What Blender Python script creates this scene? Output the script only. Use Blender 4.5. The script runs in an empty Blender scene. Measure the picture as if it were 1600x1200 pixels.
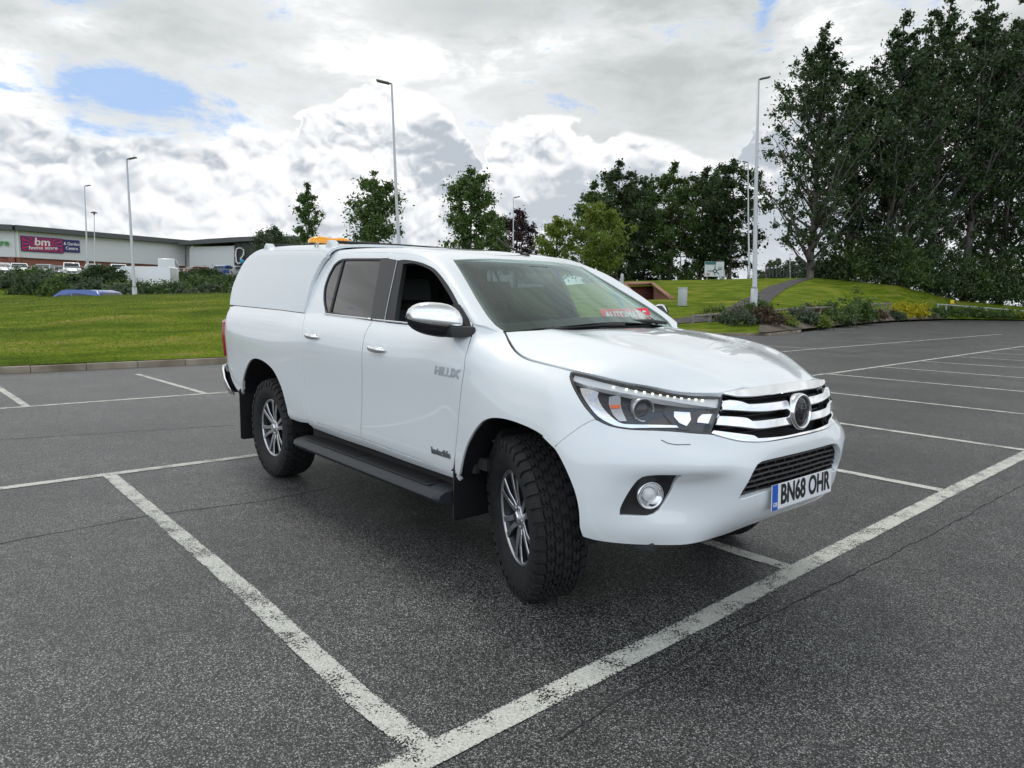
import bpy, bmesh, math, random
import numpy as np
from mathutils import Vector, Matrix, geometry, noise
from mathutils.bvhtree import BVHTree
R_ = math.radians
random.seed(7)
scene = bpy.context.scene
COL = scene.collection

# ------------------------------------------------------------------ camera
CAM = Vector((5.6135, -2.9885, 1.4449)); YAW, PITCH, ROLL, FPX = R_(140.318), R_(-6.6735), R_(0.5774), 1106.08
fwd = Vector((math.cos(PITCH)*math.cos(YAW), math.cos(PITCH)*math.sin(YAW), math.sin(PITCH)))
rt0 = Vector((math.sin(YAW), -math.cos(YAW), 0)); up0 = rt0.cross(fwd)
rgt = math.cos(ROLL)*rt0 + math.sin(ROLL)*up0; upv = -math.sin(ROLL)*rt0 + math.cos(ROLL)*up0
cam_d = bpy.data.cameras.new('camera'); cam = bpy.data.objects.new('camera', cam_d); COL.objects.link(cam)
cam.matrix_world = Matrix(((rgt.x, upv.x, -fwd.x, CAM.x), (rgt.y, upv.y, -fwd.y, CAM.y), (rgt.z, upv.z, -fwd.z, CAM.z), (0, 0, 0, 1)))
cam_d.sensor_width = 36; cam_d.lens = 36*FPX/1600; cam_d.clip_end = 6000; cam_d.clip_start = 0.05
scene.camera = cam
# ------------------------------------------------------------------ sun, sky
SUN_AZ, SUN_EL = R_(166), R_(61)
sun_dir = Vector((math.cos(SUN_EL)*math.cos(SUN_AZ), math.cos(SUN_EL)*math.sin(SUN_AZ), math.sin(SUN_EL)))
sd = bpy.data.lights.new('sun', 'SUN'); sd.energy = .75; sd.angle = R_(14); sd.color = (1, .96, .9)
so = bpy.data.objects.new('sun', sd); COL.objects.link(so); so.rotation_euler = (-sun_dir).to_track_quat('-Z', 'Y').to_euler()
scene.view_settings.view_transform = 'Standard'; scene.view_settings.look = 'None'
scene.view_settings.gamma = 1; scene.view_settings.exposure = 0.27
W = bpy.data.worlds.new("World"); scene.world = W; W.use_nodes = True
# ------------------------------------------------------------------ helpers
def at(u, v, d):
    """a point d metres ahead of where the photographer stood, in the direction of picture position (u, v)"""
    u = float(u); v = float(v); d = float(d)
    return CAM + d*(fwd + (u-800)/FPX*rgt - (v-600)/FPX*upv)
def on_ground(u, v, z=0.0):
    dr = fwd + (u-800)/FPX*rgt - (v-600)/FPX*upv
    return CAM + dr*((z-CAM.z)/dr.z)
def link(o, parent=None):
    COL.objects.link(o)
    if parent is not None: o.parent = parent
    return o
def mesh_obj(name, verts, faces, mat=None, parent=None, smooth=False, normals=None):
    me = bpy.data.meshes.new(name); me.from_pydata([tuple(v) for v in verts], [], [tuple(f) for f in faces])
    if mat is not None:
        for m in (mat if isinstance(mat, (list, tuple)) else [mat]): me.materials.append(m)
    if smooth: me.polygons.foreach_set('use_smooth', [True]*len(me.polygons))
    me.update()
    if normals is not None: me.normals_split_custom_set_from_vertices(normals)
    return link(bpy.data.objects.new(name, me), parent)
def empty(name, loc=(0, 0, 0), parent=None):
    o = bpy.data.objects.new(name, None); o.location = loc; return link(o, parent)
def tag(o, label=None, cat=None, group=None, kind=None):
    if label: o['label'] = label
    if cat: o['category'] = cat
    if group: o['group'] = group
    if kind: o['kind'] = kind
    return o
def mb_obj(name, bm, mat=None, parent=None, smooth=False, auto=None):
    me = bpy.data.meshes.new(name); bmesh.ops.recalc_face_normals(bm, faces=bm.faces); bm.to_mesh(me); bm.free()
    if mat is not None:
        for m in (mat if isinstance(mat, (list, tuple)) else [mat]): me.materials.append(m)
    if smooth or auto is not None:
        me.polygons.foreach_set('use_smooth', [True]*len(me.polygons))
        if auto is not None: me.set_sharp_from_angle(angle=R_(auto))
    return link(bpy.data.objects.new(name, me), parent)
def add_box(bm, c, s, rot=None, bevel=0.0, seg=2, mi=0):
    M = Matrix.Translation(c) @ (rot.to_4x4() if rot is not None else Matrix.Identity(4)) @ Matrix.Diagonal((s[0], s[1], s[2], 1))
    r = bmesh.ops.create_cube(bm, size=1.0, matrix=M)
    vs = r['verts']
    fs = {f for v in vs for f in v.link_faces}
    for f in fs: f.material_index = mi
    if bevel > 0:
        es = list({e for v in vs for e in v.link_edges})
        bmesh.ops.bevel(bm, geom=es, offset=bevel, segments=seg, affect='EDGES', profile=.6)
    return vs
def add_tube(bm, pts, rad, n=10, cap=True, mi=0):
    pts = [Vector(p) for p in pts]; rads = rad if isinstance(rad, (list, tuple)) else [rad]*len(pts)
    rings = []; prev = None
    for i, p in enumerate(pts):
        t = (pts[min(i+1, len(pts)-1)]-pts[max(i-1, 0)]).normalized()
        if prev is None:
            a = Vector((0, 0, 1)) if abs(t.z) < .9 else Vector((1, 0, 0))
            nrm = t.cross(a).normalized()
        else: nrm = (prev - t*prev.dot(t)).normalized()
        prev = nrm; b = t.cross(nrm)
        rings.append([bm.verts.new(p + rads[i]*(math.cos(2*math.pi*k/n)*nrm + math.sin(2*math.pi*k/n)*b)) for k in range(n)])
    for i in range(len(rings)-1):
        for k in range(n):
            f = bm.faces.new((rings[i][k], rings[i][(k+1) % n], rings[i+1][(k+1) % n], rings[i+1][k])); f.material_index = mi; f.smooth = True
    if cap and n > 2:
        bm.faces.new(rings[0][::-1]).material_index = mi; bm.faces.new(rings[-1]).material_index = mi
def add_prism(bm, poly, y0, y1, axis='y', mi=0):
    """poly: 2D outline, extruded along an axis"""
    def P(a, b, c): return {'y': (a, c, b), 'x': (c, a, b), 'z': (a, b, c)}[axis]
    A = [bm.verts.new(P(a, b, y0)) for a, b in poly]; B = [bm.verts.new(P(a, b, y1)) for a, b in poly]
    n = len(poly)
    fs = [bm.faces.new(A[::-1]), bm.faces.new(B)]
    for i in range(n): fs.append(bm.faces.new((A[i], A[(i+1) % n], B[(i+1) % n], B[i])))
    for f in fs: f.material_index = mi
def add_lathe(bm, prof, M=Matrix.Identity(4), n=48, mi=0, closed=False):
    """prof: list of (r, h) spun about local Z of M"""
    rings = []
    for r, h in prof:
        rings.append([bm.verts.new(M @ Vector((r*math.cos(2*math.pi*k/n), r*math.sin(2*math.pi*k/n), h))) for k in range(n)] if r > 1e-6
                     else [bm.verts.new(M @ Vector((0, 0, h)))])
    pairs = list(zip(rings[:-1], rings[1:]))
    if closed: pairs.append((rings[-1], rings[0]))
    for a, b in pairs:
        for k in range(n):
            if len(a) == 1 and len(b) == 1: continue
            if len(a) == 1: f = bm.faces.new((a[0], b[(k+1) % n], b[k]))
            elif len(b) == 1: f = bm.faces.new((a[k], a[(k+1) % n], b[0]))
            else: f = bm.faces.new((a[k], a[(k+1) % n], b[(k+1) % n], b[k]))
            f.material_index = mi; f.smooth = True
def noise3(p, s=1.0): return noise.noise(Vector(p)*s)
# ------------------------------------------------------------------ materials
def mat(name, col, rough=.5, metal=0.0, **k):
    m = bpy.data.materials.new(name); m.use_nodes = True; b = m.node_tree.nodes['Principled BSDF']
    b.inputs['Base Color'].default_value = (*col, 1); b.inputs['Roughness'].default_value = rough; b.inputs['Metallic'].default_value = metal
    for kk, v in k.items(): b.inputs[kk.replace('_', ' ')].default_value = v
    return m
def nd(m, t, **k):
    n = m.node_tree.nodes.new(t)
    for kk, v in k.items():
        if kk.startswith('i_'): n.inputs[kk[2:].replace('_', ' ')].default_value = v
        else: setattr(n, kk, v)
    return n
def lk(m, a, b): m.node_tree.links.new(a, b)
def bsdf(m): return m.node_tree.nodes['Principled BSDF']
def ramp(m, fac, stops, interp='LINEAR'):
    r = m.node_tree.nodes.new('ShaderNodeValToRGB'); r.color_ramp.interpolation = interp
    e = r.color_ramp.elements
    while len(e) < len(stops): e.new(.5)
    for x, (p, c) in zip(e, stops): x.position = p; x.color = (*c, 1) if len(c) == 3 else c
    lk(m, fac, r.inputs[0]); return r
def noisy(m, c1, c2, scale, detail=4, bump=0.0, lo=.35, hi=.65, rough=None, coord='Object', bscale=None, stretch=None):
    tc = nd(m, 'ShaderNodeTexCoord'); src = tc.outputs[coord]
    if stretch:
        mp = nd(m, 'ShaderNodeMapping'); mp.inputs['Scale'].default_value = stretch; lk(m, src, mp.inputs[0]); src = mp.outputs[0]
    n = nd(m, 'ShaderNodeTexNoise', i_Scale=scale, i_Detail=detail); lk(m, src, n.inputs['Vector'])
    r = ramp(m, n.outputs['Fac'], [(lo, c1), (hi, c2)]); lk(m, r.outputs[0], bsdf(m).inputs['Base Color'])
    if bump:
        n2 = n
        if bscale: n2 = nd(m, 'ShaderNodeTexNoise', i_Scale=bscale, i_Detail=3); lk(m, src, n2.inputs['Vector'])
        b = nd(m, 'ShaderNodeBump', i_Strength=bump, i_Distance=.02); lk(m, n2.outputs['Fac'], b.inputs['Height']); lk(m, b.outputs[0], bsdf(m).inputs['Normal'])
    return m
def glass(name, tint, refl=1.0, through=.85, rough=.02, tintr=(1, 1, 1)):
    """thin automotive glass: mirror reflection by angle, the rest passes straight through, tinted"""
    m = bpy.data.materials.new(name); m.use_nodes = True; nt = m.node_tree; nt.nodes.clear()
    o = nd(m, 'ShaderNodeOutputMaterial'); mix = nd(m, 'ShaderNodeMixShader'); tr = nd(m, 'ShaderNodeBsdfTransparent'); gl = nd(m, 'ShaderNodeBsdfGlossy')
    tr.inputs[0].default_value = (*[c*through for c in tint], 1); gl.inputs['Roughness'].default_value = rough; gl.inputs[0].default_value = (*tintr, 1)
    ge = nd(m, 'ShaderNodeNewGeometry'); dp = nd(m, 'ShaderNodeVectorMath', operation='DOT_PRODUCT'); lk(m, ge.outputs['Normal'], dp.inputs[0]); lk(m, ge.outputs['Incoming'], dp.inputs[1])
    ab = nd(m, 'ShaderNodeMath', operation='ABSOLUTE'); lk(m, dp.outputs['Value'], ab.inputs[0]); sb = nd(m, 'ShaderNodeMath', operation='SUBTRACT', use_clamp=True); sb.inputs[0].default_value = 1; lk(m, ab.outputs[0], sb.inputs[1])
    pw = nd(m, 'ShaderNodeMath', operation='POWER'); lk(m, sb.outputs[0], pw.inputs[0]); pw.inputs[1].default_value = 4.6
    mu = nd(m, 'ShaderNodeMath', operation='MULTIPLY_ADD', use_clamp=True); lk(m, pw.outputs[0], mu.inputs[0]); mu.inputs[1].default_value = .95*refl; mu.inputs[2].default_value = .06*refl
    lk(m, mu.outputs[0], mix.inputs[0]); lk(m, tr.outputs[0], mix.inputs[1]); lk(m, gl.outputs[0], mix.inputs[2]); lk(m, mix.outputs[0], o.inputs[0])
    return m
M_paint = mat('white_paint', (.82, .86, .87), .42, Coat_Weight=1.0, Coat_Roughness=.02, Coat_IOR=1.7)
M_paint2 = mat('white_paint_gelcoat', (.74, .78, .79), .42, Coat_Weight=.5, Coat_Roughness=.15)
M_bplas = mat('black_plastic', (.012, .012, .013), .5)
M_gplas = mat('grey_black_plastic', (.026, .029, .034), .5)
M_pillar = mat('pillar_black', (.022, .023, .026), .38); M_gloss = mat('gloss_black', (.012, .012, .014), .12)
M_chrome = mat('chrome', (.86, .87, .88), .06, 1.0)
M_badge = mat('bright_badge', (.62, .66, .70), .25, .35, Coat_Weight=1.0); M_badge2 = mat('badge_grey', (.20, .21, .22), .3, .5)
M_satin = mat('satin_silver', (.46, .47, .49), .22, 1.0)
M_rubber = mat('rubber', (.016, .016, .017), .75)
noisy(M_rubber, (.006, .006, .0065), (.014, .0138, .0135), 14, bump=.15, bscale=90)
M_alloy = mat('machined_alloy', (.55, .56, .58), .3, .9)
M_alloyd = mat('dark_alloy', (.035, .038, .043), .35, .6)
M_dark = mat('dark_void', (.006, .006, .006), .8)
M_under = mat('underbody', (.012, .012, .012), .8)
M_interior = mat('interior_trim', (.03, .03, .031), .75)
M_dash = mat('dash_trim', (.13, .14, .14), .7)
M_tint = glass('tinted_window', (.18, .21, .24), 1.35, .5)
M_wsg = glass('windscreen_glass', (.82, .97, .91), 1.4, .98, tintr=(.80, .94, .91))
M_lens = glass('lamp_lens', (1, 1, 1), .75, .97)
M_red = mat('red_lens', (.35, .01, .012), .15, Coat_Weight=1.0)
M_amberlens = mat('amber_lens', (1.0, .40, .002), .12, Coat_Weight=.6, Subsurface_Weight=.5, Subsurface_Scale=.05)
M_orange = mat('orange_reflector', (.75, .13, .02), .3)
M_yellow = mat('number_plate_white', (.82, .83, .84), .35)
M_blue = mat('plate_blue', (.01, .11, .55), .35)
M_black = mat('lettering_black', (.01, .01, .01), .4)
M_led = mat('led_lit', (.9, .9, .75), .3, Emission_Color=(1, 1, .8, 1), Emission_Strength=1.0)
M_drl = mat('light_guide', (.78, .80, .80), .18, Coat_Weight=1.0)
M_signred = mat('red_card', (.92, .025, .06), .5)
M_white = mat('white_matt', (.8, .8, .8), .5)
M_metalgrey = mat('galvanised', (.42, .44, .45), .5, .5)
# text as mesh
def text_mesh(s, size=1.0, extrude=.002, offset=0.0, xs=1.0, shear=0.0, align='CENTER'):
    c = bpy.data.curves.new('t', 'FONT'); c.body = s; c.size = size; c.extrude = extrude; c.offset = offset; c.align_x = align; c.align_y = 'CENTER'; c.shear = shear
    c.resolution_u = 4
    o = bpy.data.objects.new('t', c); COL.objects.link(o); bpy.context.view_layer.update()
    me = bpy.data.meshes.new_from_object(o.evaluated_get(bpy.context.evaluated_depsgraph_get()))
    bpy.data.objects.remove(o); bpy.data.curves.remove(c)
    for v in me.vertices: v.co.x *= xs
    return me
def text_obj(name, s, M, mat_, parent=None, **k):
    me = text_mesh(s, **k); me.materials.clear(); me.materials.append(mat_)
    me.transform(M); me.name = name
    return link(bpy.data.objects.new(name, me), parent)
def frame(o, x, y):
    """matrix with origin o, local x and y axes given (z = x cross y)"""
    o = Vector(o); x = Vector(x).normalized(); z = x.cross(Vector(y)).normalized(); y = z.cross(x)
    return Matrix(((x.x, y.x, z.x, o.x), (x.y, y.y, z.y, o.y), (x.z, y.z, z.z, o.z), (0, 0, 0, 1)))
# ------------------------------------------------------------------ sky: Nishita air seen through layers of cloud
def build_sky():
    nt = W.node_tree; N = nt.nodes; L = nt.links; bg = N['Background']; bg.inputs['Strength'].default_value = .1
    def new(t, **k):
        n = N.new(t)
        for a, b in k.items(): setattr(n, a, b)
        return n
    def val(x, sock):
        if isinstance(x, (int, float)): sock.default_value = x
        else: L.new(x, sock)
    def M(op, a, b=0.0, c=0.0, clamp=False):
        n = new('ShaderNodeMath', operation=op, use_clamp=clamp); val(a, n.inputs[0]); val(b, n.inputs[1]); val(c, n.inputs[2]); return n.outputs[0]
    def VD(v):
        n = new('ShaderNodeVectorMath', operation='DOT_PRODUCT'); L.new(tc, n.inputs[0]); n.inputs[1].default_value = v; return n.outputs['Value']
    def XY(x, y):
        n = new('ShaderNodeCombineXYZ'); val(x, n.inputs[0]); val(y, n.inputs[1]); return n.outputs[0]
    def noise_(vec, scale, detail=5, rough=.55, dist=0.0, out='Fac'):
        n = new('ShaderNodeTexNoise', noise_dimensions='2D'); L.new(vec, n.inputs['Vector']); n.inputs['Scale'].default_value = scale; n.inputs['Detail'].default_value = detail
        n.inputs['Roughness'].default_value = rough; n.inputs['Distortion'].default_value = dist; return n.outputs[out]
    def vor_(vec, scale, detail=3, rough=.55):
        n = new('ShaderNodeTexVoronoi', voronoi_dimensions='2D', feature='F1'); L.new(vec, n.inputs['Vector']); n.inputs['Scale'].default_value = scale
        n.inputs['Detail'].default_value = detail; n.inputs['Roughness'].default_value = rough; n.normalize = True; return n.outputs['Distance']
    def sm(x, a, b):
        n = new('ShaderNodeMapRange', interpolation_type='SMOOTHSTEP', clamp=True); val(x, n.inputs[0]); n.inputs[1].default_value = a; n.inputs[2].default_value = b; return n.outputs[0]
    def mixc(f, a, b):
        n = new('ShaderNodeMix', data_type='RGBA'); val(f, n.inputs[0])
        for x, s in ((a, n.inputs[6]), (b, n.inputs[7])):
            if isinstance(x, tuple): s.default_value = (*x, 1)
            else: L.new(x, s)
        return n.outputs[2]
    def rampc(fac, stops):
        r_ = new('ShaderNodeValToRGB'); e = r_.color_ramp.elements
        while len(e) < len(stops): e.new(.5)
        for x, (p, c) in zip(e, stops): x.position = p; x.color = (*[min(q, 1.0) for q in c], 1)
        L.new(fac, r_.inputs[0]); return r_.outputs[0]
    tc = new('ShaderNodeTexCoord').outputs['Generated']
    f = VD((math.cos(YAW), math.sin(YAW), 0)); r = VD((math.sin(YAW), -math.cos(YAW), 0)); z = VD((0, 0, 1))
    az = M('ARCTAN2', r, f); hz = M('SQRT', M('ADD', M('MULTIPLY', f, f), M('MULTIPLY', r, r))); el = M('ARCTAN2', z, hz)
    P2 = XY(M('MULTIPLY', az, 1.0), M('MULTIPLY', el, 2.6))
    sky = new('ShaderNodeTexSky', sky_type='NISHITA', sun_disc=False); sky.sun_elevation = SUN_EL; sky.sun_rotation = math.pi/2-SUN_AZ; sky.dust_density = 1.5
    def blob(a0, e0, wa, we):
        d = M('ADD', M('POWER', M('DIVIDE', M('SUBTRACT', az, a0), wa), 2), M('POWER', M('DIVIDE', M('SUBTRACT', el, e0), we), 2)); return M('EXPONENT', M('MULTIPLY', d, -1))
    def pe(u, v):
        d = fwd + (u-800)/FPX*rgt - (v-600)/FPX*upv; a_ = d.dot(rt0); b_ = d.x*math.cos(YAW)+d.y*math.sin(YAW)
        return math.atan2(a_, b_), math.atan2(d.z, math.hypot(a_, b_))
    def pb(u, v, wu, wv): a_, e_ = pe(u, v); k = 1/(1+((u-800)/FPX)**2); return blob(a_, e_, wu/FPX*k, wv/FPX*math.sqrt(k))
    # high grey sheet with brighter, torn streaks
    n1 = noise_(P2, 1.7, 4, .5, .2); n2 = noise_(P2, 8.5, 7, .64, .15)
    v = M('ADD', M('MULTIPLY', n1, .58), M('MULTIPLY', n2, .42))
    for u, v_, wu, wv, k in ((650, 95, 130, 22, .22), (820, 60, 170, 20, .12), (560, 105, 40, 20, .1), (720, 25, 110, 26, -.15), (1290, 70, 90, 90, .2), (950, 160, 300, 70, -.05), (130, 38, 60, 14, .16), (420, 60, 250, 40, -.04), (520, 25, 60, 20, .08), (15, 140, 50, 50, .2), (330, 20, 200, 20, -.03)):
        v = M('ADD', v, M('MULTIPLY', M('MULTIPLY', pb(u, v_, wu*1.25, wv*1.3), k), M('MULTIPLY_ADD', n2, 3.2, -.75)))
    sheet = rampc(v, [(.30, (.46, .485, .49)), (.42, (.60, .625, .63)), (.52, (.70, .72, .725)), (.62, (.88, .89, .89)), (.72, (1, 1, 1))])
    # holes of blue
    hole = M('ADD', pb(225, 155, 195, 50), M('MULTIPLY', pb(1195, 25, 28, 55), .75)); hole = M('ADD', hole, M('MULTIPLY', pb(1400, 20, 60, 40), .5))
    hole = M('ADD', hole, M('MULTIPLY', M('SUBTRACT', n2, .5), 3.0)); hole = sm(hole, .30, .95)
    back = M('MULTIPLY', sm(f, .25, -.35), sm(n1, .46, .58)); hole = M('MAXIMUM', hole, M('MULTIPLY', back, .62))
    col = mixc(M('MULTIPLY', hole, .92), mul(new, L, sheet, 10.0), mixc(.65, sky.outputs[0], (2.9, 4.7, 8.0)))
    bk = new('ShaderNodeVectorMath', operation='SCALE'); L.new(col, bk.inputs[0]); L.new(M('MULTIPLY_ADD', sm(f, .3, -.6),  .72, 1.0), bk.inputs['Scale']); col = bk.outputs[0]   # out-of-view cloud facing the sun, brightened to light the truck's side
    # heaped cumulus banks, hard bright edges over grey-blue bodies
    def bank(col, pts, ox, amp, vs, soft, lit, dark, contrast, fade):
        rc = new('ShaderNodeValToRGB'); rc.color_ramp.interpolation = 'EASE'; ee = rc.color_ramp.elements
        while len(ee) < len(pts): ee.new(.5)
        for el_, (a, h) in zip(ee, pts): el_.position = a*.5+.5; el_.color = (h, h, h, 1)
        base = XY(M('ADD', az, ox), M('MULTIPLY', el, 1.25))
        w = noise_(base, vs*.8, 3, .5, 0, 'Color')
        wn = new('ShaderNodeVectorMath', operation='MULTIPLY_ADD'); L.new(w, wn.inputs[0]); wn.inputs[1].default_value = (.05, .05, 0); L.new(base, wn.inputs[2]); q = wn.outputs[0]
        up = new('ShaderNodeVectorMath', operation='ADD'); L.new(q, up.inputs[0]); up.inputs[1].default_value = (.004, .0125, 0)
        v1 = vor_(q, vs); v2 = vor_(up.outputs[0], vs)
        big = noise_(base, vs*.36, 6, .52); low = noise_(base, vs*.16, 1, .5)
        azw = M('ADD', az, M('ADD', M('MULTIPLY', M('SUBTRACT', big, .5), .16), M('MULTIPLY', M('SUBTRACT', .4, v1), .05))); L.new(M('MULTIPLY_ADD', azw, .5, .5), rc.inputs[0])
        h = M('ADD', rc.outputs[0], M('ADD', M('MULTIPLY', M('SUBTRACT', big, .5), amp), M('MULTIPLY', M('SUBTRACT', .45, v1), amp*.55)))
        d = M('SUBTRACT', h, el); m = sm(d, 0, soft)
        relief = M('MULTIPLY', M('SUBTRACT', v2, v1), contrast)                       # lit from above and behind
        sh = M('ADD', M('ADD', relief, M('ADD', M('MULTIPLY', M('SUBTRACT', big, .5), 1.5), M('MULTIPLY', M('SUBTRACT', low, .5), .5))), .43)
        sh = M('ADD', sh, M('MULTIPLY', sm(d, .022, .0), .42)); sh = M('SUBTRACT', sh, M('MULTIPLY', sm(d, .01, .08), .10))
        c = rampc(sh, [(.18, dark), (.48, tuple(dark[i]*.45+lit[i]*.55 for i in range(3))), (.80, lit)])
        return mixc(M('MULTIPLY', m, fade), col, mul(new, L, c, 10.0))
    ff = sm(f, -.3, .2)
    A = [(-.95, .20), (-.75, .26)]+[pe(*q) for q in ((-60, 150), (0, 160), (45, 185), (110, 205), (200, 200), (290, 215), (380, 205), (470, 205), (485, 165), (540, 165), (575, 140), (620, 130), (660, 140), (700, 170), (725, 215), (740, 262), (775, 215), (810, 190), (850, 178), (900, 180), (928, 220), (980, 205), (1040, 218), (1095, 240), (1128, 262), (1140, 190), (1200, 180), (1300, 150))]+[(.7, .22), (.95, .2)]
    col = bank(col, A, 3.1, .040, 15.0, .011, (1, 1, 1), (.43, .47, .52), 1.9, ff)
    B = [(-.95, .17), (-.75, .17)]+[pe(*q) for q in ((0, 262), (120, 250), (230, 232), (330, 265), (440, 250), (520, 310), (620, 300), (720, 300), (790, 262), (870, 240), (930, 250), (1000, 232), (1090, 252), (1180, 262), (1300, 230))]+[(.7, .14), (.95, .14)]
    col = bank(col, B, 9.4, .05, 13.0, .014, (1, 1, 1), (.47, .51, .56), 1.8, ff)
    haze = M('MULTIPLY', sm(el, .11, .0), .62); col = mixc(haze, col, (7.2, 7.6, 7.8))
    zn = new('ShaderNodeVectorMath', operation='SCALE'); L.new(col, zn.inputs[0]); L.new(M('MULTIPLY_ADD', sm(el, .55, 1.2), -.50, 1.0), zn.inputs['Scale']); col = zn.outputs[0]   # out-of-view cloud overhead, greyed to lower the light on the bonnet
    # glow of the veiled sun overhead
    sdv = VD(tuple(sun_dir)); g = M('POWER', M('MAXIMUM', sdv, 0.0), 14.0)
    gl = new('ShaderNodeVectorMath', operation='SCALE'); gl.inputs[0].default_value = (4.2, 4.0, 3.8); L.new(g, gl.inputs['Scale'])
    ad = new('ShaderNodeVectorMath', operation='ADD'); L.new(col, ad.inputs[0]); L.new(gl.outputs[0], ad.inputs[1])
    L.new(mixc(sm(el, -.02, .0), (1.2, 1.2, 1.1), ad.outputs[0]), bg.inputs['Color'])
def mul(new, L, c, k):
    n = new('ShaderNodeVectorMath', operation='SCALE'); L.new(c, n.inputs[0]); n.inputs['Scale'].default_value = k; return n.outputs[0]
build_sky()
W.cycles.sampling_method = 'MANUAL'; W.cycles.sample_map_resolution = 256
# ------------------------------------------------------------------ smooth master surfaces of the pickup
def hermite(P, t, tt):
    """P: (n, ...) points at knots t, sampled at tt (finite-difference tangents)"""
    n = len(t); d = np.zeros_like(P)
    s = [(P[i+1]-P[i])/(t[i+1]-t[i]) for i in range(n-1)]
    d[0] = s[0]; d[-1] = s[-1]
    for i in range(1, n-1):
        h0, h1 = t[i]-t[i-1], t[i+1]-t[i]
        d[i] = (s[i-1]*h1 + s[i]*h0)/(h0+h1)
    out = []
    for x in tt:
        i = min(max(int(np.searchsorted(t, x, 'right'))-1, 0), n-2)
        h = t[i+1]-t[i]; a = (x-t[i])/h
        out.append((2*a**3-3*a**2+1)*P[i] + (a**3-2*a**2+a)*h*d[i] + (-2*a**3+3*a**2)*P[i+1] + (a**3-a**2)*h*d[i+1])
    return np.array(out)
class Surf:
    """a smooth patch through a net of control points; regions cut from it become the body panels"""
    def __init__(self, net, step=.025, smooth=2, flip=False):
        net = np.array(net, float)
        def knots(a):
            L = np.linalg.norm(np.diff(a, axis=0), axis=-1)
            L = L.mean(axis=1) if L.ndim > 1 else L
            return np.concatenate([[0], np.cumsum(np.maximum(L, 1e-3))])
        tu, tv = knots(net), knots(net.transpose(1, 0, 2))
        nu, nv = max(int(tu[-1]/step), 4), max(int(tv[-1]/step), 4)
        A = hermite(net, tu, np.linspace(0, tu[-1], nu+1))
        G = hermite(A.transpose(1, 0, 2), tv, np.linspace(0, tv[-1], nv+1)).transpose(1, 0, 2)
        for _ in range(smooth):
            H = G.copy()
            H[1:-1, 1:-1] = .5*G[1:-1, 1:-1] + .125*(G[2:, 1:-1]+G[:-2, 1:-1]+G[1:-1, 2:]+G[1:-1, :-2])
            G = H
        self.G = G; self.nu, self.nv = nu, nv
        du = np.gradient(G, axis=0); dv = np.gradient(G, axis=1)
        N = np.cross(du, dv); N /= np.maximum(np.linalg.norm(N, axis=-1, keepdims=True), 1e-9)
        self.N = -N if flip else N
        self.index()
    def offset(self, d):
        o = Surf.__new__(Surf); o.nu, o.nv = self.nu, self.nv; o.N = self.N; o.G = self.G+self.N*d; o.index(); return o
    def index(self):
        G, nu, nv = self.G, self.nu, self.nv
        V = [Vector(p) for p in G.reshape(-1, 3)]; w = nv+1
        T = []
        for i in range(nu):
            for j in range(nv):
                a = i*w+j; T += [(a, a+w, a+w+1), (a, a+w+1, a+1)]
        self.bvh = BVHTree.FromPolygons(V, T); self.V = V; self.T = T
    def uv(self, p):
        q, n, idx, d = self.bvh.find_nearest(Vector(p)); return self.uv_of(q, idx)
    def uv_of(self, q, idx):
        c, k = divmod(idx, 2); i, j = divmod(c, self.nv)
        a, b, c3 = [self.V[x] for x in self.T[idx]]
        w = geometry_bary(q, a, b, c3)
        cs = ((0, 0), (1, 0), (1, 1)) if k == 0 else ((0, 0), (1, 1), (0, 1))
        return (i+sum(w[m]*cs[m][0] for m in range(3)), j+sum(w[m]*cs[m][1] for m in range(3)))
    def ev(self, u, v, what=None):
        F = self.G if what is None else what
        u = min(max(u, 0), self.nu-1e-6); v = min(max(v, 0), self.nv-1e-6)
        i, j = int(u), int(v); a, b = u-i, v-j
        return (1-a)*(1-b)*F[i, j]+a*(1-b)*F[i+1, j]+(1-a)*b*F[i, j+1]+a*b*F[i+1, j+1]
    def nor(self, u, v):
        n = self.ev(u, v, self.N); return n/np.linalg.norm(n)
def geometry_bary(p, a, b, c):
    v0, v1, v2 = b-a, c-a, p-a
    d00, d01, d11, d20, d21 = v0.dot(v0), v0.dot(v1), v1.dot(v1), v2.dot(v0), v2.dot(v1)
    den = d00*d11-d01*d01
    if abs(den) < 1e-14: return (1, 0, 0)
    v = (d11*d20-d01*d21)/den; w = (d00*d21-d01*d20)/den
    return (1-v-w, v, w)
def spl(pts, corner=40, step=.02):
    """smooth a closed 3D outline, keeping corners sharper than `corner` degrees; resampled"""
    P = [Vector(p) for p in pts]; n = len(P); out = []
    sharp = []
    for i in range(n):
        a = (P[i]-P[i-1]); b = (P[(i+1) % n]-P[i])
        sharp.append(a.angle(b, 0) > R_(corner))
    for i in range(n):
        p0, p1, p2, p3 = P[i-1], P[i], P[(i+1) % n], P[(i+2) % n]
        L = (p2-p1).length; m = max(1, int(L/step))
        t1 = (p2-p1) if sharp[i] else (p2-p0)*.5*min(1, 2*L/max((p1-p0).length+L, 1e-6))
        t2 = (p2-p1) if sharp[(i+1) % n] else (p3-p1)*.5*min(1, 2*L/max((p3-p2).length+L, 1e-6))
        for k in range(m):
            a = k/m
            out.append((2*a**3-3*a**2+1)*p1 + (a**3-2*a**2+a)*t1 + (-2*a**3+3*a**2)*p2 + (a**3-a**2)*t2)
    return out
def inside(poly, x, y):
    c = False; j = len(poly)-1
    for i in range(len(poly)):
        xi, yi = poly[i]; xj, yj = poly[j]
        if (yi > y) != (yj > y) and x < (xj-xi)*(y-yi)/(yj-yi)+xi: c = not c
        j = i
    return c
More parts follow.
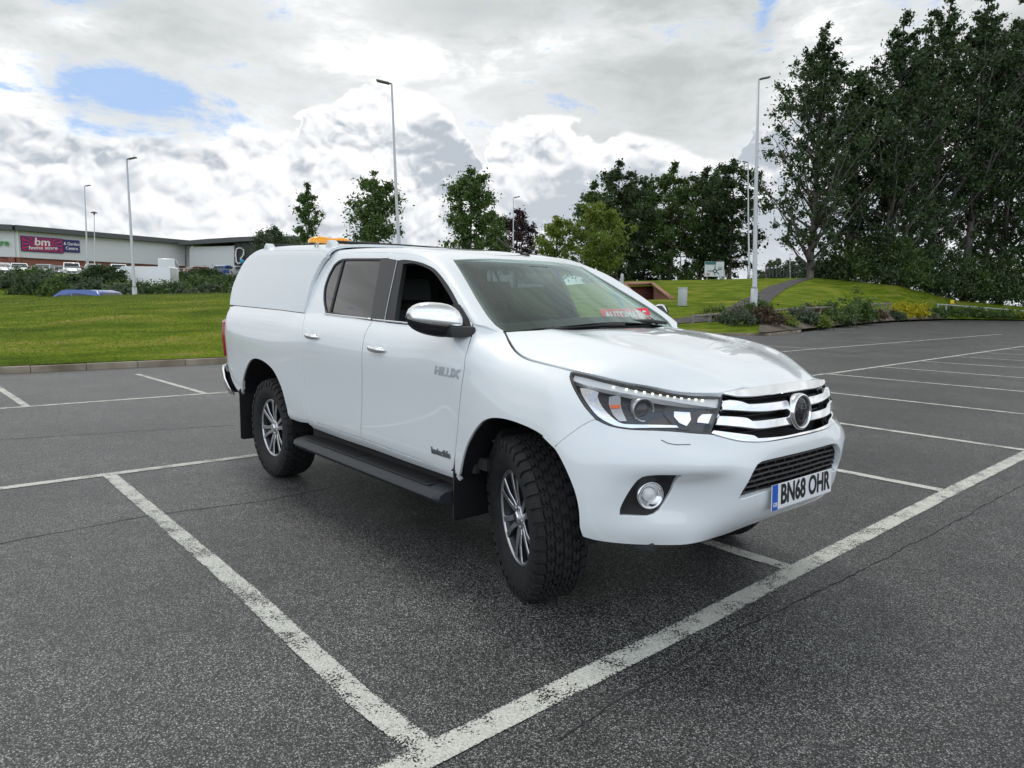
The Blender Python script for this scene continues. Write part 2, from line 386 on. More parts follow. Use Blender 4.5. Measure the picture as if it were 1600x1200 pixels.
def panel(S, outline, name, mat, parent, holes=(), gap=.003, flange=.022, off=0.0, back=False, mirror=False, corner=40, step=.02, gs=1.0, rim=.0015, depth_fn=None):
    """cut the region inside `outline` (3D points near surface S) out of S as a sheet with turned-in edges.
       off: raise (+) or sink (-) along the normal; back: close the back so that it is a solid plate"""
    loops3 = [spl(outline, corner, step)] + [spl(h, corner, step) for h in holes]
    loops = [[S.uv(p) for p in L] for L in loops3]
    # inward move by the gap, in 3D tangent plane
    allv, edges = [], []
    def area(L): return sum(L[i-1][0]*L[i][1]-L[i][0]*L[i-1][1] for i in range(len(L)))
    for li, L in enumerate(loops):
        # drop duplicates
        L2 = [L[0]]
        for q in L[1:]:
            if math.hypot(q[0]-L2[-1][0], q[1]-L2[-1][1]) > .08: L2.append(q)
        if math.hypot(L2[0][0]-L2[-1][0], L2[0][1]-L2[-1][1]) < .08: L2.pop()
        if (area(L2) < 0) != (li > 0): L2 = L2[::-1]
        loops[li] = L2
    sg = {}
    moved = []
    for L in loops:
        n = len(L); out = []
        for i in range(n):
            u, v = L[i]; a, b = L[i-1], L[(i+1) % n]
            tu, tv = b[0]-a[0], b[1]-a[1]
            # metric: lengths of unit steps
            e = .5
            pu = S.ev(u+e, v)-S.ev(u-e, v); pv = S.ev(u, v+e)-S.ev(u, v-e)
            T = Vector(pu)*tu + Vector(pv)*tv
            Nn = Vector(np.cross(pu, pv))
            if Nn.length < 1e-12 or T.length < 1e-12: out.append((u, v)); continue
            I = Nn.cross(T).normalized()   # left of travel = inside
            g11, g12, g22 = float(pu@pu), float(pu@pv), float(pv@pv)
            r1, r2 = I.dot(Vector(pu)), I.dot(Vector(pv)); den = g11*g22-g12*g12
            if abs(den) < 1e-14: out.append((u, v)); continue
            # the unit step per index is 2e = 1
            out.append((u+gap*(g22*r1-g12*r2)/den, v+gap*(g11*r2-g12*r1)/den))
        moved.append(out)
    loops = moved
    base = 0
    for L in loops:
        n = len(L); allv += L; edges += [(base+i, base+(i+1) % n) for i in range(n)]; base += n
    us = [p[0] for p in loops[0]]; vs = [p[1] for p in loops[0]]
    m = .35*gs
    flat = [p for L in loops for p in L]; FA = np.array(flat)
    i = math.floor(min(us))
    while i <= max(us):
        j = math.floor(min(vs))
        while j <= max(vs):
            if 0 <= i <= S.nu and 0 <= j <= S.nv and inside(loops[0], i, j) and not any(inside(h, i, j) for h in loops[1:]):
                if np.min((FA[:, 0]-i)**2+(FA[:, 1]-j)**2) > m*m: allv.append((i, j))
            j += gs
        i += gs
    vo, eo, fo, *_ = geometry.delaunay_2d_cdt([Vector(p) for p in allv], edges, [], 0, 1e-6)
    fo2 = []
    for f in fo:
        cx = sum(vo[k].x for k in f)/len(f); cy = sum(vo[k].y for k in f)/len(f)
        if inside(loops[0], cx, cy) and not any(inside(h, cx, cy) for h in loops[1:]): fo2.append(list(f))
    P = []; Nrm = []
    for q in vo:
        uu, vv = q.x, q.y
        nn = S.nor(uu, vv); dd = off if depth_fn is None else off+depth_fn(S.ev(uu, vv))
        P.append(Vector(S.ev(uu, vv)+nn*dd)); Nrm.append(Vector(nn))
    # orient
    faces = []
    for f in fo2:
        a, b, c = P[f[0]], P[f[1]], P[f[2]]
        nf = (b-a).cross(c-a)
        faces.append(f if nf.dot(Nrm[f[0]]) > 0 else f[::-1])
    # boundary
    cnt = {}
    for f in faces:
        for k in range(len(f)):
            e = (f[k], f[(k+1) % len(f)]); cnt[e] = cnt.get(e, 0)+1
    bd = [e for e in cnt if (e[1], e[0]) not in cnt]
    bn = sorted({x for e in bd for x in e})
    V = list(P); NO = list(Nrm)
    mi = [0]*len(faces)
    if flange > 0:
        outd = {}
        for a, b in bd:
            d = (P[b]-P[a]).cross(Nrm[a]).normalized()
            outd[a] = outd.get(a, Vector())+d; outd[b] = outd.get(b, Vector())+d
        i1, i2, i3 = {}, {}, {}
        for x in bn:
            o = outd[x].normalized()
            i1[x] = len(V); V.append(P[x]+o*rim*.6-Nrm[x]*rim*.6); NO.append((Nrm[x]+o).normalized())
            i2[x] = len(V); V.append(P[x]+o*rim*.8-Nrm[x]*rim*1.6); NO.append(o)
            i3[x] = len(V); V.append(P[x]+o*rim*.8-Nrm[x]*flange); NO.append(o)
        for a, b in bd:
            for A_, B_ in ((lambda x: x, i1.get), (i1.get, i2.get), (i2.get, i3.get)):
                faces.append([A_(a), B_(a), B_(b), A_(b)])
        if back:
            bk = {}
            for x in range(len(P)):
                if x in i3: bk[x] = len(V); V.append(V[i3[x]].copy()); NO.append(-Nrm[x])
                else: bk[x] = len(V); V.append(P[x]-Nrm[x]*flange); NO.append(-Nrm[x])
            for f in [list(f) for f in faces[:len(fo2)]]: faces.append([bk[x] for x in f[::-1]])
    if mirror:
        V = [Vector((v.x, -v.y, v.z)) for v in V]; NO = [Vector((v.x, -v.y, v.z)) for v in NO]; faces = [f[::-1] for f in faces]
    return mesh_obj(name, V, faces, mat, parent, smooth=True, normals=NO)
# control nets (metres; +x to the front bumper, -y the right-hand side, z up), right half y<0
def col(*p): return [(x, -y, z) for x, y, z in p]
def side(x, zb, yb, top, dy=0.0, ztop=None, sh=None):
    """one station of the body side: profile from the sill to the belt"""
    zt = top[2]; s = (zt-1.31)
    yb_ = yb
    P = [(x, yb_, zb), (x, yb_+.026, max(zb+.04, .535)), (x, .903+dy*.4, max(zb+.08, .60)), (x, .909+dy*.8, max(zb+.12, .70)), (x, .913+dy, .80), (x, .917+dy, .88),
         (x, .923+dy*.8, .97), (x, .930+dy*.3, 1.10+s*.5)]
    P.append(sh if sh else (x, .905, 1.228+s)); P.append(top)
    return col(*P)
def lerp3(a, b, t): return tuple(a[i]+(b[i]-a[i])*t for i in range(3))
LOW = [
 col((3.97,0,.485),(4.015,0,.52),(4.045,0,.58),(4.05,0,.66),(4.052,0,.76),(4.05,0,.83),(4.03,0,.88),(4.01,0,.96),(3.985,0,1.03),(3.955,0,1.085)),
 col((3.96,.22,.478),(4.005,.22,.515),(4.035,.22,.58),(4.042,.22,.66),(4.048,.22,.76),(4.043,.22,.83),(4.022,.22,.88),(4.0,.22,.955),(3.975,.22,1.03),(3.945,.22,1.083)),
 col((3.915,.43,.448),(3.965,.43,.505),(4.0,.43,.58),(4.012,.43,.66),(4.035,.42,.76),(4.012,.43,.83),(3.975,.44,.88),(3.955,.44,.95),(3.935,.44,1.02),(3.905,.44,1.072)),
 col((3.87,.58,.433),(3.885,.59,.50),(3.872,.58,.58),(3.88,.58,.66),(3.955,.59,.76),(3.945,.59,.83),(3.885,.56,.90),(3.862,.56,.96),(3.845,.55,1.02),(3.80,.54,1.068)),
 col((3.77,.71,.432),(3.80,.72,.50),(3.785,.71,.58),(3.79,.70,.66),(3.86,.71,.76),(3.845,.71,.84),(3.80,.69,.91),(3.78,.68,.97),(3.75,.67,1.03),(3.687,.622,1.087)),
 col((3.685,.80,.435),(3.71,.81,.50),(3.712,.80,.58),(3.725,.80,.66),(3.755,.81,.76),(3.73,.81,.84),(3.69,.79,.92),(3.665,.78,.98),(3.62,.76,1.045),(3.565,.73,1.115)),
 col((3.61,.87,.445),(3.635,.882,.50),(3.64,.885,.58),(3.645,.887,.66),(3.64,.89,.76),(3.62,.885,.84),(3.585,.87,.92),(3.555,.86,.99),(3.505,.84,1.06),(3.45,.785,1.137)),
 col((3.55,.90,.455),(3.555,.915,.50),(3.555,.925,.58),(3.55,.93,.66),(3.535,.932,.76),(3.505,.926,.84),(3.475,.912,.92),(3.435,.90,1.0),(3.385,.873,1.075),(3.34,.80,1.15)),
 col((3.3,.90,.45),(3.3,.92,.50),(3.3,.93,.58),(3.3,.937,.66),(3.3,.94,.76),(3.3,.938,.84),(3.3,.93,.92),(3.29,.915,1.0),(3.27,.88,1.095),(3.22,.80,1.161)),
 col((3.08,.90,.45),(3.08,.92,.50),(3.08,.93,.58),(3.08,.937,.66),(3.08,.942,.76),(3.08,.941,.84),(3.08,.935,.92),(3.08,.92,1.01),(3.08,.885,1.115),(3.08,.80,1.178)),
 col((2.9,.89,.46),(2.9,.91,.51),(2.9,.92,.58),(2.9,.928,.67),(2.9,.934,.77),(2.9,.934,.85),(2.9,.93,.94),(2.9,.92,1.04),(2.92,.885,1.155),(2.955,.77,1.212)),
 col((2.77,.88,.48),(2.77,.905,.52),(2.77,.914,.59),(2.77,.92,.68),(2.77,.925,.78),(2.77,.927,.87),(2.77,.928,.96),(2.77,.925,1.08),(2.78,.89,1.215),(2.80,.71,1.289)),
 side(2.64,.49,.868,(2.68,.803,1.340),.003,sh=(2.65,.895,1.245)),
 side(2.45,.50,.865,(2.45,.833,1.325)),
 side(2.1,.505,.865,(2.1,.838,1.312)),
 side(1.7,.51,.865,(1.7,.836,1.322)),
 side(1.3,.51,.865,(1.3,.834,1.333)),
 side(.95,.515,.865,(.95,.831,1.343)),
 side(.72,.52,.868,(.72,.832,1.350),.004),
 side(.5,.53,.88,(.5,.846,1.355),.010),
 side(.25,.53,.89,(.25,.862,1.362),.016),
 side(0,.55,.89,(0,.860,1.368),.018),
 side(-.25,.56,.89,(-.25,.858,1.373),.016),
 side(-.52,.59,.885,(-.52,.855,1.378),.010),
 side(-.75,.63,.88,(-.75,.852,1.383),.002),
 [(x, y*.985, z) for x, y, z in side(-.93,.72,.875,(-.93,.846,1.386),-.004)],
 col((-1.02,.83,.78),(-1.03,.845,.81),(-1.035,.85,.84),(-1.04,.855,.88),(-1.045,.86,.93),(-1.05,.862,.98),(-1.055,.864,1.04),(-1.055,.864,1.12),(-1.05,.855,1.25),(-1.03,.815,1.385)),
 col((-1.08,.74,.78),(-1.09,.75,.81),(-1.095,.755,.84),(-1.1,.76,.88),(-1.105,.76,.93),(-1.11,.762,.98),(-1.112,.764,1.04),(-1.11,.764,1.12),(-1.1,.755,1.25),(-1.08,.72,1.385)),
 col(*[(-1.13, 0, z) for z in (.78,.81,.84,.88,.93,.98,1.04,1.12,1.25,1.385)]),
]
_E = [(2.79,.70,1.289),(2.88,.74,1.245),(2.98,.78,1.203),(3.08,.80,1.178),(3.22,.80,1.161),(3.40,.79,1.143),(3.52,.755,1.125),(3.60,.70,1.104),(3.687,.622,1.087),(3.80,.54,1.068),(3.905,.44,1.073)]
_C = [(2.95,0,1.300),(3.03,0,1.298),(3.12,0,1.292),(3.22,0,1.285),(3.36,0,1.268),(3.52,0,1.242),(3.66,0,1.213),(3.76,0,1.185),(3.845,0,1.152),(3.915,0,1.113),(3.955,0,1.085)]
HOOD = []
for i, (e, c) in enumerate(zip(_E, _C)):
    row = []
    for t in (1, .96, .9, .82, .74, .66, .58, .45, .25, 0):
        k = 1-abs(t)**4.2
        w = .35+.65*math.sin(math.pi*min(i, 9)/10)
        rg = (.013*math.exp(-((abs(t)-.66)/.075)**2)-.009*math.exp(-((abs(t)-.45)/.12)**2))*w
        row.append((e[0]+(c[0]-e[0])*(1-t*t), -t*e[1], e[2]+(c[2]-e[2])*k+rg))
    HOOD.append(row)
# cab above the belt: stations along x, from the belt up over the roof (or the windscreen) to past the middle
def cabsec(x, zb, ytop, ztop, zc, wide=.845, bow=0.0):
    """side glass line from the belt (wide, zb) to the rail (ytop, ztop), then across to the middle at height zc"""
    P = [(x, wide, zb)]
    for t in (.25, .5, .75): P.append((x+bow*0, wide+(ytop-wide)*(t+.10*t*(1-t)*-1.6), zb+(ztop-zb)*t))
    P.append((x, ytop, ztop))
    P.append((x, ytop-.022, ztop+.38*(zc-ztop)*.9+.006))
    P.append((x, ytop-.065, ztop+.62*(zc-ztop)+.006))
    P.append((x, ytop*.78, ztop+.78*(zc-ztop)+.004)); P.append((x, ytop*.5, ztop+.92*(zc-ztop)+.002)); P.append((x, ytop*.2, zc)); P.append((x, -ytop*.2, zc))
    return col(*P)
def csec(x, zb, rail, p5, p6, p7, p8, p9, wide=.845):
    P = [(x, wide, zb)]
    for t in (.25, .5, .75): P.append((x, wide+(rail[0]-wide)*(t-.12*t*(1-t)), zb+(rail[1]-zb)*t))
    P += [(x,)+rail, (x,)+p5, (x,)+p6, (x,)+p7, (x,)+p8, (x,)+p9, (x, -p9[0], p9[1])]
    return col(*P)
CAB = [
 csec(.30,1.29,(.655,1.785),(.625,1.805),(.56,1.818),(.45,1.826),(.3,1.832),(.1,1.836)),
 csec(.60,1.29,(.655,1.780),(.625,1.800),(.56,1.813),(.45,1.821),(.3,1.828),(.1,1.832)),
 csec(.96,1.29,(.655,1.773),(.625,1.794),(.56,1.807),(.45,1.816),(.3,1.822),(.1,1.827)),
 csec(1.26,1.29,(.657,1.762),(.627,1.783),(.56,1.796),(.45,1.805),(.3,1.811),(.1,1.816)),
 csec(1.58,1.29,(.662,1.746),(.632,1.766),(.56,1.779),(.45,1.788),(.3,1.795),(.1,1.799)),
 csec(1.85,1.29,(.671,1.722),(.64,1.741),(.56,1.754),(.45,1.762),(.3,1.769),(.1,1.773)),
 csec(2.00,1.29,(.681,1.694),(.648,1.712),(.56,1.729),(.45,1.738),(.3,1.746),(.1,1.750)),
 csec(2.10,1.29,(.693,1.664),(.655,1.681),(.55,1.688),(.43,1.704),(.28,1.720),(.1,1.727)),
 csec(2.20,1.29,(.706,1.630),(.668,1.646),(.565,1.630),(.45,1.656),(.3,1.680),(.1,1.692)),
 csec(2.35,1.29,(.736,1.552),(.698,1.568),(.605,1.543),(.47,1.574),(.3,1.602),(.1,1.617)),
 csec(2.50,1.29,(.772,1.460),(.735,1.477),(.640,1.454),(.49,1.494),(.3,1.526),(.1,1.541)),
 csec(2.62,1.28,(.797,1.385),(.760,1.402),(.665,1.384),(.51,1.428),(.3,1.463),(.1,1.480)),
 csec(2.72,1.24,(.810,1.320),(.775,1.338),(.685,1.324),(.52,1.372),(.3,1.412),(.1,1.430)),
 csec(2.85,1.12,(.820,1.220),(.790,1.240),(.700,1.242),(.53,1.297),(.3,1.345),(.1,1.364)),
 csec(3.00,.98,(.830,1.100),(.800,1.130),(.710,1.147),(.54,1.217),(.3,1.267),(.1,1.289)),
]
def topsec(base, rail, cen):
    P = [base]
    for t in (.25, .5, .75):
        q = lerp3(base, rail, t); P.append((q[0], q[1]+.012*4*t*(1-t), q[2]))
    P.append(rail)
    a, b = rail, cen
    for y, h in ((.94, .40), (.82, .68), (.62, .86), (.35, .97), (.1, 1.0), (-.1, 1.0)):
        P.append((a[0]+(b[0]-a[0])*h, a[1]*y, a[2]+(b[2]-a[2])*h))
    return col(*P)
CAN = [
 topsec((.78,.835,1.335),(.82,.69,1.79),(.82,0,1.86)),
 topsec((.60,.838,1.338),(.60,.688,1.800),(.60,0,1.875)),
 topsec((.2,.842,1.352),(.2,.684,1.820),(.2,0,1.895)),
 topsec((-.2,.845,1.362),(-.2,.678,1.838),(-.2,0,1.91)),
 topsec((-.54,.846,1.372),(-.54,.670,1.850),(-.54,0,1.922)),
 topsec((-.80,.846,1.380),(-.72,.668,1.854),(-.72,0,1.925)),
 topsec((-1.00,.845,1.385),(-.896,.670,1.838),(-.92,0,1.90)),
 topsec((-1.06,.843,1.387),(-1.007,.684,1.792),(-1.04,0,1.85)),
 topsec((-1.09,.840,1.388),(-1.081,.709,1.700),(-1.12,0,1.74)),
 topsec((-1.10,.836,1.388),(-1.122,.742,1.590),(-1.165,0,1.61)),
 topsec((-1.11,.832,1.388),(-1.130,.776,1.480),(-1.175,0,1.49)),
 topsec((-1.12,.828,1.388),(-1.120,.806,1.400),(-1.17,0,1.40)),
]
_x = {0: None, 1: None, 2: (4.030, -.43, .715), 3: (3.890, -.585, .718), 4: (3.797, -.705, .718), 5: (3.733, -.805, .718)}
for _i, _c in enumerate(LOW):
    _c.insert(4, _x.get(_i) or tuple((_c[3][k]+_c[4][k])/2 for k in range(3)))
LOW[3][5] = (3.958, -.59, .752); LOW[4][5] = (3.862, -.71, .752)
def mir(a): return [(x, -y, z) for x, y, z in a]
LOW = [mir(c) for c in LOW[:0:-1]] + LOW                                  # both sides round the nose
HOOD = [r[:10]+mir(r[:9])[::-1] for r in HOOD]
CAB = [r[:10]+mir(r[:10])[::-1] for r in CAB]
CAN = [r[:10]+mir(r[:10])[::-1] for r in CAN]
S_LOW = Surf(LOW); S_HOOD = Surf(HOOD); S_CAB = Surf(CAB, smooth=3); S_CAN = Surf(CAN, smooth=3)
for _S, _p, _d in ((S_LOW, (1.5, -.92, .9), (0, -1, 0)), (S_HOOD, (3.3, 0, 1.3), (0, 0, 1)), (S_CAB, (1.2, 0, 1.82), (0, 0, 1)), (S_CAN, (0, 0, 1.9), (0, 0, 1))):
    if np.dot(_S.nor(*_S.uv(_p)), _d) < 0: _S.N = -_S.N
# outlines on the right-hand surfaces (metres)
O_CANOPY = [(-0.976,-0.845,1.384),(-1.002,-0.815,1.481),(-1.027,-0.775,1.591),(-1.025,-0.728,1.700),(-0.956,-0.694,1.788),(-0.860,-0.675,1.834),(-0.724,-0.657,1.861),(-0.546,-0.661,1.855),(0.092,-0.675,1.828),(0.585,-0.679,1.806),(0.728,-0.696,1.781),(0.738,-0.706,1.762),(0.680,-0.725,1.712),(0.642,-0.749,1.643),(0.617,-0.777,1.561),(0.615,-0.808,1.456),(0.611,-0.836,1.344)]
O_CDOOR = [(0.642,-0.828,1.339),(0.641,-0.806,1.400),(0.636,-0.775,1.484),(0.638,-0.725,1.611),(0.685,-0.698,1.681),(0.736,-0.675,1.736),(0.819,-0.660,1.763),(0.959,-0.652,1.770),(1.265,-0.653,1.761),(1.573,-0.658,1.745),(1.837,-0.666,1.723),(2.014,-0.676,1.690),(2.184,-0.699,1.634),(2.366,-0.737,1.540),(2.507,-0.772,1.453),(2.598,-0.796,1.395),(2.661,-0.813,1.346)]
O_BED_F = [(0.643,-0.848,1.340),(0.666,-0.880,1.303),(0.691,-0.912,1.249),(0.713,-0.928,1.158),(0.716,-0.929,1.008),(0.727,-0.919,0.835),(0.735,-0.913,0.718),(0.769,-0.906,0.616),(0.771,-0.882,0.542)]
O_RDOOR_R = [(0.675,-0.845,1.340),(0.715,-0.877,1.304),(0.768,-0.914,1.240),(0.799,-0.930,1.117),(0.792,-0.917,0.841),(0.817,-0.912,0.728),(0.852,-0.906,0.627),(0.913,-0.898,0.577)]
O_DIV = [(1.658,-0.839,1.320),(1.677,-0.867,1.289),(1.684,-0.902,1.243),(1.686,-0.927,1.145),(1.679,-0.927,1.027),(1.662,-0.920,0.925),(1.636,-0.911,0.761),(1.598,-0.897,0.569)]
O_FDOOR_F = [(2.664,-0.812,1.345),(2.672,-0.814,1.330),(2.703,-0.840,1.283),(2.750,-0.902,1.206),(2.750,-0.925,1.095),(2.726,-0.928,0.980),(2.696,-0.922,0.844),(2.675,-0.916,0.749),(2.649,-0.908,0.643),(2.618,-0.899,0.566),(2.578,-0.892,0.543)]
O_BOTTOM = [(0.913,-0.898,0.577),(1.286,-0.896,0.568),(1.598,-0.897,0.569),(2.174,-0.893,0.555),(2.578,-0.892,0.543)]
O_DIVUP = [(1.573,-0.658,1.745),(1.605,-0.701,1.661),(1.623,-0.758,1.519),(1.653,-0.834,1.320)]
O_RWIN = [(0.951,-0.824,1.350),(0.858,-0.793,1.434),(0.798,-0.759,1.525),(0.792,-0.722,1.618),(0.824,-0.693,1.691),(0.890,-0.680,1.723),(0.981,-0.676,1.731),(1.495,-0.680,1.712),(1.636,-0.836,1.315)]
O_QDIV = [(0.947,-0.679,1.725),(1.018,-0.822,1.356)]
O_FWIN = [(1.798,-0.837,1.312),(1.704,-0.689,1.690),(1.794,-0.688,1.691),(1.934,-0.693,1.676),(2.052,-0.701,1.654),(2.174,-0.714,1.619),(2.333,-0.746,1.540),(2.475,-0.781,1.452),(2.604,-0.817,1.348),(2.628,-0.830,1.313),(2.087,-0.845,1.291)]
O_FOPEN = [(1.912,-0.837,1.312),(1.788,-0.698,1.667),(1.906,-0.698,1.667),(2.040,-0.707,1.643),(2.168,-0.723,1.603),(2.325,-0.756,1.517),(2.449,-0.786,1.437),(2.533,-0.812,1.370),(2.564,-0.829,1.327),(2.102,-0.843,1.295)]
O_WSL = [(2.103,-0.543,1.687),(2.193,-0.567,1.637),(2.388,-0.631,1.526),(2.548,-0.683,1.435),(2.664,-0.712,1.366),(2.728,-0.715,1.324),(2.775,-0.693,1.293)]
O_RARCH = [(-0.550,-0.909,0.644),(-0.464,-0.923,0.775),(-0.337,-0.932,0.884),(-0.231,-0.935,0.940),(-0.108,-0.937,0.961),(0.066,-0.937,0.948),(0.252,-0.933,0.889),(0.379,-0.924,0.765),(0.429,-0.910,0.634),(0.442,-0.886,0.535)]
O_FARCH = [(2.667,-0.895,0.534),(2.709,-0.911,0.612),(2.759,-0.921,0.705),(2.839,-0.930,0.800),(2.909,-0.934,0.859),(2.974,-0.935,0.886),(3.061,-0.937,0.898),(3.155,-0.937,0.896),(3.266,-0.936,0.882),(3.351,-0.936,0.861),(3.427,-0.938,0.822),(3.479,-0.939,0.773),(3.525,-0.935,0.705),(3.557,-0.927,0.635),(3.569,-0.918,0.560),(3.566,-0.909,0.495),(3.571,-0.894,0.454)]
O_HSHUT = [(2.800,-0.706,1.289),(2.892,-0.750,1.238),(2.990,-0.784,1.197),(3.087,-0.805,1.174),(3.231,-0.804,1.157),(3.394,-0.799,1.140)]
O_HL = [(3.387,-0.800,1.140),(3.395,-0.819,1.121),(3.428,-0.839,1.093),(3.477,-0.856,1.055),(3.535,-0.862,1.004),(3.592,-0.851,0.956),(3.639,-0.826,0.934),(3.708,-0.774,0.923),(3.797,-0.684,0.921),(3.847,-0.611,0.915),(3.918,-0.510,0.906),(3.922,-0.490,0.951),(3.926,-0.460,1.011),(3.916,-0.435,1.056),(3.827,-0.525,1.060),(3.692,-0.631,1.081),(3.591,-0.715,1.106),(3.514,-0.763,1.123)]
O_BUMPF = [(3.431,-0.938,0.823),(3.499,-0.915,0.887),(3.549,-0.882,0.932),(3.583,-0.857,0.955)]
O_FOG = [(3.702,-0.815,0.564),(3.703,-0.814,0.593),(3.719,-0.802,0.641),(3.750,-0.788,0.694),(3.783,-0.773,0.730),(3.817,-0.742,0.743),(3.858,-0.700,0.748),(3.895,-0.657,0.748),(3.860,-0.650,0.701),(3.826,-0.649,0.650),(3.803,-0.684,0.588),(3.793,-0.704,0.573),(3.778,-0.726,0.565)]
O_LGR = [(4.009,-0.428,0.634),(4.020,-0.418,0.670),(4.043,-0.385,0.745),(4.046,-0.349,0.779),(4.047,-0.318,0.788),(4.054,-0.189,0.789),(4.058,-0.007,0.788)]
O_LGB = [(4.009,-0.428,0.634),(4.057,-0.282,0.647),(4.074,-0.103,0.649)]
O_SEAMUP = [(2.669,-0.811,1.337),(2.706,-0.785,1.333),(2.735,-0.755,1.320)]
H_DRL = [(3.398,-0.785,1.128),(3.430,-0.779,1.124),(3.581,-0.703,1.096),(3.735,-0.580,1.070),(3.852,-0.485,1.051),(3.905,-0.431,1.041),(3.909,-0.452,1.009),(3.832,-0.528,1.023),(3.703,-0.642,1.049),(3.600,-0.723,1.066),(3.482,-0.793,1.088),(3.402,-0.809,1.103)]
H_LED = [(3.573,-0.730,1.080),(3.617,-0.697,1.073),(3.648,-0.672,1.066),(3.674,-0.648,1.062),(3.700,-0.625,1.057),(3.724,-0.603,1.053),(3.747,-0.583,1.050),(3.769,-0.565,1.046),(3.791,-0.546,1.043),(3.814,-0.525,1.042),(3.836,-0.508,1.039),(3.857,-0.491,1.036)]
H_CHROME = [(3.445,-0.803,1.072),(3.477,-0.787,1.071),(3.522,-0.769,1.059),(3.530,-0.784,1.041),(3.564,-0.792,1.005),(3.611,-0.784,0.966),(3.659,-0.758,0.938),(3.806,-0.593,0.935),(3.812,-0.587,0.927),(3.682,-0.745,0.924),(3.634,-0.782,0.931),(3.571,-0.817,0.964),(3.515,-0.824,1.011),(3.468,-0.815,1.050)]
H_IND = [(3.568,-0.749,1.042),(3.597,-0.713,1.051),(3.626,-0.740,1.003),(3.665,-0.746,0.951),(3.642,-0.766,0.950),(3.613,-0.773,0.978),(3.581,-0.763,1.018)]
H_AMB = [(3.589,-0.765,1.009),(3.621,-0.737,1.011),(3.625,-0.743,1.000),(3.598,-0.770,0.996)]
H_HIGH = [(3.751,-0.590,1.023),(3.808,-0.530,1.016),(3.869,-0.476,1.005),(3.862,-0.501,0.963),(3.842,-0.542,0.918),(3.817,-0.580,0.923),(3.791,-0.609,0.955),(3.768,-0.624,0.989)]
H_HIGH2 = [(3.789,-0.589,0.992),(3.828,-0.534,0.988),(3.836,-0.536,0.958),(3.829,-0.554,0.933),(3.811,-0.580,0.946),(3.794,-0.594,0.971)]
H_END = [(3.855,-0.509,0.965),(3.862,-0.495,0.980),(3.906,-0.439,0.982),(3.905,-0.457,0.940),(3.854,-0.516,0.948)]
H_PROJ = [(3.713,-0.678,0.995)]
G_TOP = [(3.913,-0.426,1.070),(3.918,-0.400,1.0765),(3.926,-0.340,1.0790),(3.952,-0.146,1.084),(3.955,0.112,1.082)]
G_TOPL = [(3.917,-0.422,1.066),(3.941,-0.364,1.055),(3.960,-0.258,1.050),(3.973,-0.074,1.051),(3.971,0.084,1.054)]
G_B1U = [(3.923,-0.444,1.036),(3.934,-0.418,1.039),(3.956,-0.357,1.030),(3.966,-0.325,1.018),(3.984,-0.194,1.014),(3.994,0.047,1.006)]
G_B1L = [(3.930,-0.456,1.006),(3.974,-0.326,0.993),(3.992,-0.205,0.985),(4.004,0.033,0.980)]
G_B2U = [(3.929,-0.471,0.977),(3.957,-0.420,0.973),(3.979,-0.349,0.963),(3.987,-0.323,0.949),(4.003,-0.219,0.946),(4.016,0.016,0.938)]
G_B2L = [(3.924,-0.488,0.946),(3.996,-0.315,0.921),(4.010,-0.228,0.917),(4.022,0.007,0.911)]
G_BOTU = [(3.922,-0.497,0.920),(3.973,-0.420,0.908),(4.003,-0.324,0.891),(4.011,-0.306,0.879),(4.031,-0.156,0.872),(4.035,0.011,0.869)]
G_BOTL = [(3.919,-0.506,0.910),(3.948,-0.475,0.897),(3.984,-0.417,0.880),(4.009,-0.341,0.869),(4.026,-0.250,0.864),(4.037,0.007,0.864)]
HANDLES = [(0.963,-0.922,1.196),(1.873,-0.924,1.160),(2.523,-0.931,1.083),(2.711,-0.929,1.085),(2.433,-0.906,0.634),(2.611,-0.906,0.638)]
TAIL = [(-0.978,-0.899,1.180),(-0.982,-0.898,1.049),(-1.000,-0.884,0.918)]
# ------------------------------------------------------------------ the pickup
T = empty('pickup_truck', (0, 0, 0))
tag(T, 'white double-cab pickup truck with hardtop canopy and amber roof beacon parked across the marked bays', 'pickup truck')
def M_(p): return [(x, -y, z) for x, y, z in p]
def both(name, S, outline, mat_, parent, label=None, **k):
    r = []
    for m in (False, True):
        o = panel(S, outline, name, mat_, parent, mirror=m, **k); r.append(o)
    return r
def inset3(S, outline, d, corner=40, step=.03, off=0.0):
    P = spl(outline, corner, step); n = len(P); A = Vector()
    for i in range(n): A += P[i-1].cross(P[i])
    out = []
    for i in range(n):
        uvp = S.uv(P[i]); N = Vector(S.nor(*uvp)); t = (P[(i+1) % n]-P[i-1]).normalized()
        I = N.cross(t)
        if A.dot(N) < 0: I = -I
        out.append(tuple(P[i]+I*d+N*off))
    return out
# --- body shell panels on the lower surface
BELT_R = [(.66, -.84, 1.35)]
fdoor_low = O_FDOOR_F + [(1.62, -.895, .565)] + O_DIV[::-1] + [(2.1, -.838, 1.312), (2.45, -.833, 1.325)]
fdoor_low = [(2.664, -.812, 1.345)] + O_FDOOR_F[1:-1] + [(2.578, -.892, .543), (2.174, -.893, .555), (1.598, -.897, .569)] + O_DIV[::-1][1:] + [(2.1, -.838, 1.312), (2.45, -.833, 1.325)]
rdoor_low = [(1.658, -.839, 1.320)] + O_DIV[1:] + [(1.286, -.896, .568)] + O_RDOOR_R[::-1] + [(.95, -.831, 1.345), (1.3, -.834, 1.333)]
cup = lambda c: (lambda p: -.016*math.exp(-((p[0]-c[0])/.055)**4-((p[2]-c[2])/.036)**4))
fd = both('front_door', S_LOW, fdoor_low, M_paint, T, gap=.0055, corner=35, gs=.5, depth_fn=cup((1.873, 0, 1.165)))
rd = both('rear_door', S_LOW, rdoor_low, M_paint, T, gap=.0055, corner=35, gs=.5, depth_fn=cup((.963, 0, 1.200)))
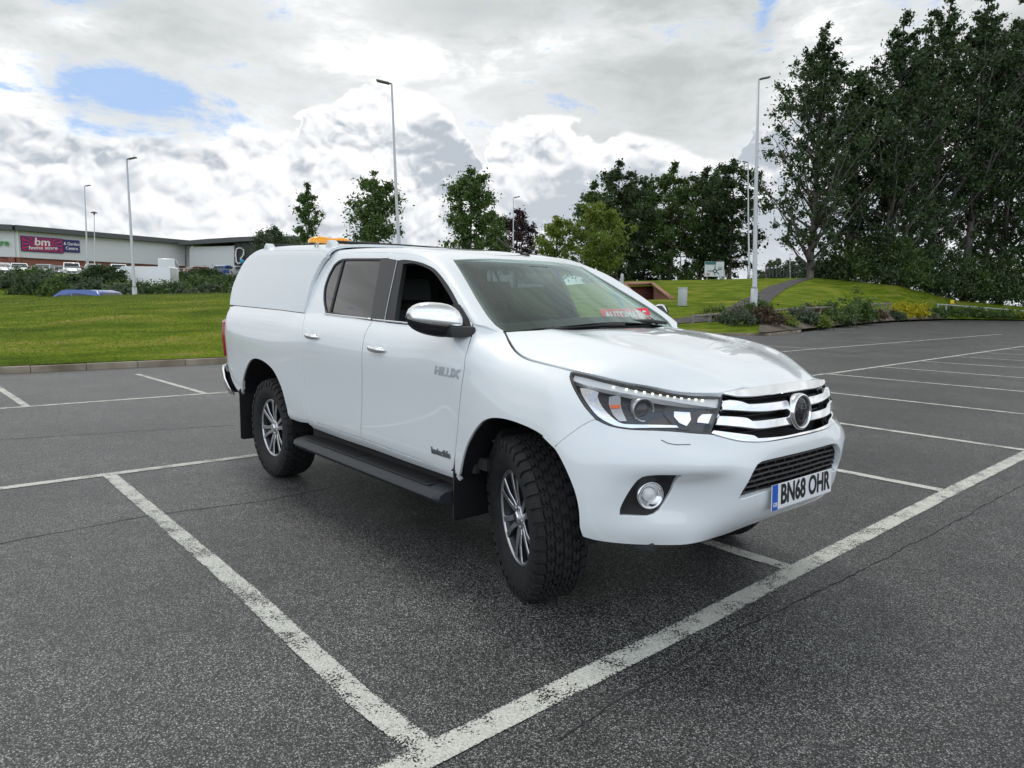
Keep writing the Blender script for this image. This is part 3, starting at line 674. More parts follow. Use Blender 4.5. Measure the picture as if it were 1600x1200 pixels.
cab_side = O_BED_F + [(.81, -.875, .53), (.95, -.893, .556)] + O_RDOOR_R[::-1]
both('cab_corner_panel', S_LOW, cab_side, M_paint, T, corner=35, gap=.002)
rail = [(.643, -.848, 1.345), (.25, -.862, 1.360), (-.25, -.858, 1.371), (-.75, -.852, 1.381), (-.965, -.842, 1.386)]
bed = O_BED_F[:-1] + [(.765, -.885, .550), (.60, -.88, .535), (.455, -.885, .54)] + O_RARCH[::-1][1:] + [(-.56, -.905, .612), (-.70, -.897, .655), (-.84, -.895, .735), (-.93, -.885, .82), (-1.0, -.865, .835), (-1.062, -.80, .84),
      (-1.10, -.76, .90), (-1.11, -.762, 1.1), (-1.085, -.76, 1.38), (-1.03, -.815, 1.384)] + rail[::-1]
tail = [(-.962, -.886, 1.225), (-.955, -.892, 1.10), (-.962, -.888, 1.0), (-.985, -.878, .93), (-1.06, -.83, .925), (-1.09, -.78, .97), (-1.10, -.775, 1.10), (-1.08, -.79, 1.24), (-1.03, -.84, 1.245)]
both('bed_side', S_LOW, bed, M_paint, T, corner=35, holes=[tail], gap=.0035)
for o in both('tail_lamp', S_LOW, tail, M_red, T, gap=.004, off=.022, flange=.06, rim=.012): pass
fender = O_FDOOR_F[1:-1][::-1][1:] + [(2.664, -.812, 1.345)] + O_SEAMUP[1:] + [(2.775, -.715, 1.300)] + O_HSHUT + O_HL[:6] + O_BUMPF[::-1][0:4] + O_FARCH[9::-1]
fender = fender[:-1] + [(2.667, -.895, .534), (2.63, -.895, .545)]
both('front_wing', S_LOW, fender, M_paint, T, corner=35, gap=.003)
sill = [(2.60, -.89, .548), (2.63, -.893, .540), (2.655, -.885, .505), (2.2, -.86, .503), (1.7, -.86, .508), (1.2, -.86, .508), (.80, -.865, .512), (.81, -.875, .532), (.95, -.895, .570), (1.286, -.896, .563), (1.598, -.897, .563), (2.174, -.893, .549)]
both('sill', S_LOW, sill, M_paint, T, corner=50, gap=.001)
# front bumper: one piece round the nose
fogR = O_FOG; lg = O_LGR; lgb = O_LGB
lowgr = lg[:-1] + [(4.058, 0, .789)] + M_(lg[:-1])[::-1] + M_(lgb[1:]) [::1] if False else None
LG = [lgb[0]] + lg[1:6] + M_(lg[1:6])[::-1] + [M_(lgb)[0]] + M_([lgb[1]]) + [lgb[1]]
bu = O_FARCH[9:] + [(3.61, -.87, .445), (3.685, -.80, .436), (3.77, -.71, .433), (3.87, -.58, .434), (3.915, -.43, .449), (3.95, -.25, .472)]
hb = O_HL[4:11]
gb = [(3.924, -.500, .902), (3.948, -.475, .893), (3.984, -.417, .876), (4.009, -.341, .865), (4.026, -.250, .860), (4.036, -.1, .858)]
topR = O_BUMPF + [(3.592, -.851, .954)] + hb[2:6] + [(3.915, -.51, .904)] + gb
half = topR[::-1] + [O_FARCH[9]] + bu[1:]
outB = half + M_(half)[::-1]
panel(S_LOW, outB, 'front_bumper', M_paint, T, holes=[fogR, M_(fogR), LG], corner=38, gs=.6, flange=.03, rim=.004, gap=.002)
# --- bonnet
hr = [(2.795, -.697, 1.289)] + [tuple(e) for e in M_(_E)[1:]]
hoodR = [(2.95, 0, 1.300), (2.93, -.25, 1.299), (2.88, -.48, 1.296)] + hr + [(3.94, -.22, 1.083)]
hoodF = hoodR + [(3.955, 0, 1.085)] + M_(hoodR)[:0:-1]
panel(S_HOOD, hoodF, 'bonnet', M_paint, T, corner=35, gap=.004, gs=.5, rim=.003)
# --- cab above the belt
roofR = [(.63, -.838, 1.30), (.675, -.834, 1.30), ] + O_CDOOR + [(2.672, -.815, 1.333), (2.706, -.785, 1.330), (2.735, -.755, 1.318)] + [(2.775, -.70, 1.293)] + O_WSL[::-1][1:]
roofR = [(.602, -.840, 1.30), (.640, -.841, 1.30)] + O_CDOOR + [(2.672, -.817, 1.325), (2.72, -.79, 1.31), (2.79, -.72, 1.27)] + O_WSL[::-1]
wstop = [(2.118, -.44, 1.701), (2.146, -.28, 1.706), (2.168, -.12, 1.709)]
can_front = [(.57, -.840, 1.30), (.56, -.78, 1.50), (.56, -.725, 1.62), (.60, -.69, 1.72), (.65, -.668, 1.770), (.67, -.6, 1.81), (.67, -.3, 1.83)]
rf = can_front[::-1] + roofR[1:] + wstop
roofO = rf + M_(rf)[::-1]
panel(S_CAB, roofO, 'cab_roof', M_paint, T, corner=38, gap=.001, gs=.6)
belt_low = [(1.64, -.846, 1.30)]
fframe = O_CDOOR[9:] + [(2.672, -.817, 1.320), (2.45, -.846, 1.295), (2.1, -.848, 1.293), (1.658, -.847, 1.295)] + O_DIVUP[::-1][:-1]
rframe = [(.648, -.845, 1.30)] + O_CDOOR[:10] + O_DIVUP[1:] + [(1.655, -.846, 1.297), (1.3, -.846, 1.297), (.95, -.846, 1.297)]
ffr = both('window_frame', S_CAB, fframe, M_paint, None, holes=[O_FWIN], corner=38, gap=.002, gs=.5)
rfr = both('window_frame', S_CAB, rframe, M_paint, None, holes=[O_RWIN], corner=38, gap=.002, gs=.5)
for a, b in zip(ffr, fd): a.parent = b
for a, b in zip(rfr, rd): a.parent = b
# dark pillar trim either side of the door split
ptf = [O_FWIN[0], O_FWIN[1]] + [(1.690, -.686, 1.700), (1.588, -.676, 1.715)] + O_DIVUP[1:3] + [(1.655, -.836, 1.312)]
ptf = [(1.795, -.837, 1.312), (1.70, -.690, 1.694), (1.577, -.680, 1.706), (1.592, -.701, 1.661), (1.610, -.758, 1.519), (1.640, -.836, 1.312)]
ptr = [(1.652, -.836, 1.312), (1.620, -.758, 1.519), (1.6025, -.701, 1.661), (1.589, -.679, 1.709), (1.490, -.680, 1.713), (1.632, -.837, 1.312)]
for o, d in zip(both('pillar_trim', S_CAB, ptf, M_pillar, None, off=.003, gap=.0005, flange=.012, corner=20), fd): o.parent = d
for o, d in zip(both('pillar_trim', S_CAB, ptr, M_pillar, None, off=.0015, gap=.0005, flange=.012, corner=20), rd): o.parent = d
# window seals and glass
for win, opn, drs, glz in ((O_RWIN, inset3(S_CAB, O_RWIN, .013), rd, True), (O_FWIN, O_FOPEN, fd, False)):
    for m in (False, True):
        d = drs[1 if m else 0]
        panel(S_CAB, win, 'window_seal', M_bplas, d, holes=[opn if not m or glz else inset3(S_CAB, win, .016)], off=-.003, gap=.0005, flange=.03, mirror=m, corner=38)
        if glz:
            panel(S_CAB, inset3(S_CAB, O_RWIN, .010), 'door_glass', M_tint, d, off=-.010, gap=0, flange=0, mirror=m, corner=38)
            bar = [(O_QDIV[0][0]-.012, O_QDIV[0][1], O_QDIV[0][2]), (O_QDIV[0][0]+.012, O_QDIV[0][1], O_QDIV[0][2]), (O_QDIV[1][0]+.012, O_QDIV[1][1], O_QDIV[1][2]), (O_QDIV[1][0]-.012, O_QDIV[1][1], O_QDIV[1][2])]
            panel(S_CAB, bar, 'window_divider', M_bplas, d, off=-.002, gap=0, flange=.01, mirror=m, corner=20)
        elif m:
            panel(S_CAB, inset3(S_CAB, O_FWIN, .010), 'door_glass', M_wsg, d, off=-.010, gap=0, flange=0, mirror=m, corner=38)
# belt mouldings (chrome strip under the side windows)
def belt_strip(x0, x1, m, parent):
    pts = []
    n = 14
    for i in range(n+1):
        x = x0+(x1-x0)*i/n
        z = np.interp(x, [.9, 1.3, 1.7, 2.1, 2.45, 2.64], [1.348, 1.336, 1.324, 1.314, 1.325, 1.338])
        y = np.interp(x, [.9, 1.3, 1.7, 2.1, 2.45, 2.64], [-.832, -.836, -.838, -.841, -.836, -.822])-.004
        pts.append((x, -y if m else y, z))
    bm = bmesh.new(); add_tube(bm, pts, .0055, 8); mb_obj('belt_moulding', bm, M_chrome, parent, smooth=True)
for m in (False, True):
    belt_strip(1.67, 2.60, m, fd[m]); belt_strip(.955, 1.645, m, rd[m])
# --- windscreen
wb = [(2.80, -.62, 1.290), (2.86, -.42, 1.300), (2.90, -.2, 1.318)]
wsR = wstop[::-1] + O_WSL + wb
wsO = wsR + M_(wsR)[::-1]
WSI = inset3(S_CAB, wsO, .03, corner=40)
wsi = [(2.165, -.12, 1.695), (2.145, -.28, 1.690), (2.135, -.44, 1.680), (2.150, -.53, 1.662), (2.22, -.555, 1.617), (2.40, -.608, 1.513), (2.555, -.655, 1.424), (2.65, -.672, 1.365), (2.705, -.665, 1.335), (2.74, -.58, 1.332), (2.79, -.42, 1.338), (2.83, -.2, 1.352)]
wsI = wsi + M_(wsi)[::-1]
panel(S_CAB, wsO, 'windscreen_border', M_dark, T, holes=[wsI], off=-.006, gap=.0, flange=0, corner=40)
panel(S_CAB, wsO, 'windscreen', M_wsg, T, off=-.002, gap=.001, flange=0, corner=40)
# cowl, under the wiper arms
cow = [(2.775, -.74, 1.276), (2.80, -.60, 1.276), (2.86, -.42, 1.283), (2.90, -.2, 1.292), (2.92, 0, 1.294)]; cow2 = [(2.86, -.74, 1.235), (2.93, -.60, 1.25), (2.98, -.42, 1.26), (3.02, -.2, 1.27), (3.04, 0, 1.27)]
cv = cow+M_(cow[:-1])[::-1]+cow2+M_(cow2[:-1])[::-1]; nn = len(cow)*2-1
mesh_obj('windscreen_cowl', cv, [(i, i+1, nn+i+1, nn+i) for i in range(nn-1)], M_bplas, T)
for P in ([(2.875, -.50, 1.297), (2.875, -.30, 1.308), (2.90, -.10, 1.318), (2.93, .06, 1.318)], [(2.87, .02, 1.330), (2.868, .18, 1.335), (2.87, .36, 1.335), (2.875, .50, 1.322)]):
    bm = bmesh.new(); add_tube(bm, P, [.006, .011, .012, .010], 8)
    add_tube(bm, [(p[0]-.012, p[1], p[2]+.006) for p in P[:3]], .005, 6); mb_obj('wiper', bm, M_bplas, T, smooth=True)
# --- wheel-arch liners
def liner(pts, yin, name='wheel_arch_liner'):
    for m in (1, -1):
        V = []; F = []; P = [(p[0], p[1]+.012, p[2]) for p in spl(pts+[(pts[-1][0], pts[-1][1], .30), (pts[0][0], pts[0][1], .30)], 60, .05)[:-1]]
        P = [p for p in P if p[2] > .40]
        n = len(P)
        for y in (None, yin):
            for p in P: V.append((p[0], m*(p[1] if y is None else y), p[2]))
        F = [(i, i+1, n+i+1, n+i) for i in range(n-1) if (Vector(P[i])-Vector(P[i+1])).length < .25]; F.append(tuple(range(n, 2*n)))
        mesh_obj(name, V, F, M_bplas, T)
liner(O_RARCH, -.50); liner(O_FARCH, -.45)
# --- underbody
bm = bmesh.new()
add_box(bm, (1.65, 0, .50), (1.85, 1.66, .10)); add_box(bm, (1.3, 0, .50), (4.6, .80, .18)); add_box(bm, (-.80, 0, .72), (.46, 1.56, .30)); add_box(bm, (3.72, 0, .62), (.10, 1.30, .34))
for s in (-1, 1): add_box(bm, (1.4, s*.45, .44), (4.6, .09, .13))
add_tube(bm, [(0, -.70, .40), (0, .70, .40)], .05, 12); add_lathe(bm, [(0, -.13), (.11, -.1), (.15, 0), (.11, .1), (0, .13)], Matrix.Translation((0, .05, .40)) @ Matrix.Rotation(R_(90), 4, 'X'), 20)
add_tube(bm, [(3.085, -.52, .41), (3.085, -.2, .45), (3.085, .2, .45), (3.085, .52, .41)], .035, 10)
mb_obj('chassis', bm, M_under, T)
for s in (-1, 1):
    bm = bmesh.new(); add_box(bm, (3.66, s*.52, .425), (.10, .44, .05), rot=Matrix.Rotation(R_(-24*s), 3, 'Z'), bevel=.015); mb_obj('air_deflector', bm, M_gplas, T)
# --- tailgate and rear bumper
bm = bmesh.new(); add_box(bm, (-1.10, 0, 1.10), (.05, 1.50, .54), bevel=.012); mb_obj('tailgate', bm, M_paint, T, auto=40)
prof = [(-1.04, .83), (-1.17, .835), (-1.205, .80), (-1.20, .70), (-1.16, .60), (-1.10, .57), (-1.04, .60)]
bm = bmesh.new(); add_prism(bm, prof, -.80, .80)
bmesh.ops.bevel(bm, geom=list(bm.edges), offset=.008, segments=2, affect='EDGES')
rb = mb_obj('rear_bumper', bm, M_bplas, T, auto=40)
for s in (-1, 1):
    V = []; F = []
    ring = [(-1.19, .74*s), (-1.19, .80*s), (-1.165, .855*s), (-1.11, .885*s), (-1.05, .892*s)]
    lev = [(.835, 0), (.80, .012), (.72, .012), (.64, -.005), (.57, -.035)]
    for z, o in lev:
        for k, (x, y) in enumerate(ring):
            c = 1+o/.9; xx = x-o*.6 + (0 if k < 4 else (.835-z)*.42); V.append((xx + (.835-z)*(.05 if k < 4 else 0), y*c, z))
    w = len(ring); F = [(i*w+j, i*w+j+1, (i+1)*w+j+1, (i+1)*w+j) for i in range(len(lev)-1) for j in range(w-1)]
    o = mesh_obj('bumper_corner', V, F, M_chrome, rb, smooth=True); md = o.modifiers.new('s', 'SOLIDIFY'); md.thickness = .012; md.offset = -s
# --- mudflaps
for s in (-1, 1):
    bm = bmesh.new()
    P = [(-.555, .905), (-.575, .60), (-.60, .40), (-.62, .225)]
    add_prism(bm, [(s*.925, .66), (s*.925, .235), (s*.905, .222), (s*.70, .222), (s*.68, .24), (s*.68, .72), (s*.80, .74)], -.575, -.565, 'x'); mb_obj('mudflap', bm, M_bplas, T, auto=40)
    bm = bmesh.new()
    add_prism(bm, [(s*.905, .56), (s*.905, .30), (s*.89, .288), (s*.65, .293), (s*.635, .31), (s*.64, .70), (s*.80, .74)], 2.625, 2.635, 'x'); mb_obj('mudflap', bm, M_bplas, T, auto=40)
# --- side steps
for s in (-1, 1):
    prof = [(.80, .449), (.88, .456), (.95, .448), (.985, .432), (.994, .410), (.98, .388), (.93, .376), (.80, .39)]
    V = []; F = []; xs = [.70, .712, .735, .80, 1.2, 1.7, 2.1, 2.45, 2.55, 2.60, 2.612]
    sc = [.62, .85, .96, 1, 1, 1, 1, 1, 1, .97, .9]
    for x, k in zip(xs, sc):
        for y, z in prof: V.append((x, s*(.80+(y-.80)*(1-(1-k)*.5)), .42+(z-.42)*k))
    w = len(prof)
    for i in range(len(xs)-1):
        for j in range(w): F.append((i*w+j, i*w+(j+1) % w, (i+1)*w+(j+1) % w, (i+1)*w+j))
    F += [tuple(range(w))[::-1], tuple(range((len(xs)-1)*w, len(xs)*w))]
    st = mesh_obj('side_step', V, F, M_gplas, T, smooth=True); st.data.set_sharp_from_angle(angle=R_(50))
    bm = bmesh.new()
    add_box(bm, (1.66, s*.895, .4535), (1.60, .110, .010), bevel=.004)
    for k in range(6): add_box(bm, (1.25, s*(.852+.0175*k), .4605), (.74, .007, .007)); add_box(bm, (2.05, s*(.852+.0175*k), .4605), (.74, .007, .007))
    mb_obj('tread_pad', bm, M_bplas, st)
    for x in (.95, 1.7, 2.5):
        bm = bmesh.new(); add_box(bm, (x, s*.74, .42), (.06, .22, .04)); mb_obj('step_bracket', bm, M_under, st)
# --- door handles
def handle(c, m, parent):
    bm = bmesh.new(); n = 20; rings = []
    for i in range(n+1):
        t = -1+2*i/n; x = c[0]+.100*t
        h = .0195*(1-abs(t)**3.0)**.5 + .002; dp = .012*(1-abs(t)**4)**.5+.002
        oy = .028*(1-abs(t)**3.0)+.006
        ring = []
        for k in range(12):
            a = 2*math.pi*k/12
            ring.append(bm.verts.new((x, (c[1]-oy-dp*math.cos(a))*(-1 if m else 1), c[2]+h*math.sin(a)-.006*t)))
        rings.append(ring)
    for i in range(n):
        for k in range(12): bm.faces.new((rings[i][k], rings[i][(k+1) % 12], rings[i+1][(k+1) % 12], rings[i+1][k]))
    bm.faces.new(rings[0]); bm.faces.new(rings[-1])
    mb_obj('door_handle', bm, M_chrome, parent, smooth=True)
for m in (False, True): handle((1.873, -.922, 1.157), m, fd[m]); handle((.963, -.920, 1.193), m, rd[m])
# --- badges
Mx = frame((2.60, -.9325, 1.078), (1, 0, -.02), (0, -.05, 1))
text_obj('model_badge', 'HILUX', Mx, M_badge, fd[0], size=.062, extrude=.003, offset=.0025, xs=1.22, shear=.25)
text_obj('model_badge', 'HILUX', frame((2.545, .9325, 1.082), (-1, 0, 0), (0, .05, 1)), M_chrome, fd[1], size=.075, extrude=.004, offset=.0025, xs=1.18, shear=.25)
text_obj('trim_badge', 'Invincible', frame((2.515, -.9075, .636), (1, 0, -.0), (0, -.12, 1)), M_badge2, fd[0], size=.052, extrude=.004, offset=.0012, xs=.92)
# --- mirrors
def mirror_unit(m):
    s = 1 if m else -1
    def shell(name, a0, a1, mat_, grow=0.0, parent=None):
        bm = bmesh.new(); n = 16; na = 20; rings = []
        for i in range(n+1):
            t = -1+2*i/n; y = (1.005+.128*t) if not m else (.935+.10*t)
            k = (1-abs(t)**2.6)**.5 if abs(t) < 1 else 0
            k = max(k, .10)
            zc = 1.340+.016*t; xc = (2.60 if not m else 2.47)-.055*t   # outer end sweeps back
            hz = (.088-.008*t+grow)*k; hx = (.072+grow)*k
            ring = []
            for j in range(na+1):
                a = R_(a0)+(R_(a1)-R_(a0))*j/na
                ca, sa = math.cos(a), math.sin(a)
                ring.append(bm.verts.new((xc+hx*math.copysign(abs(ca)**.8, ca)*(1 if ca > 0 else .55), s*y, zc+hz*(1 if sa > 0 else .86)*math.copysign(abs(sa)**.75, sa))))
            rings.append(ring)
        for i in range(n):
            for j in range(na): bm.faces.new((rings[i][j], rings[i][j+1], rings[i+1][j+1], rings[i+1][j]))
        return mb_obj(name, bm, mat_, parent, smooth=True)
    body = shell('door_mirror', -180, 180, M_bplas, 0, fd[1 if m else 0])
    capo = shell('mirror_cap', -10, 172, M_chrome, .006, body)
    md = capo.modifiers.new('s', 'SOLIDIFY'); md.thickness = .004; md.offset = 0
    shell('lower_trim', -60, -18, M_gloss, .004, body)
    bm = bmesh.new()   # arm and sail panel
    add_box(bm, ((2.655 if not m else 2.55), s*.90, 1.288), (.12, .16, .055), bevel=.018)
    add_prism(bm, [(2.50, 1.285), (2.66, 1.262), (2.682, 1.275), (2.672, 1.318), (2.622, 1.362), (2.555, 1.425), (2.515, 1.41)], s*.812, s*.858)
    mb_obj('mirror_arm', bm, M_bplas, body, auto=40)
for m in (False, True): mirror_unit(m)
# --- lamps
HL_in = [tuple(p) for p in O_HL]
S_La, S_Lb, S_Lc = S_LOW.offset(-.018), S_LOW.offset(-.035), S_LOW.offset(-.060)
for m in (False, True):
    hl = panel(S_LOW, O_HL, 'headlight', M_gloss, T, mirror=m, off=-.062, gap=0, flange=0, corner=50)
    kw = dict(mirror=m, gap=0, corner=40)
    panel(S_LOW, O_HL, 'lamp_rim', M_bplas, hl, holes=[inset3(S_LOW, O_HL, .009, corner=50)], off=-.003, flange=.07, mirror=m, gap=.001, corner=50)
    panel(S_LOW, O_HL, 'lens', M_lens, hl, off=-.0005, flange=0, mirror=m, gap=.002, corner=50)
    panel(S_La, H_DRL, 'light_guide', M_drl, hl, flange=.03, back=True, rim=.003, **kw)
    panel(S_Lb, H_CHROME, 'lamp_trim', M_chrome, hl, flange=.02, rim=.003, **kw)
    panel(S_Lb, H_IND, 'indicator', M_satin, hl, flange=.02, rim=.003, **kw)
    panel(S_Lb, H_AMB, 'indicator_bulb', M_orange, hl, flange=.006, off=.004, **kw)
    panel(S_Lb, H_HIGH, 'reflector', M_alloyd, hl, flange=.02, rim=.003, off=-.012, **kw)
    panel(S_Lb, H_HIGH2, 'reflector_cup', M_chrome, hl, flange=.012, off=0, **kw)
    panel(S_Lb, H_END, 'lamp_trim', M_chrome, hl, flange=.02, rim=.003, **kw)
    s = -1 if m else 1
    # projector with its shroud
    c = Vector((3.708, -.682*s, .995)); ax = Vector((.93, -.36*s, 0))
    Mp = frame(c-ax*.035, ax.cross(Vector((0, 0, 1))), (0, 0, 1))
    if Mp.col[2].xyz.dot(ax) < 0: Mp = frame(c-ax*.035, -ax.cross(Vector((0, 0, 1))), (0, 0, 1))
    bm = bmesh.new(); add_lathe(bm, [(.047, -.03), (.053, .025), (.049, .030), (.043, .026), (.040, -.03)], Mp, 32); mb_obj('lamp_bezel', bm, M_satin, hl, smooth=True)
    bm = bmesh.new(); add_lathe(bm, [(.040, -.01), (.036, .010), (.026, .022), (.012, .028), (0, .030)], Mp, 32); mb_obj('projector', bm, M_gloss, hl, smooth=True)
    for p in H_LED:
        bm = bmesh.new(); q = Vector(p); n = Vector(S_La.nor(*S_La.uv(q))); q = q+n*.003+Vector((0, 0, .002)); q.y *= s; n.y *= s
        add_box(bm, q, (.005, .011, .008), rot=n.to_track_quat('X', 'Z').to_matrix(), bevel=.002); mb_obj('led', bm, M_led, hl)
# --- grille
fr_cache = S_LOW.bvh
def fr(y, z, d=0.0):
    loc, n, i, dist = fr_cache.ray_cast(Vector((6, y, z)), Vector((-1, 0, 0)))
    return Vector((loc.x-d, y, z))
gU = [(3.955, 0, 1.083), (3.94, -.22, 1.081), (3.905, -.438, 1.070), (3.916, -.435, 1.056), (3.926, -.460, 1.011), (3.922, -.490, .951), (3.920, -.506, .908)]
gO = gU + gb[:5] + [(4.037, 0, .858)]
gAll = gO[1:-1] + [gO[-1]] + M_(gO[1:-1])[::-1] + [gO[0]]
gr = panel(S_LOW, gAll, 'grille', M_dark, T, off=-.075, gap=0, flange=0, corner=50)
bm = bmesh.new()
for z in [.90+.022*k for k in range(8)]:
    hw = .44
    add_tube(bm, [tuple(fr(y, z, .045)) for y in np.linspace(-hw, hw, 15)], .0045, 6)
mb_obj('grille_mesh', bm, M_bplas, gr, smooth=True)
def bar(name, U, L, off=.010, flange=.045, mat_=M_chrome, rim=.006):
    U = [p for p in U if p[1] < -.02]; L = [p for p in L if p[1] < -.02]
    uc = (fr(0, U[-1][2]).x, 0, U[-1][2]); lc = (fr(0, L[-1][2]).x, 0, L[-1][2])
    R1 = U[::-1]+L; o = [uc]+R1+[lc]+M_(R1)[::-1]
    return panel(S_LOW, o, name, mat_, gr, off=off, gap=.0005, flange=flange, rim=rim, corner=40, back=False)
bar('grille_bar', G_TOP, G_TOPL, .010, .03)
bar('grille_bar', G_B1U, G_B1L); bar('grille_bar', G_B2U, G_B2L); bar('grille_surround', G_BOTU, G_BOTL, .004, .05, rim=.003)
Mb = frame((3.99, 0, .966), (0, 1, 0), (-.06, 0, 1))
bm = bmesh.new(); add_lathe(bm, [(.060, 0), (.079, .0), (.083, .035), (.080, .050), (.073, .054), (.068, .050), (.066, .040)], Mb, 56); em = mb_obj('emblem', bm, M_chrome, gr, smooth=True)
bm = bmesh.new(); add_lathe(bm, [(.067, .043), (.045, .050), (.02, .053), (0, .0535)], Mb, 48); mb_obj('emblem_disc', bm, M_gloss, em, smooth=True)
bm = bmesh.new()
def oval(a, b, cy=0, r=.0035, z=.053, lean=0):
    P = []
    for k in range(37):
        t = 2*math.pi*k/36; x, y = a*math.cos(t), cy+b*math.sin(t); h = .0535-.0105*((x*x+y*y)/.0045)
        P.append(Mb @ Vector((x, y, h)))
    add_tube(bm, P, r, 6, cap=False)
oval(.056, .042); oval(.017, .040, .001); oval(.040, .014, .026)
mb_obj('emblem_ovals', bm, mat('smoked_chrome', (.10, .10, .11), .25, 1.0), em, smooth=True)
# --- lower grille
lgp = panel(S_LOW, LG, 'lower_grille', M_dark, T, off=-.07, gap=-.01, flange=0, corner=50)
bm = bmesh.new()
for i, z in enumerate([.655+.0235*k for k in range(6)]):
    hw = .425-.10*max(0, (z-.64)/.15)
    n = 24
    P0 = [fr(y, z, .028) for y in np.linspace(-hw, hw, n)]
    prev = None
    for p in P0:
        w = [bm.verts.new((p.x-.02, p.y, p.z+.007)), bm.verts.new((p.x, p.y, p.z+.003)), bm.verts.new((p.x+.003, p.y, p.z-.004)), bm.verts.new((p.x-.02, p.y, p.z-.007))]
        if prev:
            for k in range(4): bm.faces.new((prev[k], prev[(k+1) % 4], w[(k+1) % 4], w[k]))
        prev = w
    for j in range(9):
        y = -hw+.04+(2*hw-.08)*(j+.5*(i % 2))/8.5
        if abs(y) < hw-.01 and i < 5: add_box(bm, fr(y, z+.0115, .038), (.012, .008, .024))
mb_obj('grille_slats', bm, M_bplas, lgp, auto=30)
# --- fog lamps
for m in (False, True):
    s = -1 if m else 1
    fg = panel(S_LOW, O_FOG, 'fog_lamp_surround', M_bplas, T, mirror=m, off=-.022, gap=-.002, flange=0, corner=40)
    n = Vector(S_LOW.nor(*S_LOW.uv((3.795, -.725, .645)))); ax = Vector((.9, -.42, .02)).normalized(); ax.y *= s
    c = Vector((3.792, -.722*s, .652))-ax*.02
    Mf = frame(c, ax.cross(Vector((0, 0, 1))), (0, 0, 1))
    if Mf.col[2].xyz.dot(ax) < 0: Mf = frame(c, -ax.cross(Vector((0, 0, 1))), (0, 0, 1))
    bm = bmesh.new(); add_lathe(bm, [(.052, -.03), (.058, .012), (.053, .014), (.050, .008), (.030, -.012), (.012, -.016), (0, -.016)], Mf, 36); fl = mb_obj('fog_lamp', bm, M_chrome, T, smooth=True)
    bm = bmesh.new(); add_lathe(bm, [(.030, -.008), (.027, .004), (.014, .012), (0, .014)], Mf, 28); mb_obj('bulb_lens', bm, M_drl, fl, smooth=True)
    bm = bmesh.new(); add_lathe(bm, [(.052, .010), (.035, .017), (0, .022)], Mf, 36); mb_obj('lens', bm, M_lens, fl, smooth=True)
# --- number plate
xpl = 4.054; tilt = -.03
Mpl = frame((xpl+.006, .004, .621), (0, 1, 0), (tilt, 0, 1))
bm = bmesh.new(); add_box(bm, (0, 0, 0), (.52, .111, .006), bevel=.002); bm.transform(Mpl); np_ = mb_obj('number_plate', bm, M_yellow, T)
bm = bmesh.new(); add_box(bm, (-.238, 0, .0034), (.044, .111, .001)); bm.transform(Mpl); mb_obj('plate_band', bm, M_blue, np_)
text_obj('plate_lettering', 'BN68 OHR', Mpl @ Matrix.Translation((.022, .002, .0042)), M_black, np_, size=.120, extrude=.0006, offset=.0034, xs=.755)
text_obj('plate_lettering', 'GB', Mpl @ Matrix.Translation((-.238, -.032, .0046)), M_white, np_, size=.026, extrude=.0004, offset=.0005)
text_obj('plate_maker_text', 'VEHICLE PLATES', Mpl @ Matrix.Translation((.03, -.050, .0042)), M_signred, np_, size=.009, extrude=.0002) if False else None
bm = bmesh.new(); add_box(bm, (0, 0, -.014), (.40, .07, .022)); bm.transform(Mpl); mb_obj('plate_bracket', bm, M_bplas, np_)
# --- canopy
can = panel(S_CAN, O_CANOPY, 'canopy', M_paint2, T, gap=.002, flange=.03, rim=.004, corner=45, gs=.6)
panel(S_CAN, O_CANOPY, 'canopy_side', M_paint2, can, gap=.002, flange=.03, rim=.004, corner=45, gs=.6, mirror=True)
ct = O_CANOPY[5:12]
crt = [(p[0], p[1]+.003, p[2]+.001) for p in ct]
ctop = crt + [(.755, -.45, 1.835), (.76, 0, 1.855)] + M_(crt+[(.755, -.45, 1.835)])[::-1] + [(-.905, 0, 1.90)]
panel(S_CAN, ctop, 'canopy_roof', M_paint2, can, gap=0, flange=.02, corner=50)
cr = O_CANOPY[:6]
crear = [(p[0]-.002, p[1]+.002, p[2]) for p in cr] + [(-.905, 0, 1.90)] + M_([(p[0]-.002, p[1]+.002, p[2]) for p in cr])[::-1] + [(-1.15, 0, 1.41)]
panel(S_CAN, crear, 'canopy_tailgate', M_paint2, can, gap=0, flange=.02, corner=50)
bm = bmesh.new(); add_prism(bm, [(p[0], p[2]) for p in O_CANOPY], -.62, .62); mb_obj('canopy_lining', bm, M_dark, can)
bm = bmesh.new()   # black seal between canopy and bed
for s in (-1, 1):
    add_tube(bm, [(.61, s*.838, 1.338), (.25, s*.844, 1.352), (-.25, s*.847, 1.365), (-.75, s*.846, 1.376), (-.97, s*.842, 1.381)], .008, 6)
add_box(bm, (-.17, 0, 1.32), (1.5, 1.60, .06)); mb_obj('canopy_seal', bm, M_bplas, can)
for x, zz in ((-.60, 1.868), (.64, 1.826)):
    bm = bmesh.new()
    add_tube(bm, [(x, -.585, zz+.044), (x+.01, -.3, zz+.047), (x+.01, 0, zz+.048), (x+.01, .3, zz+.047), (x, .585, zz+.044)], .012, 8)
    rbar = mb_obj('roof_bar', bm, M_bplas, can, smooth=True)
    for s in (-1, 1):
        bm = bmesh.new()
        add_prism(bm, [(x-.060, zz-.02), (x-.040, zz+.012), (x-.018, zz+.05), (x, zz+.058), (x+.018, zz+.05), (x+.045, zz+.012), (x+.10, zz-.02)], s*.645, s*.575)
        bmesh.ops.bevel(bm, geom=list(bm.edges), offset=.006, segments=2, affect='EDGES')
        mb_obj('bar_foot', bm, M_paint2, rbar, auto=40)
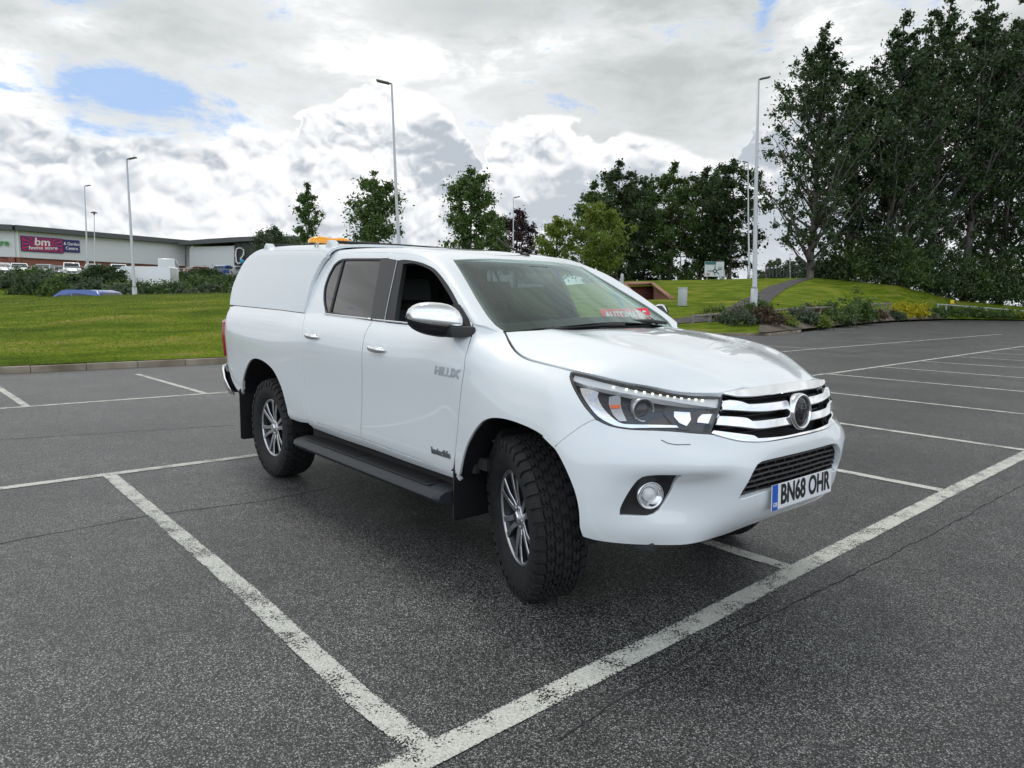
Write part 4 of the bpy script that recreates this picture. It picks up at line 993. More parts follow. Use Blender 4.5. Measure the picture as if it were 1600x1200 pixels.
bm = bmesh.new(); add_tube(bm, [(.40, -.64, 1.845), (.41, -.64, 1.862), (.45, -.635, 1.868), (.47, -.65, 1.842)], .006, 6); mb_obj('roof_clip', bm, M_metalgrey, can)
# --- amber beacon
bx, by, bz = -.50, -.085, 1.930
bm = bmesh.new(); add_box(bm, (bx, by, bz), (.13, .43, .03), bevel=.01); bl = mb_obj('beacon', bm, M_bplas, T, auto=40)
bm = bmesh.new(); rings = []; n = 26
for i in range(n+1):
    t = -1+2*i/n; y = by+.212*t
    h = .066*(1-abs(t)**5)**.5*(1-.17*math.exp(-(t/.28)**2))+.002; w = .068*(1-abs(t)**6)**.5+.004
    rings.append([bm.verts.new((bx+w*math.copysign(abs(math.cos(a))**.7, math.cos(a)), y, bz+.012+h*math.sin(a)**.8)) for a in [math.pi*k/12 for k in range(13)]])
for i in range(n):
    for k in range(12): bm.faces.new((rings[i][k], rings[i][k+1], rings[i+1][k+1], rings[i+1][k]))
mb_obj('beacon_lens', bm, M_amberlens, bl, smooth=True)
for s in (-.11, .13):
    bm = bmesh.new(); add_lathe(bm, [(.0, .03), (.03, .03), (.034, .04), (.034, .052), (0, .056)], Matrix.Translation((bx+.02, by+s, bz-.01)), 16)
    mb_obj('rotator', bm, M_orange, bl, smooth=True)
# --- aerial
bm = bmesh.new(); add_lathe(bm, [(.034, 0), (.030, .012), (.015, .026), (.006, .03), (0, .03)], Matrix.Translation((2.0, .105, 1.738)) @ Matrix.Diagonal((1.5, .8, 1, 1)), 16)
add_tube(bm, [(2.0, .105, 1.752), (1.93, .03, 1.80), (1.87, -.03, 1.862)], [.009, .006, .004], 8); mb_obj('aerial', bm, M_bplas, T, smooth=True)
# --- interior
bm = bmesh.new()
add_box(bm, (1.68, 0, .60), (2.2, 1.60, .06)); add_box(bm, (.70, 0, .90), (.05, 1.60, .70)); add_box(bm, (.70, 0, 1.48), (.05, 1.16, .50))
for s in (-1, 1): add_box(bm, (1.65, s*.80, .90), (2.1, .04, .72), bevel=.01)
add_box(bm, (2.80, 0, .90), (.06, 1.5, .60))
inter = mb_obj('cabin_interior', bm, M_interior, T)
S_CI = S_CAB.offset(-.035)
hd = [(.66, -.60, 1.78), (2.02, -.56, 1.70), (2.09, -.30, 1.70), (2.10, 0, 1.70), (2.09, .30, 1.70), (2.02, .56, 1.70), (.66, .60, 1.78)]
panel(S_CI, hd, 'headliner', mat('headlining', (.12, .12, .12), .9), inter, gap=0, flange=0, corner=50)
both('pillar_lining', S_CI, [(.72, -.84, 1.29), (.71, -.78, 1.48), (.72, -.71, 1.66)] + O_CDOOR[7:] + [(2.66, -.82, 1.30), (1.6, -.85, 1.29)], M_interior, inter, holes=[inset3(S_CAB, O_RWIN, -.004), inset3(S_CAB, O_FWIN, -.004)], gap=0, flange=0, corner=50)
bm = bmesh.new()
add_prism(bm, [(2.10, .70), (2.05, 1.00), (2.10, 1.17), (2.20, 1.21), (2.55, 1.245), (2.78, 1.25), (2.80, .70)], -.76, .76)
bmesh.ops.bevel(bm, geom=list(bm.edges), offset=.02, segments=2, affect='EDGES')
add_prism(bm, [(2.12, 1.16), (2.08, 1.22), (2.13, 1.265), (2.30, 1.27), (2.40, 1.22)], -.56, -.20)
add_box(bm, (2.085, 0, 1.16), (.05, .30, .16), bevel=.015)
mb_obj('dashboard', bm, M_dash, inter, auto=40)
def seat(x, y, w, back_h, head, name='seat'):
    bm = bmesh.new(); rot = Matrix.Rotation(R_(-12), 3, 'Y')
    add_box(bm, (x+.28, y, .86), (.52, w, .16), bevel=.04); add_box(bm, (x, y, .86+back_h/2), (.15, w, back_h), rot=rot, bevel=.045)
    hs = [y] if head == 1 else [y-.40, y+.40]
    for h in hs:
        add_box(bm, (x-.10, h, .92+back_h+.07), (.09, .24, .16), rot=rot, bevel=.03)
        for q in (-.05, .05): add_tube(bm, [(x-.07, h+q, .80+back_h), (x-.10, h+q, .95+back_h)], .006, 6)
    mb_obj(name, bm, M_interior, inter, auto=40)
seat(1.48, -.37, .50, .52, 1); seat(1.48, .37, .50, .52, 1); seat(.85, 0, 1.30, .48, 2)
bm = bmesh.new(); Ms = Matrix.Translation((1.98, -.37, 1.17)) @ Matrix.Rotation(R_(-62), 4, 'Y')
add_tube(bm, [Ms @ Vector((.18*math.cos(a), .18*math.sin(a), 0)) for a in [2*math.pi*k/32 for k in range(33)]], .015, 8, cap=False)
for a in (0, math.pi, -math.pi/2): add_tube(bm, [Ms @ Vector((.18*math.cos(a), .18*math.sin(a), 0)), Ms @ Vector((.04*math.cos(a), .04*math.sin(a), .03))], .016, 8)
add_lathe(bm, [(.06, .01), (.055, .035), (0, .045)], Ms, 16); mb_obj('steering_wheel', bm, M_bplas, inter, smooth=True)
bm = bmesh.new(); add_box(bm, (2.26, 0, 1.585), (.03, .23, .065), bevel=.012); add_tube(bm, [(2.26, 0, 1.60), (2.24, 0, 1.655)], .01, 6); add_box(bm, (2.235, .0, 1.648), (.07, .16, .03), bevel=.01)
mb_obj('interior_mirror', bm, M_bplas, inter, auto=40)
bm = bmesh.new(); add_box(bm, (0, 0, 0), (.43, .095, .004)); add_box(bm, (-.145, 0, .003), (.0, .0, .0))
Msg = frame((2.700, .340, 1.366), (0.02, 1, .02), (-.55, 0, .78)); bm.transform(Msg); sg = mb_obj('dash_sign', bm, M_signred, None)
tag(sg, 'red AUTOMATIC card propped on the dashboard behind the windscreen', 'sign')
text_obj('lettering', 'AUTOMATIC', Msg @ Matrix.Translation((.0, 0, .0035)), M_white, sg, size=.070, extrude=.0006, offset=.0022, xs=.92)
bm = bmesh.new(); add_tube(bm, [fr(-.70, .888, -.001), fr(-.685, .876, -.001), fr(-.66, .871, -.001), fr(-.61, .871, -.001)], .0018, 5); mb_obj('washer_cover_seam', bm, M_gplas, T)

# black tubes added inside the shut gaps, standing in for their shade
for outl, S_, nm in ((O_DIV, S_LOW, 0), (O_FDOOR_F[1:], S_LOW, 0), (O_RDOOR_R, S_LOW, 1), (O_CDOOR, S_CAB, 1), (O_BED_F[:-1], S_LOW, 2)):
    for m in (False, True):
        P = []
        for p in outl:
            n_ = S_.nor(*S_.uv(p)); q = Vector(p)-Vector(n_)*.013; P.append((q.x, -q.y if m else q.y, q.z))
        bm = bmesh.new(); add_tube(bm, P, .007, 6); mb_obj('door_gap_shade' if nm < 2 else 'cab_gap_shade', bm, M_dark, (fd, rd, (T, T))[nm][m], smooth=True)
# ------------------------------------------------------------------ wheels
def build_wheel(rng):
    """meshes of one wheel about the local Z axis (outer face towards +Z), radius .40, width .27"""
    hw = .127
    prof = [(.232, -hw*.72), (.245, -hw*.86), (.30, -hw*1.02), (.345, -hw), (.372, -hw*.93), (.385, -hw*.80), (.3885, -hw*.4), (.3885, hw*.4), (.385, hw*.80), (.372, hw*.93), (.345, hw), (.30, hw*1.02), (.245, hw*.86), (.232, hw*.72)]
    bm = bmesh.new(); add_lathe(bm, prof, n=96)
    def P(th, z, r):
        return Vector((r*math.cos(th), r*math.sin(th), z))
    def blk(poly, top=.4005, base=.383):
        """poly in (arc metres, z) about angle 0"""
        rr = lambda z, t: t - max(0, abs(z)-.088)**2*9
        cx = sum(p[0] for p in poly)/len(poly); cz = sum(p[1] for p in poly)/len(poly)
        b = [bm.verts.new(P(a/.40, z, rr(z, base))) for a, z in poly]
        t = [bm.verts.new(P((cx+(a-cx)*.97)/.40, cz+(z-cz)*.97, rr(z, top-.0025))) for a, z in poly]
        u = [bm.verts.new(P((cx+(a-cx)*.90)/.40, cz+(z-cz)*.90, rr(z, top))) for a, z in poly]
        n = len(poly)
        for A, B in ((b, t), (t, u)):
            for i in range(n): bm.faces.new((A[i], A[(i+1) % n], B[(i+1) % n], B[i]))
        bm.faces.new(u)
    NP = 40; pitch = 2*math.pi*.40/NP
    hook = [(-.50, -.34), (-.16, -.52), (.40, -.50), (.54, -.16), (.16, -.04), (.50, .20), (.42, .52), (-.14, .50), (-.54, .30), (-.22, .02)]
    for k in range(NP):
        a0 = k*pitch
        j = lambda s=.0012: rng.uniform(-s, s)
        for row, (zc, w, ph, flip) in enumerate(((-.062, .036, .15, 1), (-.021, .037, .65, -1), (.021, .037, .15, 1), (.062, .036, .65, -1))):
            blk([(a0+(ph+x*.86*1)*pitch+j(), zc+flip*z*w+j(.0008)) for x, z in (hook if flip > 0 else hook[::-1])])
        for s in (-1, 1):
            wd = .034 if k % 2 else .040
            q = [(a0+(.08)*pitch, s*.086), (a0+.42*pitch, s*.082), (a0+.84*pitch, s*.088), (a0+.86*pitch, s*(.090+wd)), (a0+.10*pitch, s*(.090+wd))]
            blk(q if s > 0 else q[::-1], .400, .372)
            # shoulder lug running down the sidewall
            r1, r2 = .375, (.338 if k % 2 else .352)
            z1, z2 = s*hw*.93, s*(hw*1.015)
            th0, th1 = (a0+.14*pitch)/.40, (a0+.80*pitch)/.40
            V = [bm.verts.new(P(t, z, r)) for t in (th0, th1) for (z, r) in ((s*(.123), .387), (s*(hw*.985+.005), .372), (s*(hw*1.01+.005), r2), (z2*.97, r2-.006), (s*hw*.86, .370))]
            for i in range(5): bm.faces.new((V[i], V[(i+1) % 5], V[5+(i+1) % 5], V[5+i]))
            bm.faces.new(V[:5]); bm.faces.new(V[5:][::-1])
    # raised rings on the sidewall
    tyre = bm
    rim = bmesh.new()
    add_lathe(rim, [(.228, -.11), (.236, -.108), (.232, -.09), (.205, -.07), (.200, .06), (.212, .080), (.2185, .087)], n=96)
    bar_ = bmesh.new(); dk = bmesh.new()
    add_lathe(dk, [(0, .035), (.18, .01), (.2, 0.0)], n=48)                         # brake disc side, dark
    add_lathe(dk, [(.0, .02), (.15, .02), (.15, .045), (.0, .05)], n=40)
    for k in range(6):
        A = 2*math.pi*k/6+.13
        for sgn in (-1, 1):
            # machined spoke, from hub out to the rim, leaning apart
            pts = [(.050, .12*sgn, .074, .020), (.085, .15*sgn, .079, .018), (.14, .175*sgn, .087, .017), (.19, .188*sgn, .090, .018), (.224, .193*sgn, .092, .023)]
            rings = []
            for r, da, z, w in pts:
                th = A+da*(1.0 if r > .09 else 1.5); c = Vector((r*math.cos(th), r*math.sin(th), z)); t = Vector((-math.sin(th), math.cos(th), 0))
                rings.append([c-t*w*.8-Vector((0, 0, .004)), c-t*w*.62, c+t*w*.62, c+t*w*.8-Vector((0, 0, .004))])
            vs = [[bar_.verts.new(p) for p in r] for r in rings]
            for i in range(len(vs)-1):
                for q in range(3): bar_.faces.new((vs[i][q], vs[i][q+1], vs[i+1][q+1], vs[i+1][q]))
            vb = [[dk.verts.new(r[0]), dk.verts.new(r[0]-Vector((0, 0, .035))), dk.verts.new(r[3]-Vector((0, 0, .035))), dk.verts.new(r[3])] for r in rings]
            for i in range(len(vb)-1):
                for q in range(3): dk.faces.new((vb[i][q], vb[i][q+1], vb[i+1][q+1], vb[i+1][q]))
        # recessed web between the twin spokes
        th0, th1 = A-.12, A+.12
        w = [dk.verts.new((r*math.cos(t), r*math.sin(t), z)) for r, z in ((.055, .068), (.222, .070)) for t in (th0, th1)]
        if k % 1 == 0: dk.faces.new((w[0], w[1], w[3], w[2]))
    add_lathe(bar_, [(.2185, .087), (.2245, .0955), (.231, .097), (.236, .094), (.235, .085)], n=96)
    add_lathe(bar_, [(.062, .066), (.058, .080), (.036, .082), (.034, .072)], n=36)
    capm = bmesh.new(); add_lathe(capm, [(.034, .074), (.033, .090), (.028, .095), (0, .097)], n=32)
    for k in range(6):
        a = 2*math.pi*k/6+.13+math.pi/6
        add_lathe(capm, [(.010, .060), (.0095, .084), (.004, .086), (0, .086)], Matrix.Translation((.050*math.cos(a), .050*math.sin(a), 0)), 6)
    return tyre, rim, bar_, dk, capm
rng = random.Random(3)
_t, _r, _b, _d, _c = build_wheel(rng)
wt = mb_obj('wheel', _t, M_rubber, T, auto=35)
rm = mb_obj('rim', _r, M_alloyd, wt, smooth=True); sp = mb_obj('spokes', _b, M_alloy, rm); dkk = mb_obj('spoke_recess', _d, M_alloyd, rm, auto=35); cp = mb_obj('hub_cap', _c, M_chrome, rm, auto=40)
def wheel_matrix(x, y, s, steer=0, camber=0, spin=0):
    # outer face looks to s*y
    base = Matrix.Rotation(R_(90)*(1 if s < 0 else -1), 4, 'X')      # +Z -> -Y (s<0) or +Y
    return Matrix.Translation((x, y, .402)) @ Matrix.Rotation(R_(steer), 4, 'Z') @ Matrix.Rotation(R_(camber), 4, 'X') @ base @ Matrix.Rotation(R_(spin), 4, 'Z')
WH = [(0, -.768, -1, 0, 0, 10), (3.078, -.742, -1, -21.5, 4, 22), (0, .775, 1, 0, 0, 0), (3.085, .785, 1, -22, -2, 40)]
for i, (x, y, s, st_, cb, spn) in enumerate(WH):
    if i == 0: w = wt
    else:
        w = link(wt.copy(), T); rr = link(rm.copy(), w)
        for q in (sp, dkk, cp): link(q.copy(), rr)
    w.matrix_local = wheel_matrix(x, y, s, st_, cb, spn) @ Matrix.Diagonal((1, 1, .97, 1))
# ------------------------------------------------------------------ ground, lawns, terraces
M_asph = mat('asphalt', (.05, .05, .05), .85)
def asphalt_nodes(m, light=1.0):
    tc = nd(m, 'ShaderNodeTexCoord'); P = tc.outputs['Object']
    vo = nd(m, 'ShaderNodeTexVoronoi', i_Scale=185.0); lk(m, P, vo.inputs['Vector'])
    sep = nd(m, 'ShaderNodeSeparateColor'); lk(m, vo.outputs['Color'], sep.inputs[0])
    big = nd(m, 'ShaderNodeTexNoise', i_Scale=.45, i_Detail=5, i_Roughness=.6); lk(m, P, big.inputs['Vector'])
    mid = nd(m, 'ShaderNodeTexNoise', i_Scale=6.0, i_Detail=4); lk(m, P, mid.inputs['Vector'])
    r = ramp(m, sep.outputs[0], [(0, (.017, .017, .018)), (.35, (.042, .042, .043)), (.62, (.108, .108, .107)), (.84, (.225, .225, .22)), (1, (.44, .435, .42))])
    r2 = ramp(m, big.outputs['Fac'], [(.30, (.66, .66, .67)), (.5, (1, 1, 1)), (.7, (1.42, 1.41, 1.38))]); r3 = ramp(m, mid.outputs['Fac'], [(.3, (.82, .82, .82)), (.7, (1.18, 1.18, 1.18))])
    a = nd(m, 'ShaderNodeMix', data_type='RGBA', blend_type='MULTIPLY'); a.inputs[0].default_value = 1; lk(m, r.outputs[0], a.inputs[6]); lk(m, r2.outputs[0], a.inputs[7])
    b = nd(m, 'ShaderNodeMix', data_type='RGBA', blend_type='MULTIPLY'); b.inputs[0].default_value = 1; lk(m, a.outputs[2], b.inputs[6]); lk(m, r3.outputs[0], b.inputs[7])
    gap = ramp(m, vo.outputs['Distance'], [(.30, (1.1, 1.1, 1.1)), (.60, (.42, .42, .42)), (.82, (.10, .10, .10))]); gm = nd(m, 'ShaderNodeMix', data_type='RGBA', blend_type='MULTIPLY'); gm.inputs[0].default_value = 1
    lk(m, b.outputs[2], gm.inputs[6]); lk(m, gap.outputs[0], gm.inputs[7]); lk(m, gm.outputs[2], bsdf(m).inputs['Base Color'])
    h = nd(m, 'ShaderNodeMath', operation='ADD'); lk(m, vo.outputs['Distance'], h.inputs[0]); lk(m, sep.outputs[1], h.inputs[1])
    bp = nd(m, 'ShaderNodeBump', i_Strength=.55, i_Distance=.004); lk(m, h.outputs[0], bp.inputs['Height']); lk(m, bp.outputs[0], bsdf(m).inputs['Normal'])
    return P, sep, vo
asphalt_nodes(M_asph); bsdf(M_asph).inputs['Roughness'].default_value = .47
bsdf(M_asph).inputs['Specular IOR Level'].default_value = .5
M_line = mat('road_paint', (.6, .6, .57), .7)
def line_nodes(m):
    tc = nd(m, 'ShaderNodeTexCoord'); P = tc.outputs['Object']
    vo = nd(m, 'ShaderNodeTexVoronoi', i_Scale=185.0); lk(m, P, vo.inputs['Vector']); sep = nd(m, 'ShaderNodeSeparateColor'); lk(m, vo.outputs['Color'], sep.inputs[0])
    n = nd(m, 'ShaderNodeTexNoise', i_Scale=5.0, i_Detail=6, i_Roughness=.65); lk(m, P, n.inputs['Vector'])
    s = nd(m, 'ShaderNodeMath', operation='MULTIPLY_ADD'); lk(m, n.outputs['Fac'], s.inputs[0]); s.inputs[1].default_value = 1.25; g4 = nd(m, 'ShaderNodeMath', operation='MULTIPLY'); lk(m, sep.outputs[1], g4.inputs[0]); g4.inputs[1].default_value = .38; lk(m, g4.outputs[0], s.inputs[2])
    uvn = nd(m, 'ShaderNodeAttribute', attribute_name='edge')
    s2 = nd(m, 'ShaderNodeMath', operation='SUBTRACT'); lk(m, s.outputs[0], s2.inputs[0]); e5 = nd(m, 'ShaderNodeMath', operation='MULTIPLY'); lk(m, uvn.outputs['Fac'], e5.inputs[0]); e5.inputs[1].default_value = .42; lk(m, e5.outputs[0], s2.inputs[1])
    k = ramp(m, s2.outputs[0], [(.60, (0, 0, 0)), (.66, (1, 1, 1))]); 
    c = ramp(m, sep.outputs[0], [(0, (.40, .40, .355)), (.5, (.54, .545, .485)), (1, (.68, .69, .62))]); lk(m, c.outputs[0], bsdf(m).inputs['Base Color'])
    tr = nd(m, 'ShaderNodeBsdfTransparent'); mx = nd(m, 'ShaderNodeMixShader'); out = m.node_tree.nodes['Material Output']
    lk(m, k.outputs[0], mx.inputs[0]); lk(m, tr.outputs[0], mx.inputs[1]); lk(m, bsdf(m).outputs[0], mx.inputs[2]); lk(m, mx.outputs[0], out.inputs[0])
line_nodes(M_line)
g = mesh_obj('ground', [(-1500, -1500, 0), (1500, -1500, 0), (1500, 1500, 0), (-1500, 1500, 0)], [(0, 1, 2, 3)], M_asph); tag(g, kind='structure')
# bay lines
LW = .105
def strip(bm, pts, w, z=.004, jag=.004):
    pts = [Vector((p[0], p[1], 0)) for p in pts]; out = []
    for a, b in zip(pts[:-1], pts[1:]):
        n = max(1, int((b-a).length/.25)); out += [a+(b-a)*(k/n) for k in range(n)]
    out.append(pts[-1]); lay = bm.verts.layers.float.get('edge') or bm.verts.layers.float.new('edge')
    prev = None
    for i, p in enumerate(out):
        t = (out[min(i+1, len(out)-1)]-out[max(i-1, 0)]).normalized(); s = Vector((-t.y, t.x, 0))
        row = []
        for k, e in ((-1, .55), (-.82, .08), (.82, .08), (1, .55)):
            q = p+s*(w/2*k+random.uniform(-jag, jag)*.5*abs(k)); v = bm.verts.new((q.x, q.y, z)); v[lay] = e; row.append(v)
        if prev:
            for k in range(3): bm.faces.new((prev[k], row[k], row[k+1], prev[k+1]))
        prev = row
bm = bmesh.new()
XF = 3.79; XB = -.86; YS = [-4.25, -1.84, .59, 3.09, 5.62, 8.45, 11.45, 14.2, 16.9, 19.6, 22.3, 25.0]
def line(a, b, w=LW, z=.004): strip(bm, [a, b], w, z)
g_ = [on_ground(u, v) for u, v in ((1600, 711), (1482, 770), (1243, 892), (1100, 967), (672, 1180))]; dq = (g_[-1]-g_[2]).normalized(); g_ = [Vector((3.28, 17, 0)), Vector((3.49, 9, 0))]+g_+[g_[-1]+dq*8]
strip(bm, g_, LW+.012)
GY = sorted([(p.y, p.x) for p in g_])

for i, y in enumerate(YS):
    xf = float(np.interp(y, [q[0] for q in GY], [q[1] for q in GY]))-.06; xb = np.interp(y, [-5, 0, 11.4, 28], [XB, XB, -1.5, -2.3])+.06
    if i == 1: strip(bm, [on_ground(172, 743), on_ground(380, 921), on_ground(560, 1090), on_ground(664, 1170)], LW, .0042); continue
    line((xb, y+.02), (xf, y if y < 5 else y-.12), z=.0042)
line((XB, -12), (XB, .6)); line((XB, .6), (-1.55, 11.4)); line((-1.5, 11.4), (-2.34, 27.9)); line((-2.34, 27.9), (-3.2, 45))
line((-5.53, -12), (-5.60, 14)); line((-5.60, 14), (-6.5, 40))
for y in (-9.3, -6.9, -4.5, -2.08, .18, 2.6, 5.0, 7.4, 9.8, 12.2, 14.6, 17, 19.4): line((-5.62, y+.06), (-9.2, y-.12), .095)
bl = mb_obj('bay_markings', bm, M_line); tag(bl, kind='structure')
# seams and cracks in the surfacing
bm = bmesh.new()
def crack(pts, w=.013):
    P = [on_ground(u, v) for u, v in pts]; out = []
    for a, b in zip(P[:-1], P[1:]):
        n = max(2, int((b-a).length/.06)); out += [a+(b-a)*(k/n) for k in range(n)]
    out = [Vector((p.x+noise3((p.x, p.y, 0), 3)*.016+noise3((p.x, p.y, 0), 14)*.010, p.y+noise3((p.x, p.y, 5), 3)*.016+noise3((p.x, p.y, 3), 14)*.010, 0)) for p in out]
    prev = None
    for i, p in enumerate(out):
        t = (out[min(i+1, len(out)-1)]-out[max(i-1, 0)]).normalized(); s = Vector((-t.y, t.x, 0)); ww = w*(.35+.9*abs(noise3((p.x, p.y, 9), 9))+.2*random.random())
        row = [bm.verts.new((*(p+s*ww*k).xy, .0022)) for k in (-.5, .5)]
        if prev: bm.faces.new((prev[0], row[0], row[1], prev[1]))
        prev = row
crack([(-60, 862), (60, 838), (250, 803), (420, 782), (600, 745), (700, 722)]); crack([(1700, 715), (1600, 757), (1450, 838), (1300, 915), (1150, 985), (1000, 1075), (850, 1170)], .010)
crack([(-50, 690), (150, 678), (372, 664)], .016); crack([(1280, 548), (1420, 562), (1600, 576), (1700, 582)], .06)
crack([(1330, 552), (1480, 540), (1650, 534)], .07)
tag(mb_obj('surface_cracks', bm, mat('crack_black', (.022, .022, .022), .9)), kind='structure')
# --- terrain beyond the car park edge
EDGE = [(-10.65, -70), (-10.65, 5), (-12.4, 20), (-12.9, 24.5), (-11.8, 26.5), (-13.2, 32), (-15.2, 39.5), (-18, 50), (-20.4, 61.5), (-21.3, 77), (-15.5, 82), (0, 88), (30, 100)]
def col_dir(u):
    d = at(u, 470, 1)-CAM; d.z = 0; return d/ (1.0)
def edge_depth(u):
    d = col_dir(u); best = None
    for (x0, y0), (x1, y1) in zip(EDGE[:-1], EDGE[1:]):
        ex, ey = x1-x0, y1-y0; den = d.x*ey-d.y*ex
        if abs(den) < 1e-9: continue
        t = ((x0-CAM.x)*ey-(y0-CAM.y)*ex)/den; s = ((x0-CAM.x)*d.y-(y0-CAM.y)*d.x)/den
        if t > 0 and -1e-6 <= s <= 1+1e-6 and (best is None or t < best): best = t
    return best if best else 60
KU = [-500, 0, 200, 400, 620, 850, 960, 1100, 1170, 1270, 1400, 1500, 1600, 2100]
KD = [30, 27, 28, 30, 38, 50, 62, 70, 74, 78, 75, 80, 80, 100]
KV = [474, 466, 461, 457, 455, 448, 439.5, 437, 435.5, 434, 446, 470, 479, 488]
def interp(x, a, b): return float(np.interp(x, a, b))
def zc(u): D = interp(u, KU, KD); return at(u, interp(u, KU, KV), D).z
def terr_z(u, D):
    De = edge_depth(u); Dc = interp(u, KU, KD); h = zc(u)
    if D <= De: return .11
    if D <= Dc:
        f = (D-De)/max(Dc-De, 1); e = interp(u, [400, 900], [1, 0]); s = (1-e)*f + e*(f*(1.9-.9*f)); 
        n = noise3((u*.01, D*.12, 0))*.10*math.sin(math.pi*f)
        return .11+(h-.11)*s+n
    left = interp(u, [350, 620, 900], [1, .6, 0])
    lz = interp(D-Dc, [0, 4, 8, 18, 24, 42, 46, 150, 300], [h, h-.9, .55, .8, 1.4, 3.3, 3.9, 4.3, 5])
    rz = interp(D-Dc, [0, 10, 60, 300], [h, h-.1, h-.6, h-2])
    return left*lz+(1-left)*rz
def TP(u, D, dz=0.0):
    d = col_dir(u); return Vector((CAM.x+d.x*D, CAM.y+d.y*D, terr_z(u, D)+dz))
us = sorted(set(list(range(-500, 2101, 20))+list(range(960, 1061, 2)))); fr_ = [0, .04]+[k/60 for k in range(6, 60)]+[1]; ex_ = [1.5, 3.5, 6, 9, 14, 18, 22, 27, 32, 37, 42, 45, 50, 65, 90, 130, 200, 300]
V = []; F = []; nr = len(fr_)+len(ex_)
for u in us:
    De, Dc = edge_depth(u), interp(u, KU, KD)
    if Dc < De+4: Dc = De+4
    for f in fr_: V.append(TP(u, De+(Dc-De)*f+(.12 if f == 0 else 0)))
    for x in ex_: V.append(TP(u, Dc+x))
HOLE = [(977, 447.5), (1018, 446.5), (1044, 467), (1000, 470)]
def pix(p):
    d = Vector(p)-CAM; z_ = d.dot(fwd); return 800+FPX*d.dot(rgt)/z_, 600-FPX*d.dot(upv)/z_
F0 = []
for i in range(len(us)-1):
    for j in range(nr-1):
        a = i*nr+j; q = (a, a+nr, a+nr+1, a+1); F0.append(q)
        if not inside(HOLE, *pix((V[a]+V[a+nr+1])/2)): F.append(q)
M_grass = mat('lawn_grass', (.08, .14, .02), .8)
def grass_nodes(m):
    tc = nd(m, 'ShaderNodeTexCoord'); P = tc.outputs['Object']
    a = nd(m, 'ShaderNodeTexNoise', i_Scale=.9, i_Detail=6, i_Roughness=.65); b = nd(m, 'ShaderNodeTexNoise', i_Scale=14, i_Detail=4); c = nd(m, 'ShaderNodeTexNoise', i_Scale=.35, i_Detail=4, i_Roughness=.6)
    mp = nd(m, 'ShaderNodeMapping'); mp.inputs['Scale'].default_value = (1.6, .45, 1); lk(m, P, mp.inputs[0]); lk(m, mp.outputs[0], a.inputs['Vector']); lk(m, P, b.inputs['Vector']); lk(m, mp.outputs[0], c.inputs['Vector'])
    r = ramp(m, a.outputs['Fac'], [(.28, (.05, .090, .006)), (.45, (.105, .155, .010)), (.56, (.155, .20, .018)), (.66, (.23, .205, .06)), (.75, (.27, .21, .09))])
    r2 = ramp(m, b.outputs['Fac'], [(.3, (.65, .7, .6)), (.7, (1.35, 1.3, 1.2))]); r3 = ramp(m, c.outputs['Fac'], [(.35, (.8, .85, .8)), (.65, (1.15, 1.1, 1.1))])
    x = nd(m, 'ShaderNodeMix', data_type='RGBA', blend_type='MULTIPLY'); x.inputs[0].default_value = 1; lk(m, r.outputs[0], x.inputs[6]); lk(m, r2.outputs[0], x.inputs[7])
    y = nd(m, 'ShaderNodeMix', data_type='RGBA', blend_type='MULTIPLY'); y.inputs[0].default_value = 1; lk(m, x.outputs[2], y.inputs[6]); lk(m, r3.outputs[0], y.inputs[7])
    lk(m, y.outputs[2], bsdf(m).inputs['Base Color']); bp = nd(m, 'ShaderNodeBump', i_Strength=.9, i_Distance=.05); lk(m, b.outputs['Fac'], bp.inputs['Height']); lk(m, bp.outputs[0], bsdf(m).inputs['Normal'])
grass_nodes(M_grass); bsdf(M_grass).inputs['Specular IOR Level'].default_value = .08; bsdf(M_grass).inputs['Roughness'].default_value = 1.0
lawn = mesh_obj('lawn', V, F, M_grass, smooth=True); tag(lawn, kind='structure')
TB = BVHTree.FromPolygons(V, F0)
def on_terrain(u, v, dz=0.0):
    d = (fwd + (u-800)/FPX*rgt - (v-600)/FPX*upv).normalized(); loc, n, i, dist = TB.ray_cast(CAM, d)
    return None if loc is None else loc+Vector((0, 0, dz))
# grass blades on the nearer lawns
def TPf(u, D):
    d = col_dir(u); x, y = CAM.x+d.x*D, CAM.y+d.y*D; l = TB.ray_cast(Vector((x, y, 50)), Vector((0, 0, -1)))[0]
    return l if l else Vector((x, y, 0))
def blades(name, us_, dfun, n, h, w):
    rs = np.random.RandomState(5); V = []; F = []; ed = {q: edge_depth(q) for q in range(-500, 2101, 4)}
    u = rs.uniform(us_[0], us_[1], n); f = rs.uniform(0, 1, n)**.85
    for k in range(n):
        De = ed[int(round(u[k]/4)*4)]
        D = De+.15+dfun*f[k]
        p = TPf(float(u[k]), float(D)); a = rs.uniform(0, 6.28); hh = h*rs.uniform(.5, 1.3); dx, dy = math.cos(a)*w, math.sin(a)*w; lx, ly = rs.uniform(-.6, .6, 2)*hh
        i = len(V); V += [(p.x-dx, p.y-dy, p.z-.01), (p.x+dx, p.y+dy, p.z-.01), (p.x+lx, p.y+ly, p.z+hh)]; F.append((i, i+1, i+2))
    me = bpy.data.meshes.new(name); me.from_pydata(V, [], F); o = link(bpy.data.objects.new(name, me)); return o
